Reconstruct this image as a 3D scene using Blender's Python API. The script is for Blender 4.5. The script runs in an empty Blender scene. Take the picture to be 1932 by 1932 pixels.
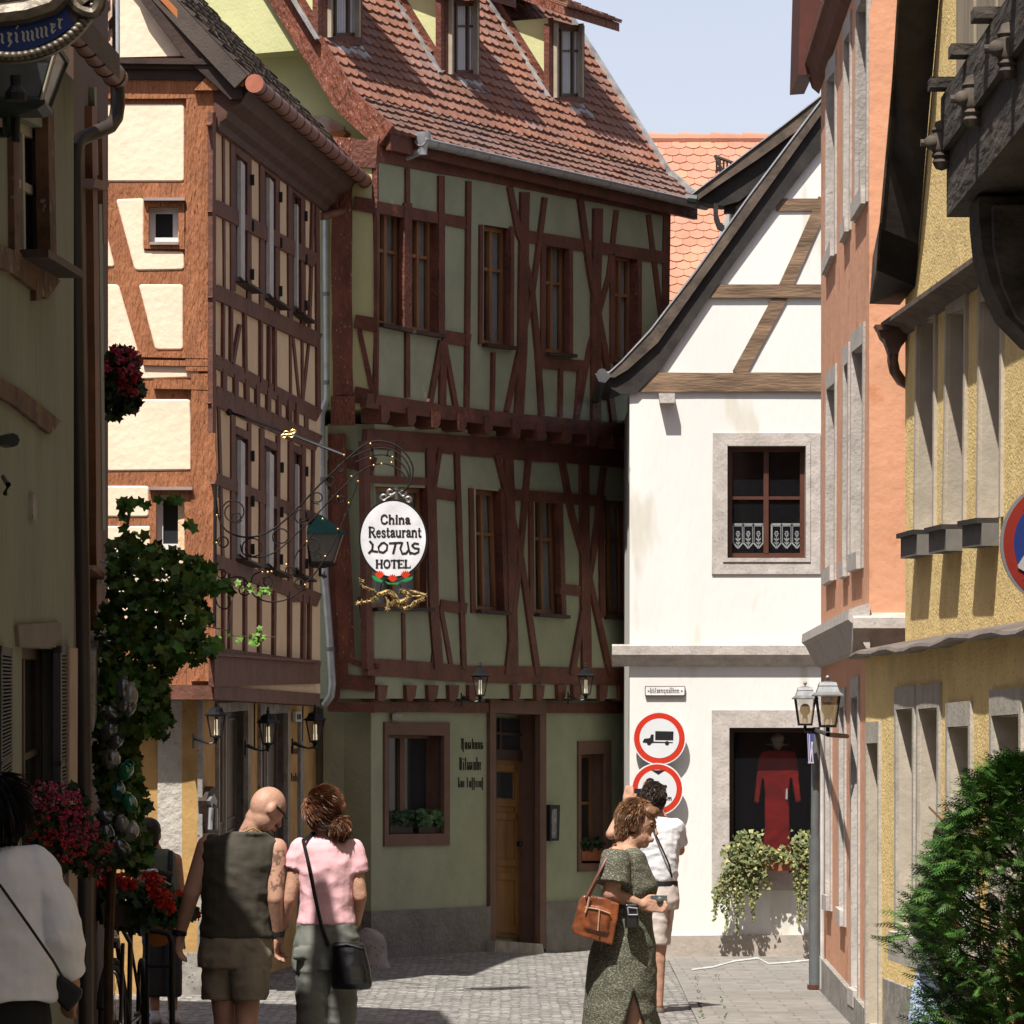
import bpy, bmesh, math, random
from mathutils import Vector, Matrix, noise as mnoise
R = math.radians
random.seed(7)
scene = bpy.context.scene
COL = scene.collection
F = 9000.0          # focal length in picture units (picture is 1932 units wide)
HZ = 1410.0         # horizon row
CAMZ = 2.0
K = 1.5             # nominal depth -> metres

def P(px, py, D, dy=0.0):
    Y = D * K + dy
    return Vector(((px - 966) / F * Y, Y, CAMZ - (py - HZ) / F * Y))
def ray(px, py):
    return Vector(((px - 966) / F, 1.0, -(py - HZ) / F))
CAM = Vector((0, 0, CAMZ))
# helpers turning measured coordinates of enlarged views into picture units
def tA(x, y): return (x * .34181, y * .34181)
def tB(x, y): return (613.2 + x * .34181, y * .34181)
def tC(x, y): return (1226.4 + x * .36525, y * .36525)
def tD(x, y): return (x * .34181, 613.2 + y * .34181)
def tE(x, y): return (613.2 + x * .34181, 613.2 + y * .34181)
def tF(x, y): return (1226.4 + x * .36525, 660.4 + y * .36525)
def tG(x, y): return (x * .34181, 1271.7 + y * .34181)
def tH(x, y): return (613.2 + x * .34181, 1271.7 + y * .34181)
def tI(x, y): return (1226.4 + x * .36525, 1226.4 + y * .36525)
def tJ(x, y): return (358.5 + x * .24414, 783.0 + y * .24414)
def mp(t, pts): return [t(*p) for p in pts]

class Plane:
    def __init__(s, o, n): s.o = Vector(o); s.n = Vector(n).normalized()
    def pt(s, px, py, off=0.0):
        r = ray(px, py); o = s.o + s.n * off
        t = (o - CAM).dot(s.n) / r.dot(s.n)
        return CAM + r * t
class Wall(Plane):
    def __init__(s, px0, D0, px1, D1):
        a = P(px0, HZ, D0); b = P(px1, HZ, D1); a.z = b.z = 0
        s.a = a; s.d = (b - a).normalized(); n = Vector((s.d.y, -s.d.x, 0))
        if n.dot(-a) < 0: n = -n
        s.L = (b - a).length
        Plane.__init__(s, a, n)
    def at(s, u, z, off=0.0): return s.a + s.d * u + s.n * off + Vector((0, 0, z))
    def u(s, px, off=0.0): return (s.pt(px, HZ, off) - s.a).dot(s.d)

# ------------------------------------------------------------------ materials
MATS = {}
ALB = .74
def mat(name, col, rough=.85, var=.12, scale=6.0, bump=.0, bscale=40.0, col2=None, metal=0.0, spec=.3, stretch=None, bdist=.01, alpha=1.0, emit=None, spot=None, attr=False, dens=.5):
    if name in MATS: return MATS[name]
    col = tuple(c * ALB for c in col) if metal < .5 else col
    if col2: col2 = tuple(c * ALB for c in col2)
    if spot: spot = (tuple(c * ALB for c in spot[0]), spot[1], spot[2])
    m = bpy.data.materials.new(name); m.use_nodes = True; nt = m.node_tree; N = nt.nodes; L = nt.links
    b = N['Principled BSDF']; b.inputs['Roughness'].default_value = rough; b.inputs['Metallic'].default_value = metal
    b.inputs['Specular IOR Level'].default_value = spec
    tc = N.new('ShaderNodeTexCoord'); mpn = N.new('ShaderNodeMapping')
    L.new(tc.outputs['Object'], mpn.inputs['Vector'])
    if stretch: mpn.inputs['Scale'].default_value = stretch
    n1 = N.new('ShaderNodeTexNoise'); n1.inputs['Scale'].default_value = scale; n1.inputs['Detail'].default_value = 6; n1.inputs['Roughness'].default_value = .62
    L.new(mpn.outputs[0], n1.inputs['Vector'])
    mr = N.new('ShaderNodeMapRange'); mr.inputs[1].default_value = .32; mr.inputs[2].default_value = .68
    L.new(n1.outputs['Fac'], mr.inputs[0])
    mx = N.new('ShaderNodeMix'); mx.data_type = 'RGBA'
    c2 = col2 or tuple(c * (1 - 2.2 * var) for c in col)
    c1 = tuple(min(1, c * (1 + .6 * var)) for c in col) if not col2 else col
    mx.inputs[6].default_value = (*c2, 1); mx.inputs[7].default_value = (*c1, 1)
    L.new(mr.outputs[0], mx.inputs[0])
    last = mx.outputs[2]
    if spot:      # (colour, scale, threshold) small specks
        v = N.new('ShaderNodeTexNoise'); v.inputs['Scale'].default_value = spot[1]; v.inputs['Detail'].default_value = 3
        L.new(mpn.outputs[0], v.inputs['Vector'])
        mr2 = N.new('ShaderNodeMapRange'); mr2.inputs[1].default_value = spot[2]; mr2.inputs[2].default_value = spot[2] + .06
        L.new(v.outputs['Fac'], mr2.inputs[0])
        m2 = N.new('ShaderNodeMix'); m2.data_type = 'RGBA'; L.new(mr2.outputs[0], m2.inputs[0]); L.new(last, m2.inputs[6]); m2.inputs[7].default_value = (*spot[0], 1)
        last = m2.outputs[2]
    if attr:
        at = N.new('ShaderNodeAttribute'); at.attribute_name = 'tint'
        m3 = N.new('ShaderNodeMix'); m3.data_type = 'RGBA'; m3.blend_type = 'MULTIPLY'; m3.inputs[0].default_value = 1
        L.new(last, m3.inputs[6]); L.new(at.outputs['Color'], m3.inputs[7]); last = m3.outputs[2]
    L.new(last, b.inputs['Base Color'])
    if bump:
        n2 = N.new('ShaderNodeTexNoise'); n2.inputs['Scale'].default_value = bscale; n2.inputs['Detail'].default_value = 5
        L.new(mpn.outputs[0], n2.inputs['Vector'])
        ad = N.new('ShaderNodeMath'); ad.operation = 'ADD'; L.new(n2.outputs['Fac'], ad.inputs[0])
        n3 = N.new('ShaderNodeTexNoise'); n3.inputs['Scale'].default_value = bscale * .15; L.new(mpn.outputs[0], n3.inputs['Vector'])
        L.new(n3.outputs['Fac'], ad.inputs[1])
        bp = N.new('ShaderNodeBump'); bp.inputs['Strength'].default_value = bump; bp.inputs['Distance'].default_value = bdist
        L.new(ad.outputs[0], bp.inputs['Height']); L.new(bp.outputs[0], b.inputs['Normal'])
    if alpha < 1: b.inputs['Alpha'].default_value = alpha
    if emit: b.inputs['Emission Color'].default_value = (*emit[0], 1); b.inputs['Emission Strength'].default_value = emit[1]
    MATS[name] = m; return m

# ------------------------------------------------------------------ mesh builder
class MB:
    def __init__(s): s.v = []; s.f = []; s.t = []
    def add(s, vs, fs, tint=None):
        o = len(s.v); s.v += [tuple(v) for v in vs]; s.f += [tuple(i + o for i in f) for f in fs]
        s.t += [tint] * len(fs); return s
    def prism(s, pts, vec):
        n = len(pts); vec = Vector(vec); pts = [Vector(p) for p in pts]
        vs = pts + [p + vec for p in pts]
        fs = [tuple(range(n)), tuple(reversed(range(n, 2 * n)))] + [(i, (i + n), ((i + 1) % n + n), (i + 1) % n) for i in range(n)]
        return s.add(vs, fs)
    def quad(s, a, b, c, d, tint=None): return s.add([a, b, c, d], [(0, 1, 2, 3)], tint)
    def box(s, c, size, M=None):
        c = Vector(c); x, y, z = [q / 2 for q in size]
        vs = [Vector((sx * x, sy * y, sz * z)) for sx in (-1, 1) for sy in (-1, 1) for sz in (-1, 1)]
        if M is not None: vs = [M @ v for v in vs]
        return s.add([v + c for v in vs], [(0, 1, 3, 2), (4, 6, 7, 5), (0, 4, 5, 1), (2, 3, 7, 6), (0, 2, 6, 4), (1, 5, 7, 3)])
    def loft(s, rings, cap=True, closed=False):
        n = len(rings[0]); vs = [p for r in rings for p in r]; fs = []
        m = len(rings)
        for i in range(m if closed else m - 1):
            j = (i + 1) % m
            for k in range(n):
                k2 = (k + 1) % n
                fs.append((i * n + k, i * n + k2, j * n + k2, j * n + k))
        if cap and not closed: fs += [tuple(reversed(range(n))), tuple(range((m - 1) * n, m * n))]
        return s.add(vs, fs)
    def tube(s, pts, r, seg=8, cap=True):
        pts = [Vector(p) for p in pts]; m = len(pts)
        rs = r if isinstance(r, (list, tuple)) else [r] * m
        rings = []; up = None
        for i, p in enumerate(pts):
            t = (pts[min(i + 1, m - 1)] - pts[max(i - 1, 0)])
            if t.length < 1e-9: t = Vector((0, 0, 1))
            t.normalize()
            if up is None: up = Vector((0, 0, 1)) if abs(t.z) < .9 else Vector((1, 0, 0))
            a = t.cross(up)
            if a.length < 1e-4: a = t.cross(Vector((1, .3, 0)))
            a.normalize(); b = a.cross(t).normalized(); up = b
            rings.append([p + (a * math.cos(2 * math.pi * k / seg) + b * math.sin(2 * math.pi * k / seg)) * rs[i] for k in range(seg)])
        return s.loft(rings, cap)
    def lathe(s, prof, o=(0, 0, 0), seg=16, ax=None):
        o = Vector(o); rings = []
        for r, z in prof:
            rings.append([o + Vector((r * math.cos(2 * math.pi * k / seg), r * math.sin(2 * math.pi * k / seg), z)) for k in range(seg)])
        if ax is not None:
            q = Vector((0, 0, 1)).rotation_difference(Vector(ax)); rings = [[o + q @ (p - o) for p in r] for r in rings]
        return s.loft(rings)
    def ell(s, c, r, seg=16, rg=10, M=None):
        c = Vector(c); r = (r, r, r) if not isinstance(r, (tuple, list)) else r; rings = []
        for i in range(1, rg):
            a = math.pi * i / rg
            ring = [Vector((r[0] * math.sin(a) * math.cos(2 * math.pi * k / seg), r[1] * math.sin(a) * math.sin(2 * math.pi * k / seg), -r[2] * math.cos(a))) for k in range(seg)]
            rings.append([c + (M @ q if M is not None else q) for q in ring])
        return s.loft(rings)
    def cap(s, a, b, r0, r1, seg=12):
        a = Vector(a); b = Vector(b); d = (b - a)
        if d.length < 1e-6: d = Vector((0, 0, 1e-3))
        n = d.normalized(); pts = []; rs = []
        for i in range(1, 5):
            t = math.pi / 2 * (i / 4) ; pts.append(a - n * r0 * math.cos(t)); rs.append(r0 * math.sin(t))
        for i in range(0, 4):
            t = math.pi / 2 * (i / 4); pts.append(b + n * r1 * math.sin(t)); rs.append(r1 * math.cos(t))
        u = n.orthogonal().normalized(); w = n.cross(u)
        rings = [[p + (u * math.cos(2 * math.pi * k / seg) + w * math.sin(2 * math.pi * k / seg)) * r for k in range(seg)] for p, r in zip(pts, rs)]
        return s.loft(rings)
    def build(s, name, m, parent=None, smooth=False, origin=None, recalc=True):
        me = bpy.data.meshes.new(name)
        o = Vector((0, 0, 0)); q = parent
        while q is not None: o += q.location; q = q.parent
        if origin is not None: o = o + Vector(origin) if parent else Vector(origin)
        me.from_pydata([(x - o.x, y - o.y, z - o.z) for x, y, z in s.v], [], s.f)
        if any(t is not None for t in s.t) or m.node_tree.nodes.get('Attribute'):
            at = me.color_attributes.new('tint', 'FLOAT_COLOR', 'CORNER'); i = 0
            buf = []
            for f, t in zip(s.f, s.t):
                t = t or (1, 1, 1); buf += [t[0], t[1], t[2], 1.0] * len(f)
            at.data.foreach_set('color', buf)
        me.materials.append(m)
        if recalc:
            bm = bmesh.new(); bm.from_mesh(me); bmesh.ops.recalc_face_normals(bm, faces=bm.faces); bm.to_mesh(me); bm.free()
        if smooth:
            me.shade_smooth()
            try: me.set_sharp_from_angle(angle=R(40))
            except Exception: pass
        ob = bpy.data.objects.new(name, me); COL.objects.link(ob)
        if parent: ob.parent = parent
        if origin is not None: ob.location = Vector(origin) if not parent else Vector(origin)
        return ob

def tag(o, label=None, cat=None, group=None, kind=None):
    if label: o['label'] = label
    if cat: o['category'] = cat
    if group: o['group'] = group
    if kind: o['kind'] = kind
    return o
def thing(name, label, cat, loc=(0, 0, 0), group=None):
    o = bpy.data.objects.new(name, None); COL.objects.link(o); o.location = loc; o.empty_display_size = .2
    return tag(o, label, cat, group)
def copy_tree(o, parent=None):
    c = o.copy(); COL.objects.link(c)
    if parent: c.parent = parent
    for ch in list(o.children): copy_tree(ch, c)
    return c

# ------------------------------------------------------------------ building helpers
def wallslab(W, outer, holes, name, m, parent, depth=.3, reveal=.15, off=0.0, solid=True):
    """front sheet on W with real window holes, reveals behind them and the rest of the volume behind it"""
    from mathutils.geometry import delaunay_2d_cdt
    n = W.n; d = W.d
    o3 = outer if isinstance(outer[0], Vector) else [W.pt(x, y, off) for x, y in outer]
    o3 = [p - n * ((p - W.o).dot(n) - off) for p in o3]
    h3 = [[W.pt(x, y, off) for x, y in h] for h in holes]
    def to2(p): return Vector(((p - W.o).dot(d), p.z))
    pts = [to2(p) for p in o3]; edges = [(i, (i + 1) % len(pts)) for i in range(len(pts))]; H2 = []
    for h in h3:
        k = len(pts); q = [to2(p) for p in h]; pts += q; H2.append(q); edges += [(k + i, k + (i + 1) % len(q)) for i in range(len(q))]
    def inside(c, poly):
        r = False; j = len(poly) - 1
        for i in range(len(poly)):
            a, b = poly[i], poly[j]
            if (a.y > c.y) != (b.y > c.y) and c.x < (b.x - a.x) * (c.y - a.y) / (b.y - a.y) + a.x: r = not r
            j = i
        return r
    vo, _, fo, _, _, _ = delaunay_2d_cdt(pts, edges, [], 0, 1e-6)
    O2 = [to2(p) for p in o3]; base = W.o + n * off; base.z = 0
    mb = MB(); fs = []
    for f in fo:
        c = sum((vo[i] for i in f), Vector((0, 0))) / len(f)
        if inside(c, O2) and not any(inside(c, q) for q in H2): fs.append(tuple(f))
    mb.add([base + d * v.x + Vector((0, 0, v.y)) for v in vo], fs)
    for h in h3:
        b = [p - n * reveal for p in h]
        for i in range(len(h)): j = (i + 1) % len(h); mb.quad(h[i], h[j], b[j], b[i])
        mb.add(b, [tuple(range(len(b)))])
    if solid:
        b = [p - n * depth for p in o3]
        for i in range(len(o3)): j = (i + 1) % len(o3); mb.quad(o3[i], o3[j], b[j], b[i])
        mb.add(b, [tuple(range(len(b)))])
    ob = mb.build(name, m, parent, recalc=False)
    bm = bmesh.new(); bm.from_mesh(ob.data); bmesh.ops.remove_doubles(bm, verts=bm.verts, dist=1e-5); bmesh.ops.recalc_face_normals(bm, faces=bm.faces); bm.to_mesh(ob.data); bm.free()
    return ob
def slab(mb, W, pts, off, th):
    mb.prism([W.pt(x, y, off) for x, y in pts], -W.n * th)
CNT = [0]
def timbers(mb, W, lines, off=.015, th=.06, jit=.06, step=55):
    for w, pts in lines:
        CNT[0] = (CNT[0] + 1) % 17; o = off + CNT[0] * .0011
        pts = [Vector(p) for p in pts]; q = [pts[0]]
        for a, b in zip(pts, pts[1:]):
            k = max(1, int((b - a).length / step))
            for i in range(1, k + 1): q.append(a + (b - a) * i / k)
        Lf = []; Rt = []
        for i, p in enumerate(q):
            t = (q[min(i + 1, len(q) - 1)] - q[max(i - 1, 0)]).normalized(); nn = Vector((-t.y, t.x))
            a = 1 + random.uniform(-jit, jit); b = 1 + random.uniform(-jit, jit)
            Lf.append(p + nn * w / 2 * a); Rt.append(p - nn * w / 2 * b)
        A = [W.pt(p.x, p.y, o) for p in Lf]; B = [W.pt(p.x, p.y, o) for p in Rt]; m = len(A); v = -W.n * th
        vs = A + B + [p + v for p in A] + [p + v for p in B]; fs = []
        for i in range(m - 1):
            fs += [(i, i + 1, m + i + 1, m + i), (i, 2 * m + i, 2 * m + i + 1, i + 1), (m + i, m + i + 1, 3 * m + i + 1, 3 * m + i)]
        fs += [(0, m, 3 * m, 2 * m), (m - 1, 3 * m - 1, 4 * m - 1, 2 * m - 1)]
        mb.add(vs, fs)
def roundpoly(pts, r, k=4):
    out = []; n = len(pts); pts = [Vector(p) for p in pts]
    for i in range(n):
        p = pts[i]; a = pts[i - 1] - p; b = pts[(i + 1) % n] - p
        ra = min(r, a.length * .45); rb = min(r, b.length * .45)
        A = p + a.normalized() * ra; B = p + b.normalized() * rb
        for j in range(k + 1):
            t = j / k; out.append((A * (1 - t) ** 2 + p * 2 * t * (1 - t) + B * t * t))
    return out
def pillow(mb, W, pts, off=0.0, h=.02, r=10, inset=4):
    q = roundpoly(pts, r); n = len(q); c = sum(q, Vector((0, 0))) / n
    A = [W.pt(p.x, p.y, off) for p in q]
    rings = [A]
    for ins, hh in ((inset * .3, h * .6), (inset, h)):
        ring = []
        for i, p in enumerate(q):
            t = q[(i + 1) % n] - q[i - 1]
            if t.length < 1e-6: t = Vector((1, 0))
            t.normalize(); nn = Vector((-t.y, t.x))
            # inward side
            if area(q) < 0: nn = -nn
            pp = p + nn * ins; ring.append(W.pt(pp.x, pp.y, off + hh))
        rings.append(ring)
    mb.loft(rings, cap=False); m = len(mb.v); mb.f.append(tuple(range(m - n, m))); mb.t.append(None)
def area(q):
    s = 0
    for i in range(len(q)): a = q[i - 1]; b = q[i]; s += a.x * b.y - b.x * a.y
    return s / 2
def bil(c, u, v): return (c[0] * (1 - u) + c[1] * u) * (1 - v) + (c[3] * (1 - u) + c[2] * u) * v
def window(W, q, parent, off=-.12, fw=.05, mw=.025, cols=2, rows=(.5,), fm=None, gm=None, th=.05, sill=None, sillm=None, hood=None, surround=None, surm=None, name='window', label=None, gap=.0, glass_label=None, curtain=None, cm=None, sw=.04, wo=0.0):
    """q: tl,tr,br,bl in picture units on plane W; window joinery set back by off"""
    c = [W.pt(x, y, wo) + W.n * off for x, y in q]; n = W.n
    wid = ((c[1] - c[0]).length + (c[2] - c[3]).length) / 2; hei = ((c[3] - c[0]).length + (c[2] - c[1]).length) / 2
    fu = fw / wid; fv = fw / hei; mu = mw / wid; mv = mw / hei
    f = MB()
    def bar(u0, v0, u1, v1, o=0.0, t=th): f.prism([bil(c, u0, v0) + n * o, bil(c, u1, v0) + n * o, bil(c, u1, v1) + n * o, bil(c, u0, v1) + n * o], -n * t)
    bar(0, 0, fu, 1); bar(1 - fu, 0, 1, 1); bar(fu, 0, 1 - fu, fv); bar(fu, 1 - fv, 1 - fu, 1)
    for i in range(1, cols):
        u = i / cols; k = 1.6 if (cols == 2 or i == cols // 2) else 1
        bar(u - mu * k / 2, fv, u + mu * k / 2, 1 - fv, .004)
    for v in rows: bar(fu, v - mv / 2, 1 - fu, v + mv / 2, -.004)
    fo = f.build(name, fm, parent)
    if label: fo['label'] = label
    g = MB(); g.prism([bil(c, u, v) - n * (th * .5) for u, v in ((fu, fv), (1 - fu, fv), (1 - fu, 1 - fv), (fu, 1 - fv))], -n * .006)
    g.build('pane', gm, fo)
    if curtain:
        cu = MB(); ns = 26
        for k in range(ns):
            u0 = fu + (1 - 2 * fu) * k / ns; u1 = fu + (1 - 2 * fu) * (k + 1) / ns
            if abs((u0 + u1) / 2 - .5) < curtain: continue
            a_ = .045 + .012 * (k % 2); b_ = .045 + .012 * ((k + 1) % 2)
            cu.quad(bil(c, u0, fv) - n * a_, bil(c, u1, fv) - n * b_, bil(c, u1, 1 - fv) - n * b_, bil(c, u0, 1 - fv) - n * a_)
        cu.build('curtain', cm or M_curtain, fo)
    if sill:
        s = MB(); e = sill; d = (c[2] - c[3]).normalized(); a = c[3] - d * sw - n * off; b = c[2] + d * sw - n * off; z = Vector((0, 0, 1))
        s.prism([a + n * e, b + n * e, b + n * e - z * .035, a + n * e - z * .035], -n * (e - off + .0 - .002)); s.build('sill', sillm or fm, fo)
    if surround:
        s = MB(); w_ = surround; d = (c[1] - c[0]).normalized(); z = Vector((0, 0, 1)); k = [p - n * off for p in c]; pr = .028
        def sb(a, b, c_, d_): s.prism([a + n * pr, b + n * pr, c_ + n * pr, d_ + n * pr], -n * (pr + .02))
        sb(k[0] - d * w_ + z * w_, k[0] + z * w_, k[3] - z * w_, k[3] - d * w_ - z * w_)
        sb(k[1] + z * w_, k[1] + d * w_ + z * w_, k[2] + d * w_ - z * w_, k[2] - z * w_)
        sb(k[0] + z * w_, k[1] + z * w_, k[1], k[0]); sb(k[3], k[2], k[2] - z * w_, k[3] - z * w_)
        s.build('surround', surm or fm, fo)
    if hood:
        s = MB(); k = [p - n * off for p in c]; d = (k[1] - k[0]).normalized(); z = Vector((0, 0, 1)); a = k[0] - d * .09 + z * .1; b = k[1] + d * .09 + z * .1
        s.prism([a + n * hood, b + n * hood, b + n * hood - z * .03, a + n * hood - z * .03], -n * (hood + .0)); s.build('hood', surm or fm, fo)
    return fo
def tile_roof(name, m, parent, o, ud, sd, U, S, row=.13, tw=.16, h=.022, under=.1, clip=None, tint=None, shape='round', lab=None):
    """real overlapping tiles: rows with scalloped lower edges; o = lower left corner, ud along eave, sd up the slope"""
    n = ud.cross(sd).normalized()
    if n.z < 0: n = -n
    mb = MB(); nr = int(S / row); k = 5
    nt = int(U / tw)
    for r in range(nr):
        s0 = r * row; sh = (r % 2) * .5
        for c in range(-1, nt + 1):
            u0 = (c + sh) * tw; u1 = u0 + tw * .97
            if u0 < -.01 or u1 > U + .01:
                if u0 >= U - .02 or u1 <= .02: continue
                u0 = max(u0, 0); u1 = min(u1, U)
            if clip and not clip(.5 * (u0 + u1), s0): continue
            hh = h * random.uniform(.8, 1.25); ds = random.uniform(-.006, .006)
            low = []; 
            for i in range(k + 1):
                t = i / k; x = u0 + (u1 - u0) * t
                e = -(1 - (2 * t - 1) ** 2) * (tw * .22 if shape == 'round' else tw * .1)
                low.append(o + ud * x + sd * (s0 + e + ds) + n * hh)
            top = [o + ud * u0 + sd * (s0 + row * 1.25) + n * .001, o + ud * u1 + sd * (s0 + row * 1.25) + n * .001]
            bot = [p - n * hh * 1.0 for p in low]
            vs = top + low + bot; b = 2; q = 2 + k + 1
            fs = [(0, *range(b, b + k + 1), 1)] + [(b + i, q + i, q + i + 1, b + i + 1) for i in range(k)] + [(0, q, b), (1, b + k, q + k)]
            if tint: tt = tint(.5 * (u0 + u1), s0)
            else:
                g = random.uniform(.75, 1.15); tt = (g, g, g)
            mb.add(vs, fs, tt)
    mb.prism([o - n * .004, o + ud * U - n * .004, o + ud * U + sd * S - n * .004, o + sd * S - n * .004], -n * under)
    ob = mb.build(name, m, parent, recalc=False)
    if lab: ob['label'] = lab
    return ob

# ------------------------------------------------------------------ world, sun, camera
SAZ = R(23); SEL = R(60)
Sv = Vector((-math.sin(SAZ) * math.cos(SEL), -math.cos(SAZ) * math.cos(SEL), math.sin(SEL)))
w = bpy.data.worlds.new("World"); scene.world = w; w.use_nodes = True
bg = w.node_tree.nodes['Background']; sk = w.node_tree.nodes.new('ShaderNodeTexSky'); sk.sky_type = 'NISHITA'; sk.sun_disc = False
sk.sun_elevation = SEL; sk.sun_rotation = math.atan2(Sv.x, Sv.y); sk.altitude = 400; sk.air_density = 1.0; sk.dust_density = 2.0; sk.ozone_density = 3.0
hs0 = w.node_tree.nodes.new('ShaderNodeHueSaturation'); hs0.inputs['Saturation'].default_value = .52; w.node_tree.links.new(sk.outputs[0], hs0.inputs['Color']); mx0 = w.node_tree.nodes.new('ShaderNodeMix'); mx0.data_type = 'RGBA'; mx0.blend_type = 'MULTIPLY'; mx0.inputs[0].default_value = 1; mx0.inputs[7].default_value = (1.04, .98, 1.0, 1); w.node_tree.links.new(hs0.outputs[0], mx0.inputs[6]); w.node_tree.links.new(mx0.outputs[2], bg.inputs[0]); bg.inputs[1].default_value = .070
sl = bpy.data.lights.new('sun', 'SUN'); sl.energy = 3.9; sl.angle = R(.5); sl.color = (1, .965, .90)
so = bpy.data.objects.new('sun', sl); COL.objects.link(so); so.rotation_euler = (-Sv).to_track_quat('-Z', 'Y').to_euler(); so.location = (-10, -20, 40)
cd = bpy.data.cameras.new('camera'); cam = bpy.data.objects.new('camera', cd); COL.objects.link(cam); scene.camera = cam
cam.location = CAM; cam.rotation_euler = (R(90), 0, 0); cd.sensor_width = 36; cd.lens = F / 1932 * 36; cd.shift_y = (HZ - 966) / 1932; cd.clip_end = 2000; cd.clip_start = .1
vs_ = scene.view_settings; vs_.view_transform = 'Standard'; vs_.look = 'None'; vs_.gamma = 1; vs_.exposure = 1.2
scene.render.resolution_x = 1024; scene.render.resolution_y = 1024

# ------------------------------------------------------------------ palette
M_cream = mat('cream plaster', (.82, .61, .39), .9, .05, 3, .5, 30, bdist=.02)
M_creamside = M_cream
M_orange_timber = mat('orange brown timber paint', (.40, .155, .068), .8, .12, 5, .8, 25, stretch=(2, 2, .5), bdist=.03, spot=((.07, .025, .012), 38, .62))
M_brown_timber = mat('brown and shaded timber paint', (.17, .065, .04), .7, .2, 6, .5, 30, bdist=.015)  # front's orange paint with shade put in, for street beams; plain brown elsewhere
M_dkwood = mat('dark brown wood', (.055, .03, .022), .65, .2, 5, .4, 30)
M_green = mat('sage green plaster', (.355, .375, .245), .92, .07, 2.5, .6, 22, bdist=.012)
M_greenlt = mat('pale yellow green plaster', (.62, .61, .31), .92, .05, 3, .4, 30)
M_red_timber = mat('oxblood red timber paint', (.165, .054, .032), .6, .2, 4, .7, 30, bdist=.02)
M_red_worn = mat('worn oxblood timber', (.24, .075, .042), .6, .2, 6, 1.0, 22, bdist=.04, spot=((.55, .42, .36), 45, .66), stretch=(1.5, 1.5, .6))
M_tile = mat('weathered clay tile', (.33, .15, .10), .8, .2, 1.5, .6, 60, col2=(.22, .115, .08), attr=True, spot=((.34, .27, .22), 9, .66))
M_tileor = mat('new orange clay tile', (.56, .25, .16), .75, .1, 2, .3, 60, attr=True)
M_tiledk = mat('dark brown tile', (.10, .075, .06), .8, .2, 2, .4, 60, attr=True)
M_zinc = mat('zinc sheet', (.42, .43, .44), .45, .12, 8, .1, 20, metal=.6)
M_zincp = mat('painted zinc downpipe', (.46, .49, .53), .5, .08, 8, .1, 20, metal=.2)
M_copper = mat('terracotta painted gutter', (.26, .10, .065), .5, .15, 8, .1, 20)
M_copor = mat('orange painted verge metal', (.50, .17, .05), .5, .1, 8)
M_lead = mat('lead flashing', (.52, .52, .52), .45, .25, 6, .3, 20, metal=.4)
M_white = mat('white render', (.86, .84, .79), .92, .04, .9, .3, 22, bdist=.012, spot=((.70, .66, .57), 2.3, .60), stretch=(1, 1, .28))
M_cream_wood = mat('varnished window wood', (.30, .14, .06), .5, .2, 6, .2, 30, stretch=(1, 1, .2))
M_brownwood = mat('weathered brown beam', (.26, .165, .10), .8, .25, 6, .6, 25, stretch=(.3, 1, 2), bdist=.015)
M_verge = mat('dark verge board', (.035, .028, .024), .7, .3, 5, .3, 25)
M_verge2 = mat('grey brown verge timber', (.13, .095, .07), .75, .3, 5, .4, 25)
M_orange = mat('salmon orange render', (.74, .37, .22), .92, .06, 2.5, .45, 14, bdist=.014, spot=((.62, .27, .14), 3, .6))
M_orange_d = mat('worn red brown render', (.33, .12, .075), .9, .18, 3, .4, 20, spot=((.12, .10, .11), 5, .66))
M_yellow = mat('ochre pebbledash render', (1.0, .73, .31), .95, .08, 3, .45, 55, spot=((.50, .33, .13), 34, .63), bdist=.025)
M_stone = mat('pinkish grey sandstone', (.56, .50, .45), .88, .12, 8, .5, 35, spot=((.33, .29, .26), 40, .64))
M_stonedk = mat('grey limestone', (.36, .33, .29), .9, .2, 7, .6, 30, spot=((.14, .12, .10), 30, .63))
M_plinth = mat('grey cement plinth', (.23, .21, .19), .95, .12, 4, .9, 20, bdist=.03)
M_redstone = mat('red brown painted sandstone', (.18, .10, .073), .85, .1, 5, .3, 25)
M_glass = mat('window glass', (.03, .032, .036), .1, .0, 1, spec=.6)
M_glassc = mat('clear window glass', (.02, .022, .026), .05, .0, 1, spec=.6, alpha=.22)
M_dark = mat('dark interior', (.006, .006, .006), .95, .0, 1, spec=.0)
M_curtain = mat('white curtain', (.75, .75, .76), .9, .05, 5)
M_wgrey = mat('white painted casement', (.62, .61, .60), .6, .1, 10)
M_iron = mat('black iron', (.02, .02, .022), .4, .1, 10, metal=.6, spec=.5)
M_gold = mat('gilded metal', (.80, .50, .16), .32, .2, 20, .3, 50, metal=.85)
M_leaf = mat('green leaf', (.055, .11, .025), .6, .25, 8, attr=True, spec=.25)
M_stem = mat('brown stem', (.12, .07, .035), .9, .2, 10)
M_terra = mat('terracotta planter', (.42, .14, .07), .8, .12, 6)
M_leather = mat('brown leather', (.27, .075, .025), .32, .3, 12, .6, 25, spec=.5, bdist=.01)
M_black = mat('black fabric', (.012, .012, .013), .6, .1, 10, .3, 50)
M_skin = mat('sunlit skin', (.56, .31, .21), .7, .14, 14, .35, 70, spec=.2)
M_skint = mat('tanned skin', (.50, .26, .17), .7, .14, 14, .35, 70, spec=.2)
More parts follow.
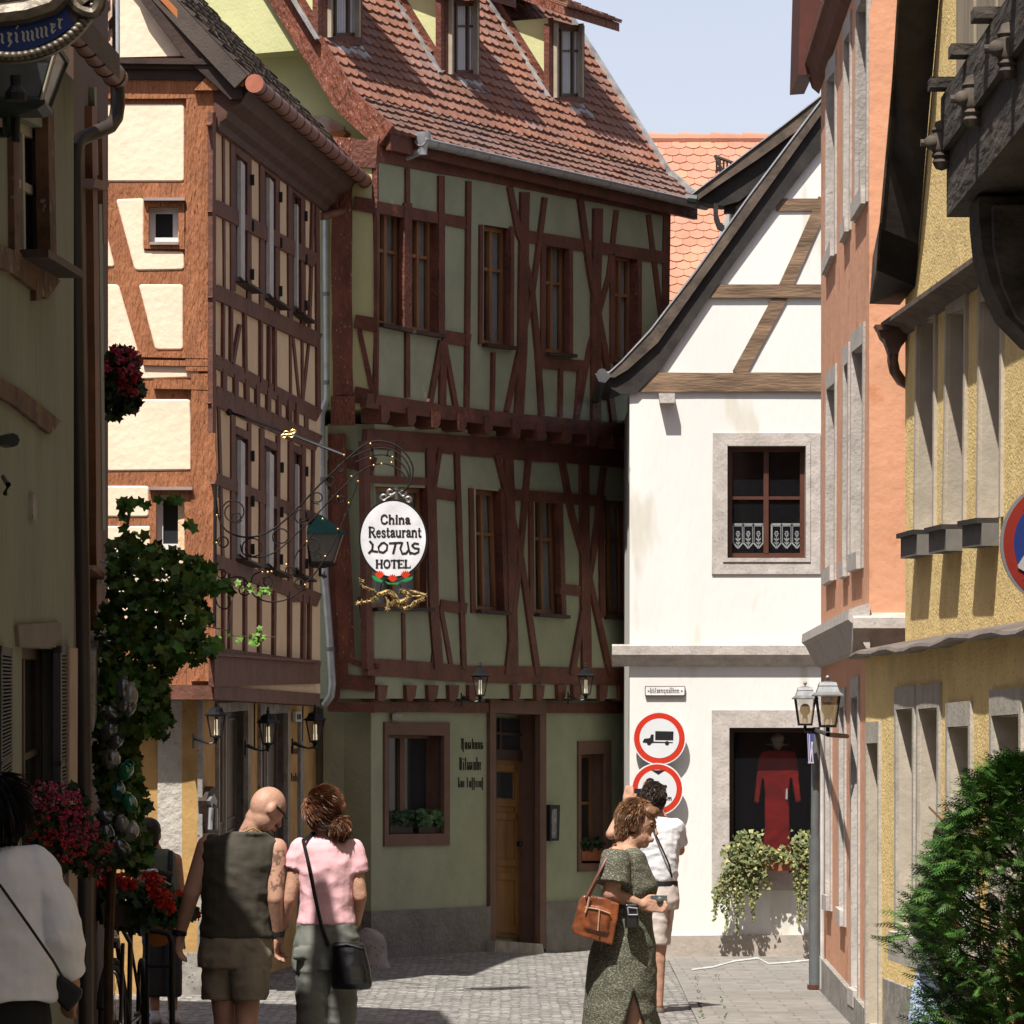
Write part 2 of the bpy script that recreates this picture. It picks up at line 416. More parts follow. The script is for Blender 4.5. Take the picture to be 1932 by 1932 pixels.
# ================================================================== GROUND
def ground():
    m = bpy.data.materials.new('cobbled setts'); m.use_nodes = True; nt = m.node_tree; N = nt.nodes; L = nt.links; b = N['Principled BSDF']
    b.inputs['Roughness'].default_value = .85
    tc = N.new('ShaderNodeTexCoord'); mpn = N.new('ShaderNodeMapping'); mpn.inputs['Scale'].default_value = (1, 1, 1); L.new(tc.outputs['Object'], mpn.inputs[0])
    v = N.new('ShaderNodeTexVoronoi'); v.feature = 'DISTANCE_TO_EDGE'; v.inputs['Scale'].default_value = 13; v.inputs['Randomness'].default_value = .55; L.new(mpn.outputs[0], v.inputs['Vector'])
    vc = N.new('ShaderNodeTexVoronoi'); vc.inputs['Scale'].default_value = 13; vc.inputs['Randomness'].default_value = .55; L.new(mpn.outputs[0], vc.inputs['Vector'])
    r = N.new('ShaderNodeMapRange'); r.inputs[1].default_value = .02; r.inputs[2].default_value = .09; L.new(v.outputs['Distance'], r.inputs[0])
    n = N.new('ShaderNodeTexNoise'); n.inputs['Scale'].default_value = .8; n.inputs['Detail'].default_value = 6; L.new(mpn.outputs[0], n.inputs[0])
    c1 = N.new('ShaderNodeMix'); c1.data_type = 'RGBA'; c1.inputs[6].default_value = (.115, .105, .095, 1); c1.inputs[7].default_value = (.30, .28, .25, 1); L.new(n.outputs[0], c1.inputs[0])
    hsv = N.new('ShaderNodeHueSaturation'); L.new(c1.outputs[2], hsv.inputs['Color'])
    sep = N.new('ShaderNodeSeparateColor'); L.new(vc.outputs['Color'], sep.inputs[0]); mr = N.new('ShaderNodeMapRange'); mr.inputs[3].default_value = .5; mr.inputs[4].default_value = 1.3; L.new(sep.outputs[0], mr.inputs[0]); L.new(mr.outputs[0], hsv.inputs['Value'])
    c2 = N.new('ShaderNodeMix'); c2.data_type = 'RGBA'; c2.inputs[6].default_value = (.085, .08, .07, 1); L.new(r.outputs[0], c2.inputs[0]); L.new(hsv.outputs[0], c2.inputs[7]); L.new(c2.outputs[2], b.inputs['Base Color'])
    bp = N.new('ShaderNodeBump'); bp.inputs['Strength'].default_value = .6; bp.inputs['Distance'].default_value = .012; L.new(r.outputs[0], bp.inputs['Height']); L.new(bp.outputs[0], b.inputs['Normal'])
    mb = MB(); xs = [-150, -60, -20, -8] + [x * .25 - 4 for x in range(0, 33)] + [8, 20, 60, 150]; ys = [-100, -40, 0, 10, 20] + [24 + i * .75 for i in range(0, 56)] + [70, 90, 140, 400]
    def z(x, y):
        s = lambda a, b_, t: max(0, min(1, (t - a) / (b_ - a))) 
        f = s(44, 47.5, y) * s(-.4, .6, x) * (1 - s(2.6, 3.4, x)) ; return -.085 * f * f * (3 - 2 * f) + (mnoise.noise(Vector((x * .8, y * .5, 0))) * .012 if abs(x) < 4 and 24 < y < 60 else 0)
    vs = [(x, y, z(x, y)) for y in ys for x in xs]; W_ = len(xs)
    fs = [(j * W_ + i, j * W_ + i + 1, (j + 1) * W_ + i + 1, (j + 1) * W_ + i) for j in range(len(ys) - 1) for i in range(W_ - 1)]
    mb.add(vs, fs); tag(mb.build('ground', m, smooth=True), kind='structure')
    # slab pavement by the orange house
    pm = bpy.data.materials.new('stone pavers'); pm.use_nodes = True; nt = pm.node_tree; N = nt.nodes; L = nt.links; b = N['Principled BSDF']; b.inputs['Roughness'].default_value = .85
    tc = N.new('ShaderNodeTexCoord'); bk = N.new('ShaderNodeTexBrick'); bk.inputs['Scale'].default_value = 1; bk.inputs['Brick Width'].default_value = .38; bk.inputs['Row Height'].default_value = .32; bk.inputs['Mortar Size'].default_value = .008
    bk.inputs['Color1'].default_value = (.175, .16, .14, 1); bk.inputs['Color2'].default_value = (.225, .205, .18, 1); bk.inputs['Mortar'].default_value = (.14, .125, .105, 1); L.new(tc.outputs['Object'], bk.inputs['Vector'])
    n = N.new('ShaderNodeTexNoise'); n.inputs['Scale'].default_value = 7; n.inputs['Detail'].default_value = 6; L.new(tc.outputs['Object'], n.inputs[0])
    mx = N.new('ShaderNodeMix'); mx.data_type = 'RGBA'; mx.blend_type = 'MULTIPLY'; mx.inputs[0].default_value = .55; L.new(bk.outputs[0], mx.inputs[6])
    cr = N.new('ShaderNodeMapRange'); cr.inputs[1].default_value = .3; cr.inputs[2].default_value = .7; cr.inputs[3].default_value = .45; cr.inputs[4].default_value = 1.1; L.new(n.outputs[0], cr.inputs[0]); L.new(cr.outputs[0], mx.inputs[7]); L.new(mx.outputs[2], b.inputs['Base Color'])
    bp = N.new('ShaderNodeBump'); bp.inputs['Distance'].default_value = .01; bp.inputs['Strength'].default_value = .5; L.new(bk.outputs['Fac'], bp.inputs['Height']); bp.invert = True; L.new(bp.outputs[0], b.inputs['Normal'])
    mb = MB(); ys = [22 + i * .75 for i in range(32)]
    vs = []; fs = []
    for y in ys:
        xa = 1.36 + .012 * (y - 36); vs += [(xa, y, max(z(xa, y), -.0) + .016), (2.75, y, .018)]
    for i in range(len(ys) - 1): fs.append((2 * i, 2 * i + 1, 2 * i + 3, 2 * i + 2))
    mb.add(vs, fs); tag(mb.build('pavement', pm), kind='structure')
    # zigzag sun reflection drawn as pale ground strips, and mossy joint
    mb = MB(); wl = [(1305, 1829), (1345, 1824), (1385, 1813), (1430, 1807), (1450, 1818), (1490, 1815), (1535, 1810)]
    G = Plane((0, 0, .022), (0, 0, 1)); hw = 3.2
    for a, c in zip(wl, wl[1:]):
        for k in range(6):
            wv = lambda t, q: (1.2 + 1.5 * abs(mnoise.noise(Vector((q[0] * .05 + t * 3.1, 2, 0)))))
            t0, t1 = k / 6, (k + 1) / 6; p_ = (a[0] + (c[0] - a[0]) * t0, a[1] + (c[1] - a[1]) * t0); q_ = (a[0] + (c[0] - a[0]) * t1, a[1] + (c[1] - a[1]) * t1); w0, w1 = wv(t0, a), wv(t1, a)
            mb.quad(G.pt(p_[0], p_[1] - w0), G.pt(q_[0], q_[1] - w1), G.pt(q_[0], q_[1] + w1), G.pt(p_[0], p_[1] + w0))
    tag(mb.build('sun_streak', mat('pale sun streak', (.55, .55, .53), .8, .15, 9)), kind='structure')
    mb = MB(); rnd = random.Random(3)
    for base in (((1313, 1838), (1326, 1932)), ((1352, 1838), (1372, 1932))):
        for i in range(90):
            t = rnd.random(); x = base[0][0] + (base[1][0] - base[0][0]) * t + rnd.gauss(0, .7); y = base[0][1] + 94 * t
            if mnoise.noise(Vector((t * 9, base[0][0], 0))) < -.05: continue
            p = G.pt(x, y); h = rnd.uniform(.004, .012); dx = rnd.uniform(-.03, .03)
            mb.add([p + Vector((-.007, 0, -.01)), p + Vector((.007, 0, -.01)), p + Vector((dx, rnd.uniform(-.02, .02), h))], [(0, 1, 2)], (1, 1, 1))
    tag(mb.build('grass_in_joints', M_leaf), 'thin green grass growing in the joints between the pavers', 'grass', kind='stuff')
ground()

# ================================================================== GREEN HALF-TIMBERED HOUSE
GH = thing('half_timbered_house', 'sage green half-timbered house with oxblood red beams and a tiled roof with three dormers', 'house', (0, 46, 0))
Wg = Wall(610, 29.4, 1320, 34.17); dg = Wg.d; ng = Wg.n; Z = Vector((0, 0, 1))
Wgl = Wall(617, 30.02, 706, 30.02)
q_gf = mp(tH, [(352, 335), (658, 340), (658, 880), (352, 885)])
q_door = mp(tH, [(945, 212), (1188, 225), (1188, 1500), (945, 1480)])
q_gr = mp(tH, [(1415, 445), (1552, 440), (1552, 1045), (1415, 1045)])
wallslab(Wg, [(700, 1290), (1225, 1290), (1225, 1830), (700, 1850)], [q_gf, q_door, q_gr], 'ground_floor_wall', M_green, GH, depth=4, reveal=.26)
wallslab(Wgl, [(610, 1290), (708, 1290), (708, 1850), (610, 1850)], [], 'corner_wall', M_green, GH, depth=3)
q_m = [mp(tE, [(262, 890), (562, 900), (562, 1560), (268, 1560)]), mp(tE, [(832, 905), (962, 918), (985, 1582), (840, 1572)]), mp(tE, [(1158, 940), (1288, 950), (1312, 1602), (1162, 1590)]), mp(tE, [(1542, 965), (1668, 975), (1678, 1612), (1548, 1605)])]
wallslab(Wg, [(706, 800), (1235, 830), (1235, 1318), (706, 1318)], q_m, 'middle_floor_wall', M_green, GH, depth=3.8, reveal=.2, off=.15)
wallslab(Wgl, [(618, 800), (707, 800), (707, 1318), (618, 1318)], [], 'corner_wall', M_green, GH, depth=2.8, off=.40)
q_t = [mp(tB, [(300, 1140), (440, 1160), (440, 1815), (300, 1785)]), mp(tB, [(480, 1165), (618, 1188), (618, 1845), (480, 1822)]), mp(tB, [(878, 1240), (1022, 1262), (1020, 1912), (875, 1895)]), mp(tB, [(1222, 1332), (1350, 1348), (1350, 1955), (1218, 1945)]), mp(tB, [(1603, 1405), (1718, 1422), (1718, 2010), (1600, 2000)])]
wallslab(Wg, [(708, 270), (1262, 372), (1262, 812), (1000, 795), (708, 765)], q_t, 'upper_floor_wall', M_green, GH, depth=3.6, reveal=.2, off=.30)
wallslab(Wgl, [(622, 268), (709, 272), (709, 768), (622, 768)], [], 'corner_wall', M_greenlt, GH, depth=2.6, off=.72)
def tl(t, L): return [(w * .34181, [t(*p) for p in pts]) for w, pts in L]
T = MB()
timbers(T, Wg, tl(tB, [(150, [(285, 815), (1000, 950), (1905, 1120)]), (64, [(285, 1140), (800, 1235)]), (66, [(1092, 1300), (1895, 1425)]), (70, [(655, 1855), (805, 1880)]), (62, [(1190, 2000), (1435, 2022)]),
    (24, [(285, 880), (288, 1800), (285, 2175)]), (22, [(460, 930), (460, 1140)]), (42, [(460, 1120), (460, 1830)]), (34, [(646, 970), (646, 1860)]), (24, [(798, 1000), (788, 2250)]),
    (30, [(1025, 1030), (1075, 1290), (1100, 1345)]), (48, [(1108, 1060), (1094, 1932), (1075, 2300)]), (24, [(1220, 1090), (1180, 1400), (1150, 1620), (1080, 1932), (1010, 2270)]), (26, [(1092, 1345), (1150, 1620), (1180, 1932), (1202, 2290)]),
    (48, [(1513, 1150), (1500, 1700), (1502, 2330)]), (28, [(1415, 1095), (1470, 1500), (1550, 1932), (1602, 2340)]), (26, [(1612, 1160), (1570, 1520), (1460, 1932), (1395, 2310)]), (24, [(1788, 1185), (1860, 1760)]), (36, [(1890, 1180), (1880, 1900)]), (26, [(1590, 1400), (1590, 2000)]), (22, [(1738, 1400), (1738, 2000)]), (24, [(1210, 1330), (1206, 1960)]), (20, [(1360, 1330), (1360, 1960)]), (18, [(866, 1240), (862, 1900)]), (20, [(1036, 1250), (1034, 1915)])]), .315)
timbers(T, Wg, tl(tE, [(80, [(230, 415), (640, 478), (1060, 528), (1860, 605)]), (22, [(460, 40), (460, 400)]), (24, [(648, 85), (588, 425)]), (24, [(662, 85), (728, 455)]), (34, [(655, 85), (655, 440)]), (16, [(935, 150), (930, 475)]), (18, [(1308, 235), (1304, 505)]), (20, [(1415, 235), (1395, 520)])]), .315)
timbers(T, Wg, tl(tE, [(110, [(232, 625), (640, 655), (1860, 752)]), (95, [(240, 1885), (780, 1925), (1860, 1950)]), (62, [(600, 925), (745, 945)]), (62, [(1035, 935), (1550, 975)]), (62, [(640, 1545), (785, 1565)]), (60, [(1300, 1455), (1420, 1468)]),
    (34, [(232, 640), (250, 1900)]), (24, [(408, 650), (408, 850)]), (50, [(585, 680), (605, 1560), (632, 1900)]), (26, [(732, 700), (772, 1900)]), (22, [(640, 680), (605, 910)]), (48, [(1018, 735), (1035, 1250), (1045, 1930)]), (28, [(955, 715), (1030, 1020), (1090, 1300), (1180, 1930)]), (26, [(1130, 735), (1085, 1250), (1012, 1930)]),
    (48, [(1437, 765), (1440, 1300), (1450, 1930)]), (28, [(1315, 750), (1370, 1050), (1450, 1330), (1582, 1930)]), (26, [(1545, 785), (1490, 1250), (1370, 1930)]), (18, [(435, 1590), (440, 1895)]), (22, [(622, 1590), (598, 1900)]), (22, [(645, 1575), (705, 1905)]), (40, [(240, 850), (600, 865)]), (24, [(810, 900), (822, 1590)]), (24, [(980, 905), (1005, 1595)]), (24, [(1140, 930), (1146, 1600)]), (24, [(1300, 940), (1322, 1610)]), (24, [(1528, 960), (1534, 1615)])]), .165)
timbers(T, Wg, [(19, [(700, 1334), (1225, 1337)])], .03)
timbers(T, Wgl, [(28, [(622, 1283), (707, 1291)]), (34, [(622, 855), (707, 880)]), (19, [(618, 1333), (707, 1335)]), (34, [(634, 870), (640, 1290)])], .415)
timbers(T, Wgl, tl(tB, [(150, [(40, 830), (285, 850)]), (75, [(160, 1120), (285, 1140)]), (75, [(165, 1770), (285, 1795)]), (85, [(160, 2175), (285, 2200)]), (28, [(190, 1820), (268, 2190)]), (20, [(278, 860), (280, 2180)])]), .735)
T.build('timber_frame', M_red_timber, GH)
T = MB(); timbers(T, Wgl, tl(tB, [(112, [(98, 760), (92, 1500), (100, 2180)])]) , .75, th=.12); T.box(Wgl.pt(647, 775, .80), (.22, .2, .26)); T.build('corner_post', M_red_worn, GH)
T = MB(); timbers(T, Wgl, tl(tE, [(95, [(62, 600), (95, 1250), (120, 1860)])]), .43, th=.12); timbers(T, Wgl, tl(tE, [(24, [(190, 1500), (255, 1900)]), (26, [(150, 1860), (300, 1885)])]), .42); T.build('corner_post', M_red_worn, GH)
# joist ends of the two jetties
J = MB()
for i, x in enumerate([335, 480, 615, 760, 905, 1060, 1195, 1340, 1480, 1610, 1740]):
    y = 445 + (x - 335) * .108; e = 4
    slab(J, Wg, [tE(x - 25, y - 3), tE(x + 25, y), tE(x + 22, y + 70), tE(x + 5, y + 100), tE(x - 22, y + 88)], .34, .22)
for i, x in enumerate([60, 320, 480, 600, 715]):
    slab(J, Wg if x > 250 else Wgl, [tH(x - 30, 60), tH(x + 28, 62), tH(x + 20, 125), tH(x, 152), tH(x - 26, 145)], .19 if x > 250 else .43, .18)
for i, x in enumerate([820, 1060, 1190, 1310, 1395, 1540, 1650]):
    slab(J, Wg, [tH(x - 24, 60), tH(x + 24, 62), tH(x + 18, 125), tH(x, 150), tH(x - 22, 145)], .19, .18)
J.build('joist_ends', M_red_timber, GH)
sl_ = MB()
for pts, o in (([(-10, 3), (0, 3)], 0),): pass
kw = dict(fm=M_cream_wood, gm=M_glassc, curtain=.12, cm=mat('grey net curtain', (.50, .50, .48), .9, .1, 9), fw=.045, mw=.03, cols=2, rows=(.36,))
for q in q_t: window(Wg, q, GH, off=-.075, wo=.30, sill=.07, sillm=M_dkwood, **kw)
for i, q in enumerate(q_m): window(Wg, q, GH, off=-.075, wo=.15, sill=.07, sillm=M_dkwood, **kw)
fo = window(Wg, q_gf, GH, off=-.16, fm=M_redstone, gm=M_glass, fw=.03, mw=.06, cols=2, rows=())
window(Wg, q_gr, GH, off=-.16, fm=M_cream_wood, gm=M_glass, fw=.04, mw=.03, cols=2, rows=(.45,))
# painted stone surrounds of the ground floor
S = MB()
def frame_px(S, W, o, i, off, th):
    slab(S, W, [o[0], i[0], i[3], o[3]], off, th); slab(S, W, [i[1], o[1], o[2], i[2]], off, th); slab(S, W, [o[0], o[1], i[1], i[0]], off + .001, th); slab(S, W, [i[3], i[2], o[2], o[3]], off + .001, th)
frame_px(S, Wg, mp(tH, [(330, 265), (690, 268), (690, 945), (330, 952)]), q_gf, .02, .04)
frame_px(S, Wg, mp(tH, [(1400, 372), (1582, 368), (1582, 1085), (1400, 1092)]), q_gr, .02, .04)
slab(S, Wg, mp(tH, [(912, 130), (1222, 140), (1222, 225), (912, 212)]), .05, .07); slab(S, Wg, mp(tH, [(912, 212), (945, 212), (945, 1500), (912, 1490)]), .04, .06); slab(S, Wg, mp(tH, [(1188, 225), (1222, 225), (1222, 1520), (1188, 1515)]), .04, .06)
S.build('stone_surround', M_redstone, GH)
Sm = MB(); Rv = Wg.pt(tH(1188, 225)[0], 1400, 0)
# door with reveal lining
def lining(mb, W, q, depth, off0=0.0, e=.004, sides=(0, 1, 2, 3)):
    c = [W.pt(x, y, off0) for x, y in q]; m = sum(c, Vector()) / 4
    for i in sides:
        a = c[i]; b = c[(i + 1) % 4]; t = ((m - (a + b) / 2)); ed = (b - a).normalized(); t = (t - ed * t.dot(ed)).normalized() * e
        mb.quad(a + t, b + t, b + t - W.n * (depth - .003), a + t - W.n * (depth - .003))
lining(Sm, Wg, q_door, .255); lining(Sm, Wg, q_gf, .255); lining(Sm, Wg, q_gr, .255); Sm.build('stone_reveal', M_redstone, GH)
c = [Wg.pt(x, y, 0) - ng * .22 for x, y in q_door]
D_ = MB()
def dbar(mb, u0, v0, u1, v1, o, t=.05): mb.prism([bil(c, u0, v0) + ng * o, bil(c, u1, v0) + ng * o, bil(c, u1, v1) + ng * o, bil(c, u0, v1) + ng * o], -ng * t)
dbar(D_, .02, .2, .98, .97, 0)
for v0, v1 in ((.22, .25), (.37, .40), (.43, .46), (.63, .66), (.69, .72), (.92, .95)): dbar(D_, .1, v0, .9, v1, .014, .012)
for u0 in (.1, .84): 
    dbar(D_, u0, .40, u0 + .06, .63, .014, .012); dbar(D_, u0, .22, u0 + .06, .37, .014, .012); dbar(D_, u0, .72, u0 + .06, .92, .014, .012)
dr = D_.build('door', mat('honey brown door wood', (.22, .105, .035), .5, .2, 6, .3, 30, stretch=(1, 1, .2)), GH)
D2 = MB(); dbar(D2, .2, .255, .8, .365, .006, .006); dbar(D2, .02, .02, .98, .155, .0); D2.build('pane', M_glass, dr)
D3 = MB(); dbar(D3, .0, .155, 1, .2, .02); dbar(D3, .48, .02, .52, .155, .02); dbar(D3, .0, .08, 1, .092, .018); D3.build('transom_frame', M_dkwood, dr)
D4 = MB(); D4.ell(bil(c, .88, .56) + ng * .05, .03); D4.build('handle', M_iron, dr, smooth=True)
Sp = MB(); slab(Sp, Wg, mp(tH, [(940, 1470), (1200, 1490), (1215, 1560), (935, 1550)]), .14, .3); Sp.build('doorstep', M_stonedk, GH)
Pl = MB(); slab(Pl, Wg, [tH(255, 1310), tH(600, 1297), tH(915, 1282), tH(912, 1620), tH(255, 1640)], .045, .1); slab(Pl, Wg, [tH(1222, 1262), tH(1800, 1240), tH(1800, 1600), tH(1222, 1600)], .045, .1); Pl.prism([Wgl.pt(*p, .05) for p in [(612, 1725), (702, 1722), (702, 1850), (612, 1850)]], -Wgl.n * .1); Pl.build('plinth', M_plinth, GH)
# ---- roof
off_e = .42
e0 = Wg.pt(722, 262, off_e); e1 = Wg.pt(1318, 366, off_e); ze = (e0.z + e1.z) / 2
uL = (Wg.pt(703, HZ, 0) - Wg.a).dot(dg) - .38; uR = (e1 - Wg.a).dot(dg)
O1 = Wg.at(uL, ze, off_e); U = uR - uL
ph1, ph2 = R(40), R(56); run1 = .42
s1 = (-ng * math.cos(ph1) + Z * math.sin(ph1)); s2 = (-ng * math.cos(ph2) + Z * math.sin(ph2)); S1 = run1 / math.cos(ph1); O2 = O1 + s1 * S1
def rt(u, s):
    t = mnoise.noise(Vector((u * .9, s * .9, 1))); g = random.uniform(.84, 1.08) * (1 + .30 * t); k = random.random()
    lich = max(0, mnoise.noise(Vector((u * 1.3, s * 2.1, 8)))) 
    if k < .02: return (g * 1.0, g * 1.25, g * 1.6)
    return (g * 1.05, g * (.97 + .3 * lich), g * (.93 + .6 * lich))
def rt1(u, s): r = rt(u, s); return (r[0] * .72, r[1] * .86, r[2] * 1.0)
tile_roof('roof', M_tile, GH, O1, dg, s1, U, S1 + .1, .125, .155, .032, .16, tint=rt1, lab='lower mossy brown course of the tiled roof')
tile_roof('roof', M_tile, GH, O2 + s2 * .02 + (dg.cross(s2).normalized() * (1 if dg.cross(s2).z > 0 else -1)) * .012, dg, s2, U, 5.2, .125, .155, .032, .16, tint=rt)
V = MB(); nn2 = dg.cross(s2); nn2 = nn2 if nn2.z > 0 else -nn2; nn1 = dg.cross(s1); nn1 = nn1 if nn1.z > 0 else -nn1
V.prism([O1 + dg * U, O1 + dg * (U + .05), O1 + dg * (U + .05) + nn1 * .07, O1 + dg * U + nn1 * .07], s1 * S1); V.prism([O2 + dg * U, O2 + dg * (U + .05), O2 + dg * (U + .05) + nn2 * .075, O2 + dg * U + nn2 * .075], s2 * 5.2)
V.build('verge_flashing', M_lead, GH)
V = MB()
for o, s_, n_, l in ((O1, s1, nn1, S1), (O2, s2, nn2, 5.2)):
    a = o - dg * .05; V.prism([a + n_ * .05, a + dg * .055 + n_ * .05, a + dg * .055 - n_ * .2, a - n_ * .2], s_ * (l + .05))
V.build('bargeboard', M_red_worn, GH)
V = MB(); V.prism([O1 - dg * .0 - nn1 * .02, O1 + dg * U - nn1 * .02, O1 + dg * U - nn1 * .02 - Z * .16, O1 - nn1 * .02 - Z * .16], -ng * .05)
a = Wg.at(uL + .3, ze - .16, .30); V.prism([a, a + ng * .10 + Z * .05, a + ng * .10 + Z * .12, a + Z * .2], dg * (U - .3)); V.build('eaves_board', M_red_timber, GH)
# gable end wall under the verge, facing the street's near end
Gn = -dg; Wge = Plane(Wg.at(uL + .38, 0, 0), Gn)
g = MB(); pts = [(300, -60), (500, -60), (575, 95), (640, 195), (672, 222), (704, 246), (704, 282), (560, 282), (400, 60)]
g.prism([Wge.pt(x, y) for x, y in pts], dg * .3); g.build('gable_wall', M_greenlt, GH)
g = MB(); 
for pts in ([tA(1640, 640), tA(1790, 635), tA(1900, 700), tA(1905, 800), tA(1700, 800)], [tA(1250, 122), tA(1370, 118), tA(1410, 205), tA(1310, 212)]): g.prism([Wge.pt(x, y, .01) for x, y in pts], dg * .02)
g.build('exposed_brick', mat('exposed old brick', (.48, .22, .14), .9, .3, 9, .8, 30, col2=(.58, .50, .45)), GH)
g = MB(); g.prism([Wge.pt(x, y, .1) for x, y in [tA(1770, 735), tA(1890, 715), tA(1910, 735), tA(1890, 760), tA(1780, 765)]], dg * .12); g.build('beam_end_cover', M_copor, GH)
# ---- dormers
RP2 = Plane(O2, nn2)
for i, (pxl, pxr, yb, yt, wl_, wr_, wt, wb) in enumerate([(600, 684, 84, -62, 628, 677, -50, 68), (832, 905, 147, -2, 856, 900, 6, 138), (1036, 1103, 192, 44, 1054, 1098, 54, 182)]):
    hit = RP2.pt((pxl + pxr) / 2 + 5, yb); Wd = Wall(700, 30, 800, 30); Plane.__init__(Wd, hit, ng); Wd.a = Vector((hit.x, hit.y, 0)); Wd.d = dg
    dm = MB(); A = Wd.pt(pxl, yb); B = Wd.pt(pxr, yb); zt = Wd.pt((pxl + pxr) / 2, yt).z; zb = hit.z - .1
    A0 = Vector((A.x, A.y, zb)); B0 = Vector((B.x, B.y, zb)); A1 = Vector((A.x, A.y, zt)); B1 = Vector((B.x, B.y, zt))
    back = -ng * 1.9
    body = MB(); body.prism([A0, B0, B1, A1], back); bo = body.build('dormer', M_greenlt, GH)
    if i == 2: bo['label'] = 'right dormer with its pent roof edge against the sky'
    fr = MB(); q = [(wl_, wt), (wr_, wt), (wr_, wb), (wl_, wb)]; o = .012
    oq = [(pxl, yt), (pxr, yt + 4), (pxr, yb + 2), (pxl, yb - 2)]
    frame_px(fr, Wd, oq, q, .05, .06)
    # red trims on the cheek along the roof and at the front corner
    cA = A0 - dg * .02; fr.prism([cA, cA + ng * .05, cA + ng * .05 + Z * (zt - zb), cA + Z * (zt - zb)], dg * .021)
    sdir = s2; st = A - dg * .014; st = Vector((st.x, st.y, hit.z)); fr.prism([st - Z * .05, st + Z * .17, st + Z * .17 + s2 * 2.2, st - Z * .05 + s2 * 2.2], dg * .013)
    fr.build('front_frame', M_red_timber, bo)
    window(Wd, q, bo, off=.03, fm=mat('dark dormer casement', (.10, .055, .03), .5, .1, 5), gm=M_glassc, fw=.03, mw=.022, cols=2, rows=(.33,), th=.03)
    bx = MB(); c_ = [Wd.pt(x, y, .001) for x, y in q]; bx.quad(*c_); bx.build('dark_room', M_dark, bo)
    cu = MB(); cq = c_; nseg = 22
    for s_ in range(nseg):
        u0 = s_ / nseg; u1 = (s_ + 1) / nseg; 
        if (.46 < u0 < .54): continue
        d0 = .006 + .010 * (s_ % 2); d1 = .006 + .010 * ((s_ + 1) % 2)
        cu.quad(bil(cq, u0, .04) + ng * d0, bil(cq, u1, .04) + ng * d1, bil(cq, u1, .96) + ng * d1, bil(cq, u0, .96) + ng * d0)
    cu.build('curtain', M_curtain, bo)
    # cheek cover strips and pent roof
    lf = MB(); 
    for px in (wl_ - 1.5, wr_ + 2.5): lf.prism([Wd.pt(px - 1.6, wt - 10, .09), Wd.pt(px + 1.2, wt - 10, .09), Wd.pt(px + 1.2, wb + 2, .09), Wd.pt(px - 1.6, wb + 2, .09)], -ng * .05)
    lf.build('edge_strip', mat('pale edge strip', (.45, .38, .28), .7), bo)
    pr = MB(); up = (-ng * math.cos(R(22)) + Z * math.sin(R(22))); a = A1 - dg * .2 + ng * .28 - Z * .02; b = B1 + dg * .25 + ng * .28 - Z * .02
    pr.prism([a, b, b + Z * .09, a + Z * .09], up * 2.4); pr.build('dormer_roof', M_red_worn if i == 2 else M_red_timber, bo)
    nu = dg.cross(up).normalized(); nu = nu if nu.z > 0 else -nu
    tile_roof('dormer_tiles', M_tile, bo, a + Z * .1 + ng * .03, dg, up, (b - a).length, 2.3, .13, .155, .03, .01)
    fl = MB(); hf = RP2.pt; y0 = yb + 1
    P4 = [hf(pxl + 18, y0 - 6), hf(pxr - 8, y0 + 2), hf(pxr + 16, y0 + 34), hf(pxl + 34 + 12, y0 + 24)]
    P4 = [p + nn2 * .035 for p in P4]; fl.prism(P4, -nn2 * .03); 
    st = Vector((A.x, A.y, 0)) - dg * .05; a = RP2.pt(pxl - 3, yb - 4) + nn2 * .03; fl.prism([a, a - dg * .07, a - dg * .07 + nn2 * .02, a + nn2 * .02], s2 * 2.4)
    fl.build('lead_flashing', M_lead, bo)
# ---- gutter and its outlet
g = MB(); ga = Wg.at(uL + .42, ze - .035, off_e + .07); gb = Wg.at(uR + .02, ze - .02, off_e + .07); rr = .062
def halfpipe(g, a, b, r, seg=10, th=.006, side=None):
    d = (b - a).normalized(); sd = d.cross(Z).normalized(); rings = []
    def ring(p):
        o = [p + sd * math.cos(math.pi + math.pi * k / seg) * r + Z * math.sin(math.pi + math.pi * k / seg) * r for k in range(seg + 1)]
        i = [p + sd * math.cos(math.pi + math.pi * k / seg) * (r - th) + Z * math.sin(math.pi + math.pi * k / seg) * (r - th) for k in range(seg, -1, -1)]
        return o + i
    g.loft([ring(a), ring(b)])
halfpipe(g, ga, gb, rr)
sd = (gb - ga).normalized().cross(Z).normalized(); sd = sd if sd.dot(ng) > 0 else -sd
g.tube([ga + sd * rr, gb + sd * rr], .012)
n_ = 12
for i in range(n_):
    p = ga + (gb - ga) * ((i + .5) / n_); halfpipe(g, p, p + dg * .03, rr + .006, 10, .004)
gt = g.build('gutter', M_zinc, GH, smooth=True)
g = MB(); c0 = ga + dg * .05; rings = []
def pl(px, py, D): return P(px, py, D)
g.lathe([(.001, .07), (.075, .07), (.075, .02), (.045, -.06), (.04, -.14), (.001, -.14)], c0, 12)
g.tube([c0 - Z * .1, pl(728, 312, 30.0), pl(722, 320, 29.95), pl(712, 323, 29.9), pl(684, 327, 29.85), pl(650, 337, 29.8), pl(622, 352, 29.75), pl(616, 368, 29.7), pl(616, 500, 29.7), pl(618, 735, 29.7), pl(617, 755, 29.7), pl(607, 778, 29.7), pl(606, 795, 29.7), pl(607, 900, 29.7), pl(613, 1090, 29.7), pl(622, 1200, 29.7), pl(627, 1290, 29.7), pl(625, 1312, 29.7), pl(613, 1330, 29.75)], .036, 12)
g.build('outlet_pipe', M_zinc, gt, smooth=True)
g = MB()
for y, x in ((555, 616.5), (722, 618), (1225, 624), (905, 607.5)): g.tube([pl(x, y - 4, 29.7), pl(x, y + 4, 29.7)], .043, 12)
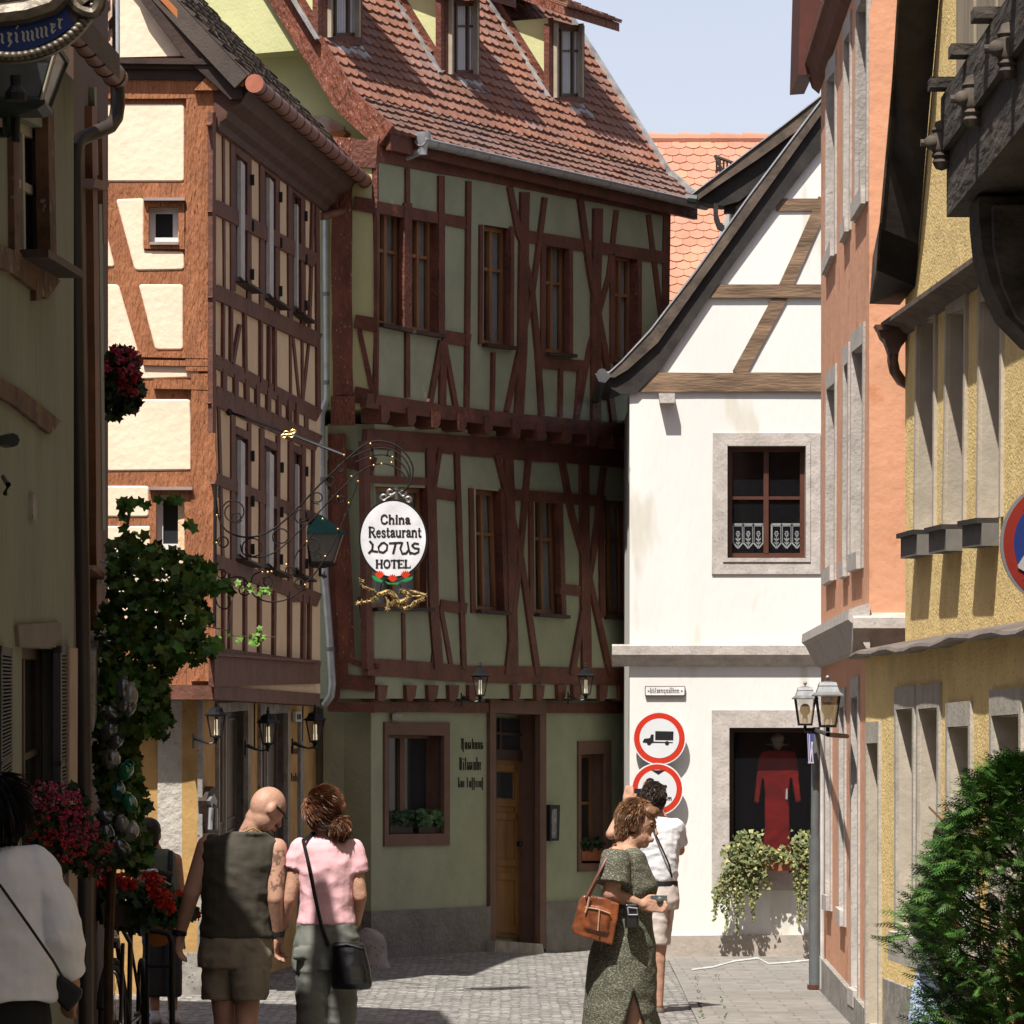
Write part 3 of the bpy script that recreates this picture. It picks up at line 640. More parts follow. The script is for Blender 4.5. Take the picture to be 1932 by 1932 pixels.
g.tube([pl(610, 1090, 29.6), pl(612, 1075, 29.72)], .012)
g.build('pipe_clip', mat('pipe clip metal', (.2, .2, .2), .5, metal=.5), gt)
Rv_ = MB()
for q in q_t: lining(Rv_, Wg, q, .2, .30)
for q in q_m: lining(Rv_, Wg, q, .2, .15)
Rv_.build('timber_reveal', M_red_timber, GH)
# ================================================================== CREAM HALF-TIMBERED HOUSE (left)
CH = thing('half_timbered_house', 'cream half-timbered house with orange brown beams, jettied over an ochre ground floor with wall lanterns', 'house', (-3, 40, 0))
Wcf = Wall(150, 25.5, 405, 25.5)
Wcs = Wall(405, 25.5, 604, 29.29)
fcorner = P(405, HZ, 25.5); fcorner.z = 0
def polyW(mb, W, pts, off, th): mb.prism([W.pt(x, y, off) for x, y in pts], -W.n * th)
# upper body
qs = [mp(tA, [(820, 1140), (985, 1140), (985, 1340), (820, 1340)]), mp(tD, [(862, 935), (1018, 935), (1018, 1240), (862, 1240)])]
wallslab(Wcf, [(60, 150), (404, 150), (404, 1292), (60, 1292)], qs, 'front_wall', M_orange_timber, CH, depth=.25, reveal=.14)
qw = [mp(tA, [(1298, 850), (1370, 893), (1370, 1598), (1298, 1562)]), mp(tA, [(1458, 945), (1527, 988), (1527, 1690), (1458, 1655)]), mp(tA, [(1612, 1058), (1668, 1098), (1668, 1765), (1612, 1735)]),
      mp(tD, [(1298, 600), (1372, 625), (1372, 1320), (1298, 1300)]), mp(tD, [(1458, 665), (1535, 690), (1530, 1375), (1456, 1350)]), mp(tD, [(1618, 700), (1672, 712), (1672, 1400), (1615, 1385)])]
A0 = Wcs.pt(405.5, HZ); B0 = Wcs.pt(604, HZ)
zt = 7.15; zb = Wcs.pt(405.5, 1294).z
outer = [Vector((A0.x, A0.y, zb)), Vector((B0.x, B0.y, zb)), Vector((B0.x, B0.y, zt)), Vector((A0.x, A0.y, zt))]
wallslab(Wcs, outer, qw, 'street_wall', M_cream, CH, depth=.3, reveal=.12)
# plaster panels on the front
pn = MB()
PAN = [mp(tA, [(500, 575), (1018, 575), (1018, 1003), (500, 1003)]), mp(tA, [(640, 1100), (795, 1095), (795, 1382), (1018, 1388), (1018, 1490), (745, 1495)]), mp(tA, [(480, 1285), (590, 1285), (635, 1475), (480, 1475)]),
    [tA(480, 1570), tA(655, 1570), tD(720, 0), tD(765, 150), tD(480, 150)], [tA(765, 1570), tA(1012, 1570), tD(1012, 138), tD(858, 138), tD(822, 0)], mp(tD, [(740, 222), (1100, 222), (1098, 290), (740, 302)]),
    mp(tD, [(560, 410), (1050, 410), (1065, 802), (560, 808)]), mp(tD, [(560, 888), (822, 888), (822, 1060), (560, 1060)]), mp(tD, [(560, 1110), (840, 1110), (840, 1480), (560, 1480)]), mp(tD, [(860, 1290), (1050, 1290), (1050, 1480), (860, 1480)]), mp(tD, [(560, 1560), (1075, 1560), (1078, 1790), (560, 1790)])]
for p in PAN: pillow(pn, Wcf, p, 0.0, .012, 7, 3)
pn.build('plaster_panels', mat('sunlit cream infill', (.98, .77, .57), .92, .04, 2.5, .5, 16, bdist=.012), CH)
# corner post and string mouldings standing proud on the front
T = MB()
timbers(T, Wcf, [(56, [(378, 180), (378, 700)]), (48, [(384, 705), (383, 1285)]), (38, [(60, 166), (375, 166), (408, 176)]), (10, [(270, 684), (404, 686)]), (9, [(60, 676), (230, 668), (400, 672)]), (18, [(290, 724), (402, 727)])], .03, .05)
T.build('corner_post', M_orange_timber, CH)
fr = MB(); frame_px(fr, Wcf, mp(tA, [(792, 1112), (1018, 1112), (1018, 1375), (792, 1372)]), qs[0], .03, .04); frame_px(fr, Wcf, mp(tD, [(825, 912), (1058, 912), (1058, 1275), (825, 1275)]), qs[1], .03, .04); fr.build('window_casing', M_orange_timber, CH)
fr = MB(); slab(fr, Wcf, mp(tA, [(790, 1090), (1020, 1090), (1020, 1106), (790, 1106)]), .08, .08); slab(fr, Wcf, mp(tD, [(822, 893), (1062, 893), (1062, 910), (822, 910)]), .08, .08); slab(fr, Wcf, mp(tA, [(825, 1335), (985, 1335), (985, 1350), (825, 1350)]), .05, .1); fr.build('drip_board', mat('weathered drip board', (.38, .30, .27), .7), CH)
for q in qs: window(Wcf, q, CH, off=-.07, fm=mat('white painted window frame', (.80, .80, .78), .5, .03, 4), gm=M_glass, fw=.05, mw=.02, cols=1, rows=(), th=.04)
# side timbers
T = MB()
timbers(T, Wcs, tl(tA, [(62, [(1178, 665), (1760, 1105)]), (76, [(1188, 1135), (1750, 1440)]), (76, [(1188, 1605), (1765, 1880)]), (18, [(1183, 620), (1183, 2390)]), (11, [(1236, 690), (1242, 1600)]), (26, [(1288, 770), (1290, 1610)]), (24, [(1378, 830), (1378, 1660)]), (24, [(1449, 880), (1450, 1690)]), (24, [(1534, 940), (1534, 1760)]), (24, [(1604, 1000), (1607, 1790)]), (24, [(1675, 1040), (1677, 1830)]), (12, [(1725, 1450), (1712, 1850)]), (20, [(1755, 1080), (1762, 2260)]),
    (12, [(1732, 1090), (1724, 1440)]), (10, [(1240, 1660), (1238, 1990)]), (12, [(1283, 1690), (1282, 2000)]), (13, [(1330, 1790), (1292, 2010)]), (13, [(1358, 1720), (1362, 2060)]), (11, [(1448, 1770), (1448, 2110)]), (10, [(1494, 1800), (1492, 2140)]), (11, [(1524, 1810), (1525, 2160)]), (11, [(1606, 1840), (1608, 2190)]), (12, [(1620, 1850), (1658, 2230)]), (12, [(1708, 1900), (1672, 2240)]), (10, [(1672, 1880), (1674, 2220)])]), .012, .04)
timbers(T, Wcs, tl(tD, [(72, [(1185, 195), (1765, 500)]), (100, [(1185, 385), (1762, 655)]), (60, [(1195, 848), (1760, 1075)]), (78, [(1185, 1300), (1765, 1520)]), (48, [(1185, 1802), (1770, 1880)]),
    (22, [(1245, 240), (1243, 360)]), (22, [(1308, 270), (1308, 390)]), (20, [(1368, 300), (1370, 420)]), (20, [(1428, 330), (1428, 450)]), (20, [(1490, 360), (1488, 480)]), (18, [(1546, 390), (1546, 505)]), (22, [(1605, 415), (1605, 530)]), (14, [(1645, 430), (1645, 550)]), (22, [(1694, 455), (1694, 575)]),
    (14, [(1210, 440), (1235, 1310)]), (24, [(1290, 500), (1290, 1330)]), (18, [(1380, 540), (1378, 1370)]), (24, [(1450, 570), (1448, 1400)]), (18, [(1540, 610), (1538, 1420)]), (24, [(1610, 640), (1608, 1450)]), (20, [(1680, 665), (1678, 1470)]), (12, [(1735, 690), (1722, 1480)]),
    (11, [(1240, 1350), (1240, 1810)]), (14, [(1280, 1370), (1276, 1820)]), (13, [(1360, 1395), (1360, 1830)]), (13, [(1440, 1420), (1440, 1840)]), (13, [(1522, 1440), (1518, 1850)]), (13, [(1608, 1470), (1606, 1860)]), (14, [(1684, 1490), (1680, 1870)]), (12, [(1718, 1500), (1715, 1870)]), (70, [(1320, 1395), (1320, 1440)]), (80, [(1480, 1430), (1480, 1490)]), (70, [(1640, 1470), (1640, 1530)])]), .012, .04)
T.build('timber_frame', M_brown_timber, CH)
for k, q in enumerate(qw):
    fo = MB(); c_ = [Wcs.pt(x, y) - Wcs.n * .03 for x, y in q]
    fo.prism([bil(c_, .0, .0), bil(c_, 1, 0), bil(c_, 1, 1), bil(c_, 0, 1)], -Wcs.n * .05)
    w_ = fo.build('window', M_dkwood, CH)
    s = MB(); 
    if k % 3 != 2: s.prism([bil(c_, u, v) + Wcs.n * .075 for u, v in ((.03, .05), (.34, .07), (.34, .97), (.03, .95))], -Wcs.n * .03)
    else: s.prism([bil(c_, u, v) + Wcs.n * .075 for u, v in ((.03, .10), (.14, .12), (.14, .95), (.03, .93))], -Wcs.n * .03)
    s.build('white_casement', M_wgrey, w_)
    s = MB(); s.prism([bil(c_, u, v) + Wcs.n * .045 for u, v in ((-.05, -.06), (1.02, -.045), (1.02, .02), (-.05, 0))], -Wcs.n * .07)
    s.prism([bil(c_, u, v) + Wcs.n * .045 for u, v in ((.93, .0), (1.02, .0), (1.02, 1), (.93, 1))], -Wcs.n * .07); s.build('frame', M_brown_timber, w_)
    s = MB(); s.prism([bil(c_, u, v) + Wcs.n * .14 for u, v in ((-.02, .985), (1.2, 1.005), (1.2, 1.025), (-.02, 1.0))], -Wcs.n * .2); s.build('sill', M_dkwood, w_)
    s = MB(); 
    for v in (.14, .5, .88): s.box(bil(c_, 1.06, v) + Wcs.n * .06, (.03, .03, .09))
    s.build('shutter_hinge', M_iron, w_)
# jetty underside, ground floor
jb = MB(); jb.prism([Wcf.pt(x, y, .02) for x, y in [(60, 1292), (405, 1292), (405, 1297), (60, 1297)]], -Wcf.n * .6)
A = Wcs.pt(404, 1297, .02); B = Wcs.pt(604, 1297, .02)
jb.prism([Vector((A.x, A.y, zb)), Vector((B.x, B.y, zb)), Vector((B.x, B.y, zb - .11)), Vector((A.x, A.y, zb - .11))], -Wcs.n * .35); jb.build('jetty_beam', M_brown_timber, CH)
jf = MB(); slab(jf, Wcs, [(405, 1236), (604, 1250), (604, 1290), (405, 1296)], .045, .05); slab(jf, Wcs, [(405, 1232), (604, 1246), (604, 1251), (405, 1237)], .09, .09); jf.build('fascia_board', M_brown_timber, CH)
Wcg = Wall(376, 25.75, 603, 30.2)
q_g = [mp(tG, [(1215, 215), (1370, 200), (1368, 1500), (1215, 1640)]), mp(tG, [(1448, 222), (1590, 215), (1588, 1400), (1448, 1450)])]
A0 = Wcg.pt(376, HZ); B0 = Wcg.pt(603, HZ)
wallslab(Wcg, [Vector((A0.x, A0.y, -.1)), Vector((B0.x, B0.y, -.1)), Vector((B0.x, B0.y, zb - .11)), Vector((A0.x, A0.y, zb - .11))], q_g, 'ground_floor_wall', mat('ochre lime wash', (.55, .33, .12), .9, .15, 3, .4, 25, spot=((.30, .20, .12), 16, .66)), CH, depth=.3, reveal=.16)
Wcgf = Wall(150, 25.78, 376, 25.78)
g = MB(); g.prism([Wcgf.pt(x, y) for x, y in [(60, 1300), (376, 1300), (376, 1900), (60, 1900)]], -Wcgf.n * .3); g.build('ground_floor_wall', mat('ochre lime wash', (.5, .3, .1)), CH)
g = MB(); g.prism([Wcgf.pt(x, y, .03) for x, y in [(298, 1322), (375, 1322), (376, 1900), (296, 1900)]], -Wcgf.n * .2); g.build('corner_stonework', mat('rough pale render', (.55, .50, .43), .95, .08, 3, 1.0, 18, bdist=.02), CH)
g = MB(); g.prism([Wcgf.pt(x, y, .06) for x, y in [(345, 1798), (381, 1796), (388, 1890), (340, 1890)]], -Wcgf.n * .25); g.build('corner_plinth', M_stonedk, CH)
g = MB(); slab(g, Wcg, mp(tG, [(1120, 90), (1210, 90), (1210, 200), (1120, 200)]), -.0, .0) if False else None
fr = MB()
for q, o in ((q_g[0], mp(tG, [(1208, 160), (1385, 150), (1380, 1500), (1208, 1640)])), (q_g[1], mp(tG, [(1440, 160), (1600, 155), (1600, 1400), (1440, 1450)]))): frame_px(fr, Wcg, o, q, .03, .04)
lining(fr, Wcg, q_g[0], .155); lining(fr, Wcg, q_g[1], .155)
fr.build('stone_surround', M_stonedk, CH)
for q in q_g:
    c_ = [Wcg.pt(x, y) - Wcg.n * .1 for x, y in q]; g = MB(); g.prism(c_, -Wcg.n * .04)
    for u0, u1 in ((.08, .46), (.54, .94)):
        for v0, v1 in ((.03, .45), (.49, .97)):
            for a_, b_, c2, d2 in ((u0, v0, u1, v0 + .008), (u0, v1 - .008, u1, v1), (u0, v0, u0 + .04, v1), (u1 - .04, v0, u1, v1)):
                g.prism([bil(c_, a_, b_) + Wcg.n * .018, bil(c_, c2, b_) + Wcg.n * .018, bil(c_, c2, d2) + Wcg.n * .018, bil(c_, a_, d2) + Wcg.n * .018], -Wcg.n * .016)
    dd = g.build('door', mat('grey brown door wood', (.22, .18, .14), .7, .15, 5, .3, 25, stretch=(1, 1, .2)), CH)
    g = MB(); g.prism([bil(c_, u, v) + Wcg.n * .03 for u, v in ((.49, 0), (.52, 0), (.52, 1), (.49, 1))], -Wcg.n * .03); g.build('centre_batten', mat('pale batten', (.40, .36, .32), .7), dd)
g = MB(); slab(g, Wcg, mp(tG, [(1117, 90), (1124, 92), (1124, 1600), (1117, 1600)]), .05, .04); slab(g, Wcg, [tG(1660, 240), tG(1678, 240), tG(1678, 1560), tG(1660, 1560)], .03, .04); g.build('trim_strip', M_stonedk, CH)
# roof
rc = MB()
ge = Wcs.pt(477, 152, .35)
# gable triangle, cornice
Wg2 = Wcf
g = MB(); g.prism([Wcf.pt(x, y, -.01) for x, y in [(60, -70), (262, -70), (400, 118), (60, 118)]], -Wcf.n * .2); g.build('gable_wall', M_orange_timber, CH)
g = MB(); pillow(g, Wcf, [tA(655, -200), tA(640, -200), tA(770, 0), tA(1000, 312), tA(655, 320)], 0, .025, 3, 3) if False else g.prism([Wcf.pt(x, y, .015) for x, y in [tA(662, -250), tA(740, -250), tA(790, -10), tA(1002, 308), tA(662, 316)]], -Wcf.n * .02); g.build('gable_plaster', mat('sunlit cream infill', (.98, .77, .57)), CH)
g = MB()
for (y0, y1, o) in ((110, 117, .16), (117, 126, .11), (126, 147, .06)): g.prism([Wcf.pt(x, y, o) for x, y in [(60, y0), (402, y0), (430, y1 + 5), (60, y1)]], -Wcf.n * (o + .02))
g.build('cornice', M_dkwood, CH)
vo = .17
g = MB(); g.prism([Wcf.pt(x, y, vo) for x, y in [tA(770, -200), tA(885, 0), tA(1330, 475), tA(1345, 472), tA(1350, 448), tA(925, -5), tA(830, -200)]], -Wcf.n * .06); g.build('verge_capping', M_copor, CH)
g = MB(); g.prism([Wcf.pt(x, y, vo - .03) for x, y in [tA(700, -200), tA(780, 0), tA(1005, 305), tA(1190, 470), tA(1270, 548), tA(1335, 540), tA(1336, 470), tA(880, 0), tA(790, -200)]], -Wcf.n * .3); g.build('verge_board', M_dkwood, CH)
# roof surface rising from the street eave
ze2 = ge.z; phc = R(47); sc = (-Wcs.n * math.cos(phc) + Z * math.sin(phc))
o = Wcs.at(Wcs.u(405) - .38, ze2 + .05, .30); o = Wcs.a + Wcs.d * (-.2) + Wcs.n * .30 + Z * (ze2 + .05)
Lr = (Wcs.pt(604, HZ) - Wcs.a).length + .75
tile_roof('roof', M_tiledk, CH, o, Wcs.d, sc, Lr, 4.5, .16, .2, .03, .14)
gp = MB(); ga = Wcs.a + Wcs.d * (-.22) + Wcs.n * .36 + Z * (ze2 - .02); gb = ga + Wcs.d * (Lr + .1) - Z * .03
gp.tube([ga, gb], .062, 14)
g = gp.build('gutter', M_copper, CH, smooth=True)
gp = MB()
for i in range(17): p = ga + (gb - ga) * ((i + .5) / 17); gp.tube([p, p + Wcs.d * .02], .068, 14)
gp.build('gutter_joints', mat('dark gutter joint', (.05, .025, .02), .6), g)
gp = MB(); gp.lathe([(.001, 0), (.075, 0), (.075, .012), (.001, .012)], ga, 14, ax=-Wcs.d); gp.build('gutter_end_cap', mat('red gutter end', (.45, .15, .09), .5), g)
gp = MB(); gp.tube([gb, gb + Wcs.d * .05 - Z * .08, P(688, 375, 29.7), P(680, 388, 29.7), P(660, 396, 29.6), P(606, 408, 29.35)], .04, 10); gp.build('gutter_swan_neck', M_copper, g, smooth=True)
# eaves cornice moulding below the gutter
prof = [(0, -.36), (.04, -.36), (.05, -.30), (.10, -.27), (.12, -.20), (.22, -.15), (.26, -.08), (.30, -.04), (.30, .05), (0, .05)]
g = MB(); a = Wcs.a - Wcs.d * .2; rings = []
for t in (-.05, Lr - .45): rings.append([Wcs.a + Wcs.d * t + Wcs.n * x + Z * (ze2 + y) for x, y in prof])
g.loft(rings); g.build('eaves_cornice', mat('dark brown cornice paint', (.105, .045, .03), .7, .2, 6, .4, 20), CH)
g = MB(); g.prism([Wcf.pt(x, y, .1) for x, y in [(366, 170), (410, 170), (428, 158), (410, 140), (392, 142)]], -Wcf.n * .25); g.build('eaves_bracket', M_orange_timber, CH)
# lettering, house number plate, little boxes
SEG = {}
def strokes(name, items, W_or_f, m, parent, th=.004):
    mb = MB()
    for pts, w in items:
        pts = [Vector(p) for p in pts]
        for a, b in zip(pts, pts[1:]):
            d = (b - a)
            if d.length < 1e-9: continue
            d.normalize(); nn = Vector((-d.y, d.x)) * w / 2; e = d * w * .25
            q = [a - e + nn, b + e + nn, b + e - nn, a - e - nn]; k = random.uniform(0, .0006)
            P3 = [W_or_f(p.x, p.y) for p in q]; n_ = (P3[1] - P3[0]).cross(P3[3] - P3[0])
            if n_.length < 1e-12: continue
            n_.normalize(); n_ = n_ if n_.dot(CAM - P3[0]) > 0 else -n_
            mb.prism([p + n_ * (th + k) for p in P3], -n_ * th)
    return mb.build(name, m, parent)
def blackletter(text, x0, y0, cw, h, w):
    """upright minim-built lettering: x advance cw, x-height h (units of the target map, y down)"""
    out = []; x = x0
    G = {'n': 2, 'm': 3, 'u': 2, 'i': 1, 'r': 1, 'l': 1, 's': 1, 'e': 1, 't': 1, 'a': 2, 'o': 2, 'h': 2, 'b': 2, 'k': 1, 'f': 1, 'z': 1, 'c': 1, 'g': 2, 'ü': 2}
    for ch in text:
        if ch == ' ': x += cw * .8; continue
        up = ch.isupper(); c = ch.lower(); n = G.get(c, 2); s = cw * .55; hh = h * 1.5 if up else h
        for k in range(n):
            xx = x + k * s; top = y0 - hh
            if c in 'lhbkf' and k == 0 or up: top = y0 - h * 1.6
            bot = y0 + (h * .45 if (c in 'gf' or (c == 's' and False)) and k == n - 1 else 0)
            out.append(([(xx - w * .5, top - w * .2), (xx, top + w * .4), (xx, bot - w * .4), (xx + w * .6, bot + w * .1)], w))
        if c in 'naohbmgu' and n > 1: out.append(([(x, y0 - (h if c != 'u' else 0) * .98), (x + s * (n - 1), y0 - (h if c != 'u' else 0) * .86)], w * .5))
        if c in 'aobg' : out.append(([(x, y0 - w * .3), (x + s, y0)], w * .6))
        if c == 't' or c == 'f': out.append(([(x - s * .5, y0 - h), (x + s * .6, y0 - h)], w * .5))
        if c in 'eczsr': out.append(([(x, y0 - h), (x + s * .75, y0 - h * .85)], w * .7))
        if c in 'ec': out.append(([(x, y0), (x + s * .7, y0 - h * .12)], w * .5))
        if c == 'e': out.append(([(x, y0 - h * .5), (x + s * .6, y0 - h * .75)], w * .4))
        if c in 'sz': out += [([(x + s * .75, y0 - h * .55), (x + s * .7, y0 - h * .05), (x - w * .5, y0)], w * .8)]
        if c in 'iü': out.append(([(x, y0 - h * 1.45), (x + w * .6, y0 - h * 1.3)], w * .8))
        x += s * (n - 1) + cw * (.85 if n == 1 else .7) + (cw * .2 if up else 0)
    return out
lm = mat('faded dark lettering', (.16, .10, .05), .9)
strokes('lettering', blackletter('Hotel', tG(1610, 440)[0], tG(1610, 440)[1], 3.4, 9, 1.2) + blackletter('Rabe', tG(1610, 570)[0], tG(1610, 590)[1], 3.4, 9, 1.2), lambda x, y: Wcg.pt(x, y, .004), lm, CH)
strokes('lettering', blackletter('Gasthaus', tH(755, 415)[0], tH(755, 413)[1], 4.6, 12, 1.15) + blackletter('Pilsstube', tH(745, 530)[0], tH(745, 528)[1], 4.6, 14, 1.15) + blackletter('Zur Kafftruf', tH(738, 625)[0], tH(738, 624)[1], 4.1, 11, 1.0), lambda x, y: Wg.pt(x, y, .004), mat('black wall lettering', (.012, .012, .01), .8), GH)
g = MB(); slab(g, Wcg, mp(tG, [(1632, 207), (1665, 207), (1665, 264), (1632, 264)]), .04, .03); tag(g.build('number_plate', mat('white enamel', (.7, .7, .68), .4)), 'small white house number plate beside the third wall lantern', 'number plate')
strokes('number', [([tG(1642, 222), tG(1642, 250)], .9), ([tG(1650, 222), tG(1650, 250)], .9), ([tG(1650, 236), tG(1657, 236)], .9), ([tG(1657, 222), tG(1657, 250)], .9)], lambda x, y: Wcg.pt(x, y, .042), M_black, bpy.data.objects['number_plate'])
SB = thing('small_relief_plaque', 'dark carved relief plaque hanging on the ochre wall under the first wall lantern', 'plaque', Wcg.pt(*tG(1180, 800)))
g = MB(); slab(g, Wcg, mp(tG, [(1150, 650), (1180, 620), (1208, 650), (1200, 740), (1195, 880), (1150, 880), (1140, 700)]), .09, .07); g.build('backboard', M_dkwood, SB)
g = MB(); slab(g, Wcg, mp(tG, [(1160, 700), (1182, 660), (1200, 700), (1195, 730), (1180, 710), (1168, 740)]), .12, .03); g.tube([Wcg.pt(*tG(1165, 740), .12), Wcg.pt(*tG(1160, 860), .12)], .02); g.tube([Wcg.pt(*tG(1190, 740), .12), Wcg.pt(*tG(1188, 860), .12)], .02); g.build('carving', mat('pewter carving', (.35, .35, .34), .4, metal=.4), SB)

# ================================================================== LEFT HOUSES
LH = thing('rendered_house', 'shaded pale green rendered house with brown jetty beams at the left picture edge', 'house', (-3, 22, 0))
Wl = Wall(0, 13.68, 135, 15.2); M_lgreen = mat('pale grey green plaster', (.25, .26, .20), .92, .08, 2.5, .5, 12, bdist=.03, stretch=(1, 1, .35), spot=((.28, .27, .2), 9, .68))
zl = 5.2
qL = [mp(tA, [(95, 640), (270, 720), (285, 1490), (100, 1380)])]
A0 = Wl.a - Wl.d * 12; B0 = Wl.pt(139, HZ)
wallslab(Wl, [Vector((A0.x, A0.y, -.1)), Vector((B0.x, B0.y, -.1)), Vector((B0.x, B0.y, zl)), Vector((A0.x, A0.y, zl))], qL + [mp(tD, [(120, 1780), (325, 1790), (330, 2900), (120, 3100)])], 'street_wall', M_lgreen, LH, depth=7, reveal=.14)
T = MB(); timbers(T, Wl, tl(tD, [(95, [(-60, 310), (100, 400), (310, 565)]) ]), .02, .06); timbers(T, Wl, tl(tA, [(120, [(-80, 1380), (90, 1450), (300, 1600)]), (35, [(280, 600), (300, 1560)]), (26, [(215, 1540), (212, 1660)]), (30, [(90, 700), (95, 1400)]), (90, [(-50, 640), (60, 660)])]), .02, .06); T.build('timber_frame', mat('faded brown timber', (.17, .085, .05), .85, .3, 5, .6, 20, spot=((.24, .21, .17), 12, .62)), LH)
fo = window(Wl, qL[0], LH, off=-.05, fm=mat('pale striped window frame', (.42, .38, .33), .7, .1, 5), gm=M_glass, fw=.045, mw=.04, cols=2, rows=(.45,), sill=.14, sillm=M_dkwood)
# shuttered ground floor window
q = mp(tD, [(120, 1780), (325, 1790), (330, 2900), (120, 3100)])
fo = window(Wl, q, LH, off=-.08, fm=mat('brown window frame', (.12, .09, .07), .7), gm=M_glass, fw=.05, mw=.03, cols=2, rows=(.5,))
for x0, x1 in ((8, 70), (335, 425)):
    g = MB(); c_ = [Wl.pt(*tD(x, y), .04) for x, y in ((x0, 1770), (x1, 1785), (x1, 3000), (x0, 3100))]
    for u0, u1, v0, v1 in ((0, .1, 0, 1), (.9, 1, 0, 1), (0, 1, 0, .03), (0, 1, .97, 1), (0, 1, .48, .5)): g.prism([bil(c_, u0, v0), bil(c_, u1, v0), bil(c_, u1, v1), bil(c_, u0, v1)], -Wl.n * .035)
    for i in range(60):
        v = .03 + i * .0157; g.prism([bil(c_, .1, v), bil(c_, .9, v), bil(c_, .9, v + .004) - Wl.n * .03, bil(c_, .1, v + .004) - Wl.n * .03], Vector((0, 0, -.008)))
    sh = g.build('shutter', mat('dark louvred shutter', (.045, .05, .05), .6), LH)
g = MB(); slab(g, Wl, mp(tD, [(100, 1655), (340, 1640), (340, 1780), (110, 1775)]), .02, .03); g.build('lintel', mat('brown grey lintel', (.22, .18, .15), .9, .1, 5), LH)
g = MB(); slab(g, Wl, mp(tD, [(385, 1780), (430, 1785), (425, 3200), (380, 3200)]), .05, .05); g.build('corner_board', mat('pale corner board', (.42, .30, .22), .8, .1, 6), LH)
g = MB(); slab(g, Wl, mp(tD, [(182, 935), (200, 930), (203, 1075), (183, 1075)]), .02, .03); g.build('wall_scar', M_stonedk, LH)
g = MB(); g.tube([Wl.pt(*tD(25, 640), .02), Wl.pt(*tD(70, 635), .12)], .03); g.tube([Wl.pt(*tD(20, 840), .03), Wl.pt(*tD(45, 880), .1), Wl.pt(*tD(30, 930), .08)], .012); g.build('iron_hook', M_iron, LH)
# left roof and gutter
g = MB(); up = (-Wl.n * math.cos(R(48)) + Z * math.sin(R(48))); a = Vector((A0.x, A0.y, zl)) + Wl.n * .22; b = Vector((B0.x, B0.y, zl)) + Wl.d * .02 + Wl.n * .22
g.prism([a, b, b + Z * .12, a + Z * .12], up * 6.5); g.build('roof', M_tiledk, LH)
g = MB(); a = Wl.a - Wl.d * 10 + Wl.n * .2 + Z * (zl + .05); ge_ = P(221, 148, 15.6)
st = ge_ - Wl.d * 10; g.tube([st, ge_], .055, 14)
gg = g.build('gutter', M_copper, LH, smooth=True)
g = MB()
for i in range(14): p = ge_ - Wl.d * (.12 + i * .32); g.tube([p, p - Wl.d * .02], .060, 14)
g.build('gutter_joints', M_black, gg)
g = MB(); dk = mat('dark painted downpipe', (.045, .032, .028), .45, .1, 5, spec=.4)
g.tube([ge_ - Z * .02, P(222, 175, 15.6), P(222, 200, 15.6), P(219, 222, 15.6), P(208, 238, 15.55), P(180, 250, 15.5), P(152, 262, 15.45), P(143, 278, 15.4), P(141, 310, 15.4), P(147, 700, 15.4), P(156, 1100, 15.42), P(160, 1500, 15.45), P(163, 2150, 15.5)], .036, 12); g.build('downpipe', dk, gg, smooth=True)

BH = thing('timber_house', 'narrow dark brown timbered house in shade behind the dark downpipe', 'house', (-3, 28, 0))
Wb = Wall(139, 15.95, 205, 21.4); M_bb = mat('dark brown boarding', (.10, .05, .03), .75, .25, 4, .5, 15, stretch=(3, 3, .4))
A0 = Wb.pt(139, HZ); B0 = Wb.pt(204, HZ)
wallslab(Wb, [Vector((A0.x, A0.y, -.1)), Vector((B0.x, B0.y, -.1)), Vector((B0.x, B0.y, 8.2)), Vector((A0.x, A0.y, 8.2))], [], 'street_wall', M_bb, BH, depth=6)
g = MB(); up = (-Wb.n * math.cos(R(45)) + Z * math.sin(R(45))); a = Vector((A0.x, A0.y, 8.1)) + Wb.n * .3; b = Vector((B0.x, B0.y, 8.1)) + Wb.n * .3; g.prism([a, b, b + Z * .15, a + Z * .15], up * 5); g.build('roof', M_tiledk, BH)
g = MB(); timbers(g, Wb, [(9, [(178, 200), (184, 700), (188, 1250)]), (7, [(196, 230), (199, 460)])], .03, .08); timbers(g, Wb, [(16, [(178, 345), (205, 352)]), (10, [(178, 1070), (200, 1090)])], .08, .1); g.build('timber_frame', mat('warm brown boards', (.20, .085, .04), .75, .2, 4, .4, 15), BH)
g = MB(); timbers(g, Wb, [(4, [(180, 165), (184, 330)]), (6, [(190, 385), (197, 1000)])], .02, .04); g.build('plaster_strip', M_lgreen, BH)
g = MB(); slab(g, Wb, [(182, 1225), (192, 1180), (200, 1210), (196, 1290), (176, 1380), (178, 1230)], .06, .08); g.build('stone_corner', M_stonedk, BH)
EB = thing('junction_box', 'pair of small grey electrical junction boxes with a looped cable on the brown wall', 'junction box', Wb.pt(188, 1088))
for x0, x1 in ((176, 194), (199, 219)):
    g = MB(); c_ = P((x0 + x1) / 2, 1088, 18.6); g.box(c_, ((x1 - x0) / 330, .1, .075)); g.build('box', mat('grey plastic', (.38, .38, .38), .5), EB)
g = MB(); D_ = 18.5; g.tube([P(180, 1075, D_), P(184, 1062, D_), P(192, 1058, D_), P(200, 1060, D_), P(208, 1068, D_), P(209, 1076, D_)], .008); g.tube([P(182, 1102, D_), P(178, 1125, D_)], .006); g.build('cable', mat('grey cable', (.4, .4, .4), .5), EB, smooth=True)
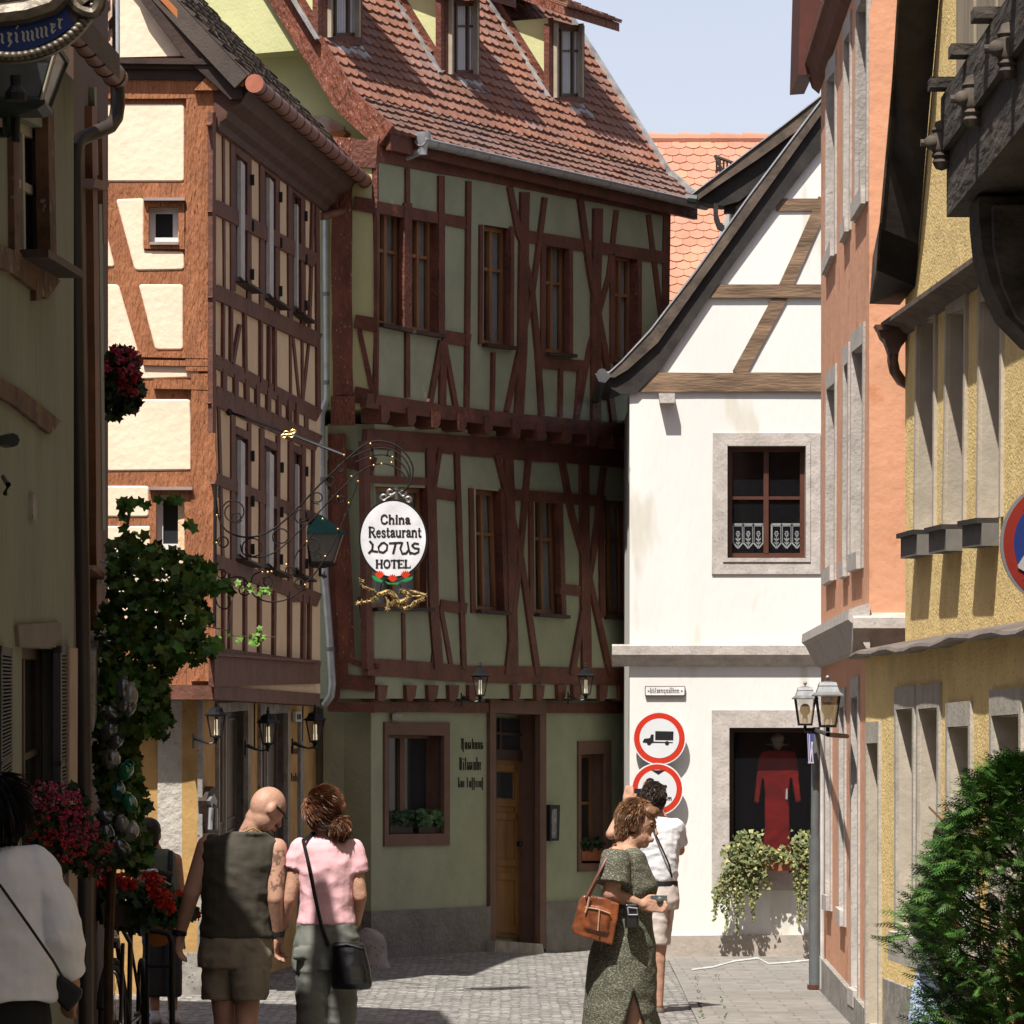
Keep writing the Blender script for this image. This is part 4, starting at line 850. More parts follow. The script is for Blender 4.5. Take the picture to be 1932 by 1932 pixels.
# tile hung edge and pipe seen between the left gutter and the cream gable
TS = thing('tile_hung_wall', 'strip of brown hung tiles beside the cream gable at the top left', 'wall', P(205, 90, 23.5))
g = MB(); g.prism([P(x, y, 23.5) for x, y in [(150, -30), (218, -30), (217, 150), (150, 150)]], (0, .3, 0)); g.build('backing', M_bb, TS)
g = MB()
for r_ in range(5):
    for k in range(3):
        x = 172 + k * 17 + (r_ % 2) * 7; y = -30 + r_ * 28
        if x + 15 > 219: continue
        g.prism([P(x, y, 23.44), P(x + 15.5, y, 23.44), P(x + 15.5, y + 32, 23.38), P(x + 8, y + 42, 23.36), P(x, y + 32, 23.38)], (0, .03, 0))
g.build('hung_tiles', mat('hung wooden tile', (.50, .33, .24), .8, .35, 10, .4, 30), TS)
g = MB(); g.tube([P(221, -40, 23.3), P(222, 118, 23.3)], .014); g.build('cover_strip', M_zincp, TS)
# ================================================================== WHITE GABLED HOUSE
WH = thing('white_house', 'white rendered gabled house with brown beams in the gable and a dressed shop window', 'house', (2, 46, 0))
Ww = Wall(1188, 30.4, 1560, 30.4)
qA = [(1372.5, 841), (1520.5, 841), (1520.5, 1052.5), (1372.5, 1052.5)]
qB = [(1376, 1373), (1543, 1373), (1543, 1642), (1376, 1642)]
wallslab(Ww, [(1188, 742), (1200, 742), (1236, 692), (1328, 548), (1445, 385), (1548, 235), (1700, 40), (1900, 380), (1900, 1835), (1188, 1835)], [qA, qB], 'front_wall', M_white, WH, depth=.9, reveal=.62)
g = MB(); g.prism([Ww.pt(x, y, -.91) for x, y in [(1189, 760), (1899, 760), (1899, 1834), (1189, 1834)]], (0, 5, 0)); g.build('side_wall', M_white, WH)
T = MB(); timbers(T, Ww, [(36, [(1196, 721), (1900, 721)]), (25, [(1335, 549), (1900, 549)]), (23, [(1465, 386), (1900, 386)]), (25, [(1556, 375), (1480, 545)]), (26, [(1484, 540), (1394, 705)])], .02, .06, jit=.03); T.build('gable_timbers', M_brownwood, WH)
# verge
def band(mb, W, top, bot, off, th): 
    for a, b, c_, d_ in zip(top, top[1:], bot[1:], bot): mb.prism([W.pt(*a, off), W.pt(*b, off), W.pt(*c_, off), W.pt(*d_, off)], -W.n * th)
t1 = [(1135, 703), (1150, 700), (1172, 680), tC(0, 1700), tC(230, 1400), tC(500, 1020), tC(880, 515), (1700, -10)]
t2 = [(1140, 712), (1160, 712), (1185, 697), tC(40, 1770), tC(270, 1445), tC(545, 1062), tC(885, 590), (1712, 20)]
t3 = [(1145, 728), (1172, 744), (1200, 742), tC(75, 1880), tC(330, 1500), tC(640, 1080), tC(862, 800), (1730, 70)]
vw = .10
g = MB(); band(g, Ww, t1, [(a + (1 if i > 2 else 0), b + 3.5) for i, (a, b) in enumerate(t1)], vw + .012, .5); g.build('verge_metal', M_zinc, WH)
g = MB(); band(g, Ww, [(a + 1, b + 3) for a, b in t1], t2, vw, .06); g.build('verge_board', M_verge2, WH)
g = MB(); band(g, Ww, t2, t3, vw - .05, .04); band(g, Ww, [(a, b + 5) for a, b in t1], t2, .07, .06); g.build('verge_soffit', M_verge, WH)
g = MB(); band(g, Ww, t1, t2, -.01, 6); g.build('roof', M_tiledk, WH)
ggut = MB(); a = Ww.pt(1136, 705, .45); ggut.tube([a, a + Vector((0, 5, 0))], .05, 12); ggut.prism([Ww.pt(x, y, .47) for x, y in [(1122, 704), (1152, 704), (1150, 713), (1142, 722), (1130, 720)]], (0, .02, 0)); ggut.build('gutter', mat('dark zinc', (.10, .10, .10), .5, metal=.5), WH)
g = MB(); g.prism([Ww.pt(x, y, .16) for x, y in [(1243, 742), (1273, 742), (1273, 760), (1245, 760)]], (0, .18, 0)); g.build('gutter_stone', M_stone, WH)
prof = [(0, 0), (.10, 0), (.115, -.015), (.115, -.10), (.085, -.13), (.06, -.17), (.02, -.2), (0, -.21)]
zc = Ww.pt(1200, 1216).z; g = MB(); a = Ww.pt(1186, 1216, 0); g.loft([[Vector((x, a.y - p, zc + q_)) for p, q_ in prof] for x in (a.x - .16, a.x + 4)]); g.build('stone_cornice', M_stone, WH)
fr = MB(); frame_px(fr, Ww, [(1345, 817), (1548, 817), (1548, 1083), (1343, 1083)], qA, .018, .03); frame_px(fr, Ww, [(1343, 1340), (1562, 1340), (1562, 1680), (1343, 1680)], qB, .018, .03); lining(fr, Ww, qA, .155); lining(fr, Ww, qB, .155); fr.build('stone_surround', M_stone, WH)
fr = MB(); frame_px(fr, Ww, [(1364, 832), (1529, 832), (1529, 1060), (1364, 1060)], qA, .03, .03); fr.build('inner_moulding', M_stone, WH)
g = MB(); g.prism([Ww.pt(x, y, .05) for x, y in [(1188, 1766), (1900, 1762), (1900, 1835), (1188, 1835)]], (0, .1, 0)); g.build('plinth', mat('pinkish stone plinth', (.50, .43, .36), .9, .1, 5, .5, 25), WH)
M_rw = mat('red brown window frame', (.10, .035, .02), .45, .1, 6, spec=.4)
fo = window(Ww, qA, WH, off=-.11, fm=M_rw, gm=M_glassc, fw=.05, mw=.03, cols=2, rows=(.46,), th=.05)
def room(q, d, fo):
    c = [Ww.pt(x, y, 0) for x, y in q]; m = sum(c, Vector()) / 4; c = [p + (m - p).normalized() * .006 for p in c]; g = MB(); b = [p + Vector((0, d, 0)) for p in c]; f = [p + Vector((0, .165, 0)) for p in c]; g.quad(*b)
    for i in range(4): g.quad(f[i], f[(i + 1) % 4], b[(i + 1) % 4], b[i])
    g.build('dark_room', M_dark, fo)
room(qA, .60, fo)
# lace curtain: four pointed lace panels per casement
lace = MB(); c_ = [Ww.pt(x, y, -.15) for x, y in qA]
for s0, s1 in ((.07, .46), (.56, .95)):
    n_ = 3
    for i in range(n_):
        u0 = s0 + (s1 - s0) * i / n_ + .004; u1 = s0 + (s1 - s0) * (i + 1) / n_ - .004; um = (u0 + u1) / 2
        v0, v1, v2 = .70, .865, .915
        def S_(a, b, w=.010):
            A = bil(c_, *a); B = bil(c_, *b); d = (B - A).normalized(); nn = Vector((d.z, 0, -d.x)) * w / 2; lace.quad(A + nn, B + nn, B - nn, A - nn)
        S_((u0, v0), (u0, v1), .016); S_((u1, v0), (u1, v1), .016); S_((u0, v1), (um, v2), .014); S_((um, v2), (u1, v1), .014); S_((u0, v0), (u1, v0), .018); S_((u0, v0 + .015), (u1, v0 + .015), .008)
        S_((um, .76), (um, .9), .007)
        for k in range(6):
            a_ = math.pi * 2 * k / 6; S_((um, .785), (um + .028 * math.cos(a_), .785 + .026 * math.sin(a_)), .013)
        S_((um, .85), (um - .03, .825), .012); S_((um, .85), (um + .03, .825), .012); S_((um, .88), (um - .026, .86), .01); S_((um, .88), (um + .026, .86), .01)
lace.build('lace_curtain', mat('white lace', (.80, .82, .82), .9), fo)
fo = window(Ww, qB, WH, off=-.11, fm=mat('dark shop window frame', (.05, .025, .015), .45), gm=M_glassc, fw=.045, mw=.01, cols=1, rows=(), th=.05)
# display niche behind the shop window
g = MB(); a = [Ww.pt(x, y, -.165) for x, y in qB]; g.quad(*[p + Vector((0, .0, 0)) for p in a]); 
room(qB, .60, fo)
DM = thing('mannequin', 'dress dummy in a long red dress and pale hat in the shop window', 'mannequin', Ww.pt(1466, 1642, .0))
def mwp(px, py, d=-.26): return Ww.pt(px, py, d)
M_red = mat('deep red cloth', (.34, .012, .006), .85, .2, 8)
g = MB(); bod = [(1452, 1416), (1481, 1416), (1500, 1418), (1505, 1440), (1511, 1512), (1502, 1515), (1492, 1455), (1488, 1500), (1490, 1560), (1494, 1610), (1440, 1610), (1444, 1560), (1444, 1500), (1440, 1455), (1432, 1516), (1424, 1514), (1430, 1440), (1436, 1420)]
g.prism([mwp(x, y, -.20) for x, y in bod], (0, .13, 0)); MANN = g
g = MB(); g.ell(mwp(1467, 1402), (.055, .06, .07)); g.build('head', mat('dummy beige', (.35, .30, .24), .7), DM, smooth=True)
g = MB(); g.ell(mwp(1467, 1394), (.065, .07, .055)); g.ell(mwp(1467, 1405, -.34), (.115, .12, .014)); g.build('hat', mat('pale straw hat', (.42, .38, .30), .9), DM, smooth=True)
g = MB(); g.prism([mwp(x, y, -.185) for x, y in [(1483, 1488), (1486, 1488), (1486, 1508), (1482, 1508)]], (0, .008, 0)); g.build('price_tag', mat('white card', (.8, .8, .78)), DM)
# ---- house behind with dark open gable and orange roof behind
HB = thing('gabled_house', 'far house whose dark open gable verge shows above the white house', 'house', (3, 52, 0))
Wh = Wall(1300, 33.5, 1600, 33.5)
b1 = [tC(215, 1005), tC(330, 920), tC(500, 790), tC(700, 640), tC(870, 508), tC(1100, 330)]
b2 = [tC(245, 1035), tC(350, 960), tC(560, 820), tC(760, 675), tC(885, 570), tC(1100, 400)]
b3 = [tC(290, 1050), tC(380, 1062), tC(460, 1040), tC(560, 960), tC(890, 700), tC(1100, 560)]
g = MB(); band(g, Wh, b1, b2, .5, .06); g.build('verge_board', M_verge2, HB)
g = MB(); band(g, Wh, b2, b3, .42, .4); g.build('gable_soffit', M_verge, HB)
g = MB(); band(g, Wh, b1, b2, .44, .7); g.build('roof', M_tiledk, HB)
g = MB(); band(g, Wh, [(x, y - 2.5) for x, y in b1], b1, .52, .3); g.build('verge_metal', M_zinc, HB)
g = MB(); g.prism([Wh.pt(x, y) for x, y in [tC(420, 1050), tC(560, 940), tC(900, 700), tC(1100, 700), tC(1100, 1900), tC(420, 1900)]], (0, 3, 0)); g.build('front_wall', M_white, HB)
g = MB(); g.prism([Wh.pt(*p, .45) for p in mp(tC, [(328, 1050), (352, 1050), (352, 1110), (365, 1150), (385, 1165), (385, 1195), (350, 1180), (332, 1130)])], (0, .12, 0)); g.prism([Wh.pt(*p, .3) for p in mp(tC, [(385, 1045), (442, 1045), (442, 1095), (385, 1095)])], (0, .2, 0)); g.build('eaves_bracket', M_verge, HB)
g = MB(); g.tube([Wh.pt(*tC(180, 1022), .5), Wh.pt(*tC(240, 1030), .5)], .05); g.build('gutter_end', mat('dark zinc', (.1, .1, .1)), HB)
OR = thing('far_house', 'distant house with a bright orange scalloped tile roof behind the green house', 'house', (2.5, 60, 0))
o = P(1185, 640, 38); e = P(1700, 640, 38); ud = (e - o).normalized(); pr_ = R(46); sd_ = Vector((0, math.cos(pr_), math.sin(pr_)))
top = 1410 - 258; Pl_ = Plane(o, ud.cross(sd_)); Sx = (Pl_.pt(1185, 262) - o).dot(sd_)
def rto(u, s): g = random.uniform(.86, 1.08); return (g, g * random.uniform(.94, 1.06), g)
tile_roof('roof', M_tileor, OR, o, ud, sd_, (e - o).length, Sx, .145, .175, .018, .1, tint=rto)
g = MB(); 
for i in range(24):
    a = o + sd_ * Sx + ud * (i * .40 - .1) + Vector((0, 0, .0 + .0)); g.tube([a, a + ud * .41], [.085, .065], 10)
g.build('ridge_tiles', M_tileor, OR)
g = MB(); g.prism([P(1190, 640, 38.3), P(1700, 640, 38.3), P(1700, 1800, 38.3), P(1190, 1800, 38.3)], (0, 5, 0)); g.build('front_wall', M_cream, OR)
SGD = thing('snow_guard', 'dark iron snow guard lattice on the orange tiled roof', 'snow guard', Pl_.pt(1370, 300))
g = MB(); a = Pl_.pt(1352, 296, .15); b = Pl_.pt(1412, 318, .15); g.tube([a, b], .02); g.tube([a - Z * .22, b - Z * .22], .02); g.tube([a + Vector((-.02, 0, .02)), Pl_.pt(1366, 330, .02)], .02)
for i in range(10): p = a + (b - a) * i / 9; g.tube([p, p - Z * .22], .012)
g.build('lattice', M_verge, SGD)

# ================================================================== ORANGE HOUSE
OH = thing('orange_house', 'tall salmon orange rendered house with narrow stone windows and a stone cornice', 'house', (3, 36, 0))
Wo = Wall(1549, 26.3, 1640, 21.7); Wof = Wall(1640, 21.7, 1760, 21.7)
A0 = Wo.pt(1549, HZ); B0 = Wo.pt(1640, HZ)
qo = [mp(tC, [(918, 420), (962, 365), (960, 1240), (914, 1345)]), mp(tC, [(1010, 215), (1040, 160), (1036, 1110), (1008, 1172)]), mp(tC, [(1075, 60), (1128, -70), (1122, 960), (1066, 1055)]),
      mp(tF, [(918, 205), (962, 168), (958, 1110), (914, 1140)]), mp(tF, [(1008, 85), (1030, 62), (1026, 1085), (1002, 1100)]), mp(tF, [(1050, 12), (1108, -35), (1098, 1040), (1046, 1062)]),
      mp(tI, [(915, 340), (938, 335), (938, 1268), (915, 1262)]), mp(tI, [(986, 300), (1010, 290), (1010, 1345), (986, 1325)]), mp(tI, [(1048, 250), (1080, 235), (1080, 1760), (1050, 1740)])]
wallslab(Wo, [Vector((A0.x, A0.y, -.1)), Vector((B0.x, B0.y, -.1)), Vector((B0.x, B0.y, 8.4)), Vector((A0.x, A0.y, 8.4))], qo, 'street_wall', M_orange, OH, depth=5, reveal=.22)
g = MB(); g.prism([Vector((B0.x + .003, B0.y - .004, z)) for z in (-.1, 8.3)][::1] + [Vector((B0.x + 3, B0.y - .004, z)) for z in (8.3, -.1)], (0, .2, 0)); g.build('front_wall', M_orange, OH)
fr = MB()
for q in qo: lining(fr, Wo, q, .215)
fr.build('stone_reveal', M_stonedk if False else M_stone, OH)
for q in qo: window(Wo, q, OH, off=-.17, fm=M_dkwood, gm=M_glass, fw=.05, mw=.03, cols=2, rows=(.35,), surround=.09, surm=M_stone) if False else None
for q in qo:
    fo = window(Wo, q, OH, off=-.17, fm=M_dkwood, gm=M_glass, fw=.05, mw=.03, cols=2, rows=(.35,))
    s = MB(); c_ = [Wo.pt(x, y) for x, y in q]; d = Wo.d; w_ = .13; n = Wo.n * .015
    for k0, sg in ((0, -1), (1, 1)):
        a = c_[k0]; b = c_[3 - k0]; s.prism([a + n + Z * .14, a + d * sg * w_ + n + Z * .14, b + d * sg * w_ + n - Z * .12, b + n - Z * .12], -Wo.n * .03)
    s.prism([c_[0] + n + Z * .14, c_[1] + n + Z * .14, c_[1] + n, c_[0] + n], -Wo.n * .03); s.prism([c_[3] + n * 3, c_[2] + n * 3, c_[2] + n * 3 - Z * .12, c_[3] + n * 3 - Z * .12], -Wo.n * .06)
    s.build('surround', M_stone, fo)
prof = [(0, 2.98), (.05, 2.97), (.145, 2.94), (.15, 2.87), (.115, 2.84), (.08, 2.77), (.03, 2.68), (0, 2.66)]
g = MB(); g.loft([[Wo.a + Wo.d * t + Wo.n * x + Z * (z - (0.0)) for x, z in prof] for t in (-.25, (B0 - A0).length + .10)]); g.loft([[Vector((x_, B0.y - x, z - .06)) for x, z in prof] for x_ in (B0.x - .12, B0.x + .5)]); g.build('stone_cornice', M_stone, OH)
g = MB(); g.prism([Wo.a + Wo.n * .04 + Z * z + Wo.d * t for t, z in ((-.02, -.1), (7.1, -.1), (7.1, .22), (-.02, .30))], -Wo.n * .1); g.build('plinth', M_stonedk, OH)
g = MB(); prof = [(0, 7.45), (.06, 7.5), (.10, 7.62), (.13, 7.66), (.13, 7.74), (-.3, 8.3)]
g.loft([[Wo.a + Wo.d * t + Wo.n * x + Z * z for x, z in prof] for t in (-.35, 7.0)]); g.build('eaves', M_brown_timber, OH)
g = MB(); D_ = 26.35; g.prism([P(x, y, D_) for x, y in [(1512, -80), (1506, 142), (1534, 140), (1562, 40), (1562, -80)]], (0, 1.2, 0)); g.build('dormer', mat('dark red brown boards', (.10, .028, .018), .7), OH)
g = MB(); g.tube([Wo.pt(1551.5, 1340, .03), Wo.pt(1551.5, 1865, .03)], .018); g.build('cable_duct', mat('pale duct', (.65, .62, .58), .7), OH)

# ================================================================== YELLOW HOUSE
YH = thing('yellow_house', 'ochre pebbledash house with stone window surrounds and a dark gable verge on the right', 'house', (3.5, 28, 0))
Wy = Wall(1708, 21.0, 1932, 17.6); offg = .24
A0 = Wy.a + Vector(); L_ = 16
qy = [[(1736, 608), (1767, 599), (1764, 998), (1730.5, 1007)], [(1792.5, 592), (1825, 581), (1820, 988), (1785, 996)], [(1855, 570), (1893, 560), (1890, 976), (1850, 983)]]
e_ = Wy.a + Wy.d * L_
wallslab(Wy, [Vector((A0.x, A0.y, 2.6)), Vector((e_.x, e_.y, 2.6)), Vector((e_.x, e_.y, 9)), Vector((A0.x, A0.y, 9))], qy, 'upper_wall', M_yellow, YH, depth=3.2, reveal=.24)
qg = [mp(tI, [(1285, 308), (1370, 300), (1366, 1490), (1285, 1445)]), mp(tI, [(1400, 305), (1500, 296), (1488, 1500), (1394, 1470)]), mp(tI, [(1552, 398), (1660, 392), (1660, 1500), (1552, 1480)]), mp(tI, [(1780, 340), (1922, 330), (1922, 1550), (1780, 1500)]), mp(tI, [(1132, 482), (1190, 480), (1190, 1960), (1128, 1930)])]
Ag = Wy.pt(1633, HZ, offg); Bg = Wy.a + Wy.d * L_ + Wy.n * offg
wallslab(Wy, [Vector((Ag.x, Ag.y, -.1)), Vector((Bg.x, Bg.y, -.1)), Vector((Bg.x, Bg.y, 2.62)), Vector((Ag.x, Ag.y, 2.62))], qg, 'ground_floor_wall', M_yellow, YH, depth=3.4, reveal=.24, off=offg)
fr = MB()
for q in qy: lining(fr, Wy, q, .235)
for q in qg: lining(fr, Wy, q, .235, offg)
fr.build('stone_reveal', mat('beige stone reveal', (.55, .47, .37), .88, .08, 6, .3, 30), YH)
def surr(q, off, w=.10, name='surround'):
    s = MB(); c_ = [Wy.pt(x, y, off) for x, y in q]; d = Wy.d if (c_[1] - c_[0]).dot(Wy.d) > 0 else -Wy.d; n = Wy.n * .02
    s.prism([c_[0] + n + Z * .14, c_[0] - d * w + n + Z * .14, c_[3] - d * w + n - Z * .0, c_[3] + n], -Wy.n * .04); s.prism([c_[1] + n + Z * .14, c_[1] + d * w + n + Z * .14, c_[2] + d * w + n, c_[2] + n], -Wy.n * .04)
    s.prism([c_[0] + n + Z * .14, c_[1] + n + Z * .14, c_[1] + n, c_[0] + n], -Wy.n * .04); return s
for q in qy:
    fo = window(Wy, q, YH, off=-.19, fm=M_dkwood, gm=M_glass, fw=.05, mw=.03, cols=2, rows=(.4,)); surr(q, 0, .07).build('surround', mat('beige stone reveal', (.55, .47, .37)), fo)
    s = MB(); c_ = [Wy.pt(x, y) for x, y in q]; d = -Wy.d * 0; n = Wy.n; a = c_[3] + (c_[3] - c_[2]).normalized() * .06; b = c_[2] + (c_[3] - c_[2]).normalized() * .10
    s.prism([a + n * .13, b + n * .13, b + n * .13 - Z * .03, a + n * .13 - Z * .03], -n * .13); s.build('sill', M_verge, fo)
    s = MB(); a2 = a - Z * .03; b2 = b - Z * .03; s.prism([a2 + n * .10 , b2 + n * .10, b2 + n * .10 - Z * .13, a2 + n * .10 - Z * .13], -n * .10); s.build('sill_stone', mat('grey sill stone', (.17, .155, .14), .85), fo)
for k, q in enumerate(qg):
    fo = window(Wy, q, YH, wo=offg, off=-.19, fm=M_rw if k < 2 else M_dkwood, gm=M_glass, fw=.05, mw=.03, cols=2, rows=(.4,)); surr(q, offg, .08 if k != 4 else .06).build('surround', mat('warm grey stone', (.50, .45, .38), .88, .12, 7, .4, 35, spot=((.3, .26, .2), 40, .64)), fo)
g = MB(); n = Wy.n
def wz(px, py, off): return Wy.pt(px, py, off)
g = MB(); a = [wz(*tI(1228, 1450), .30 + offg), wz(*tI(1500, 1590), .30 + offg)]; zt_ = a[0].z; a[1].z = zt_; g.prism([a[0], a[1], a[1] - Z * .17, a[0] - Z * .17], -n * .30); g.build('stone_sill', M_stone, YH)
g = MB(); p0 = Wy.pt(1665, HZ, offg + .03); p1 = Wy.a + Wy.d * L_ + n * (offg + .03); zp = wz(*tI(1300, 1735), offg + .03).z; g.prism([Vector((p0.x, p0.y, -.1)), Vector((p1.x, p1.y, -.1)), Vector((p1.x, p1.y, zp)), Vector((p0.x, p0.y, zp))], -n * .06); g.build('plinth', M_stonedk, YH)
# pent ledge above the ground floor, slightly wavy sheet metal
g = MB(); zA = 2.60; m_ = 40; vs = []; fs = []
for i in range(m_ + 1):
    t = -.22 + (L_ + .2) * i / m_; wv = .012 * math.sin(i * 1.7) + .01 * math.sin(i * .6)
    base = Wy.a + Wy.d * (t - .06)
    for x, z in ((.0, 2.70), (.33, 2.62 + wv), (.345, 2.60 + wv), (.33, 2.585 + wv), (.0, 2.60)): vs.append(base + n * x + Z * z)
for i in range(m_):
    for k in range(5): fs.append((i * 5 + k, i * 5 + (k + 1) % 5, (i + 1) * 5 + (k + 1) % 5, (i + 1) * 5 + k))
fs += [tuple(range(5)), tuple(range(m_ * 5, m_ * 5 + 5))]; g.add(vs, fs); g.build('pent_ledge', mat('brown grey ledge sheet', (.20, .165, .14), .6, .2, 5, .3, 8), YH)
# string course with dark drip above the first floor windows
z5 = Wy.pt(1700, 577, .2).z; prof = [(0, z5 + .08), (.15, z5 + .02), (.155, z5 - .015), (.07, z5 - .03), (.03, z5 - .07), (0, z5 - .08)]
g = MB(); g.loft([[Wy.a + Wy.d * t + n * x + Z * z for x, z in prof] for t in (-.1, L_)]); g.build('string_course', M_verge2, YH)
# verge soffit
vp = [tC(1285, -30), tC(1495, -30), tC(1440, 600), tC(1385, 1250), tC(1372, 1470), tC(1262, 1590), tC(1130, 1570), tC(1165, 1450), tC(1215, 900), tC(1243, 600)]
g = MB()
inner = [tC(1510, -200), tC(1495, -30), tC(1440, 600), tC(1388, 1250), tC(1368, 1480), tC(1290, 1575)]
outr = [tC(1300, -200), tC(1290, -30), tC(1250, 600), tC(1215, 1000), tC(1180, 1400), tC(1145, 1570)]
I3 = [Wy.pt(x, y, 0.004) for x, y in inner]
# outer edge: same heights and places along the wall, pushed out from it
O3 = []
for (x, y), i3 in zip(outr, I3):
    best = None
    for k in range(1, 60):
        off = k * .02; p = Wy.pt(x, y, off)
        dd = abs(p.z - i3.z) + .5 * abs((p - i3).dot(Wy.d))
        if best is None or dd < best[0]: best = (dd, off, p)
    O3.append(best[2])
for k in range(len(I3) - 1): g.prism([I3[k], I3[k + 1], O3[k + 1], O3[k]], Vector((.0, -.25, .25)))
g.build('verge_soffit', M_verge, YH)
g = MB(); 
for k in range(len(I3) - 1): g.prism([O3[k], O3[k + 1], O3[k + 1] + Vector((-.015, 0, 0)), O3[k] + Vector((-.015, 0, 0))], Vector((0, -.28, .28)))
g.build('verge_edge', M_verge2, YH)
LHd = MB(); D_ = 20.9
c0 = P(1682, 640, D_); 
LHd.prism([P(x, y, D_) for x, y in [(1652, 612), (1712, 613), (1712, 622), (1657, 622)]], (0, .2, 0)); LHd.prism([P(x, y, D_ + .02) for x, y in [(1657, 622), (1712, 622), (1712, 640), (1700, 655), (1695, 668), (1678, 668), (1670, 645), (1662, 636)]], (0, .16, 0))
LHd.tube([P(1686, 655, 20.95), P(1684, 680, 20.95), P(1688, 700, 20.98), P(1700, 718, 21.02), P(1722, 730, 21.1)], .037, 12)
rh = LHd.build('rainwater_head', mat('brown copper rainwater head', (.15, .07, .05), .35, .2, 8, spec=.5), YH, smooth=True)
g = MB(); g.box(Wy.pt(1915, 1212, .1), (.09, .12, .11)); g.tube([Wy.pt(1915, 1220, .1), Wy.pt(1915, 1236, .1)], .018); g.build('sensor_box', mat('white plastic', (.7, .68, .62), .5), YH)
g = MB(); g.prism([Wy.a + n * .25 + Z * 2.6, e_ + n * .25 + Z * 2.6, e_ + Z * 2.6, Wy.a + Z * 2.6], Vector((0, 0, -.01)))
# ================================================================== TIMBER ORIEL top right
OB = thing('timber_oriel', 'dark weathered timber oriel with knobbed pegs and a curved bracket at the top right', 'oriel', (3, 20, 4.5))
X0 = 2.05; Yf = 22.5; M_or = mat('weathered grey brown oak', (.085, .068, .052), .85, .35, 4, .9, 12, stretch=(1, .25, 1.5), bdist=.03); M_plank = mat('pale weathered planks', (.42, .34, .24), .85, .2, 5, .5, 15, stretch=(3, 3, .3))
ug = MB(); ug.prism([Vector((X0, 9, 4.5)), Vector((X0, 9, 4.9)), Vector((X0, Yf, 4.9)), Vector((X0, Yf, 4.5))], (1.8, 0, 0)); ug.prism([Vector((X0 - .03, 9, 4.80)), Vector((X0 - .03, 9, 5.06)), Vector((X0 - .03, Yf - .02, 5.06)), Vector((X0 - .03, Yf - .02, 4.80))], (.2, 0, 0))
ug.build('sill_beam', M_or, OB)
g = MB(); 
for i in range(30):
    y0 = 13 + i * .33; g.prism([Vector((X0 + .07 + .006 * (i % 3), y0, 5.06)), Vector((X0 + .07 + .006 * (i % 3), y0 + .322, 5.06)), Vector((X0 + .07 + .006 * (i % 3), y0 + .322, 9.5)), Vector((X0 + .07 + .006 * (i % 3), y0, 9.5))], (.05, 0, 0))
g.prism([Vector((X0 + .13, 9, 5.07)), Vector((X0 + .13, Yf - .1, 5.07)), Vector((X0 + .13, Yf - .1, 9.4)), Vector((X0 + .13, 9, 9.4))], (1.6, 0, 0)); g.build('plank_wall', M_plank, OB)
for i, y in enumerate((22.42, 20.9, 19.4, 17.9, 16.4)):
    g = MB(); c_ = Vector((X0 - .03, y, 4.84)); g.lathe([(.001, -.13), (.03, -.12), (.045, -.09), (.038, -.075), (.05, -.06), (.042, -.045), (.052, -.03), (.05, .03), (.042, .045), (.05, .06), (.038, .075), (.03, .10), (.001, .11)], c_, 12); g.ell(c_ + Vector((-.05, -.02, 0)), .035); g.tube([c_ + Vector((-.1, 0, 0)), c_], .018)
    g.build('carved_peg', mat('worn carved oak', (.11, .085, .065), .85, .3, 10), OB, smooth=True)
g = MB()
for i in range(9): y = 22.3 - i * 1.05; g.box((X0 - .02, y, 5.10), (.16, .16, .05)); 
g.build('joist_caps', M_or, OB)
g = MB(); bx_ = [(1829, 392), (1829, 430), (1835, 490), (1850, 550), (1878, 610), (1925, 658), (2010, 700), (2100, 710), (2100, 392)]
g.prism([P(x, y, 14.6) for x, y in bx_], (0, -.45, 0)); g.build('curved_bracket', M_or, OB)
g = MB(); bx_ = [(1870, 392), (1872, 470), (1888, 540), (1915, 600), (1960, 640), (2040, 670), (2040, 392)]; g.prism([P(x, y, 14.25) for x, y in bx_], (0, -.1, 0)); g.build('bracket_face', M_or, OB)
OC = thing('oriel_house', 'house carrying the timber oriel beyond the right picture edge', 'house', (5, 15, 0))
g = MB(); g.prism([Vector((2.62, 9, -.1)), Vector((2.62, 9, 11)), Vector((2.62, 21.2, 11)), Vector((2.62, 21.2, -.1))], (6, 0, 0))
g.build('street_wall', M_yellow, OC)
TB = thing('blocker_house', 'unseen house block added behind the viewer to hold back sky light', 'house', (0, -14, 0))  # unseen block added to cut sky fill and darken reflections in the glass
g = MB(); g.prism([Vector((-14, -14, -.1)), Vector((14, -14, -.1)), Vector((14, -14, 11)), Vector((-14, -14, 11))], (0, -6, 0)); g.build('wall', M_cream, TB)  # body of the added unseen block
g = MB(); g.prism([Vector((-14, -13.6, 10.8)), Vector((-14, -20.4, 10.8)), Vector((-14, -17, 14.5))], (28, 0, 0)); g.build('roof', M_tiledk, TB)  # top of the added unseen block
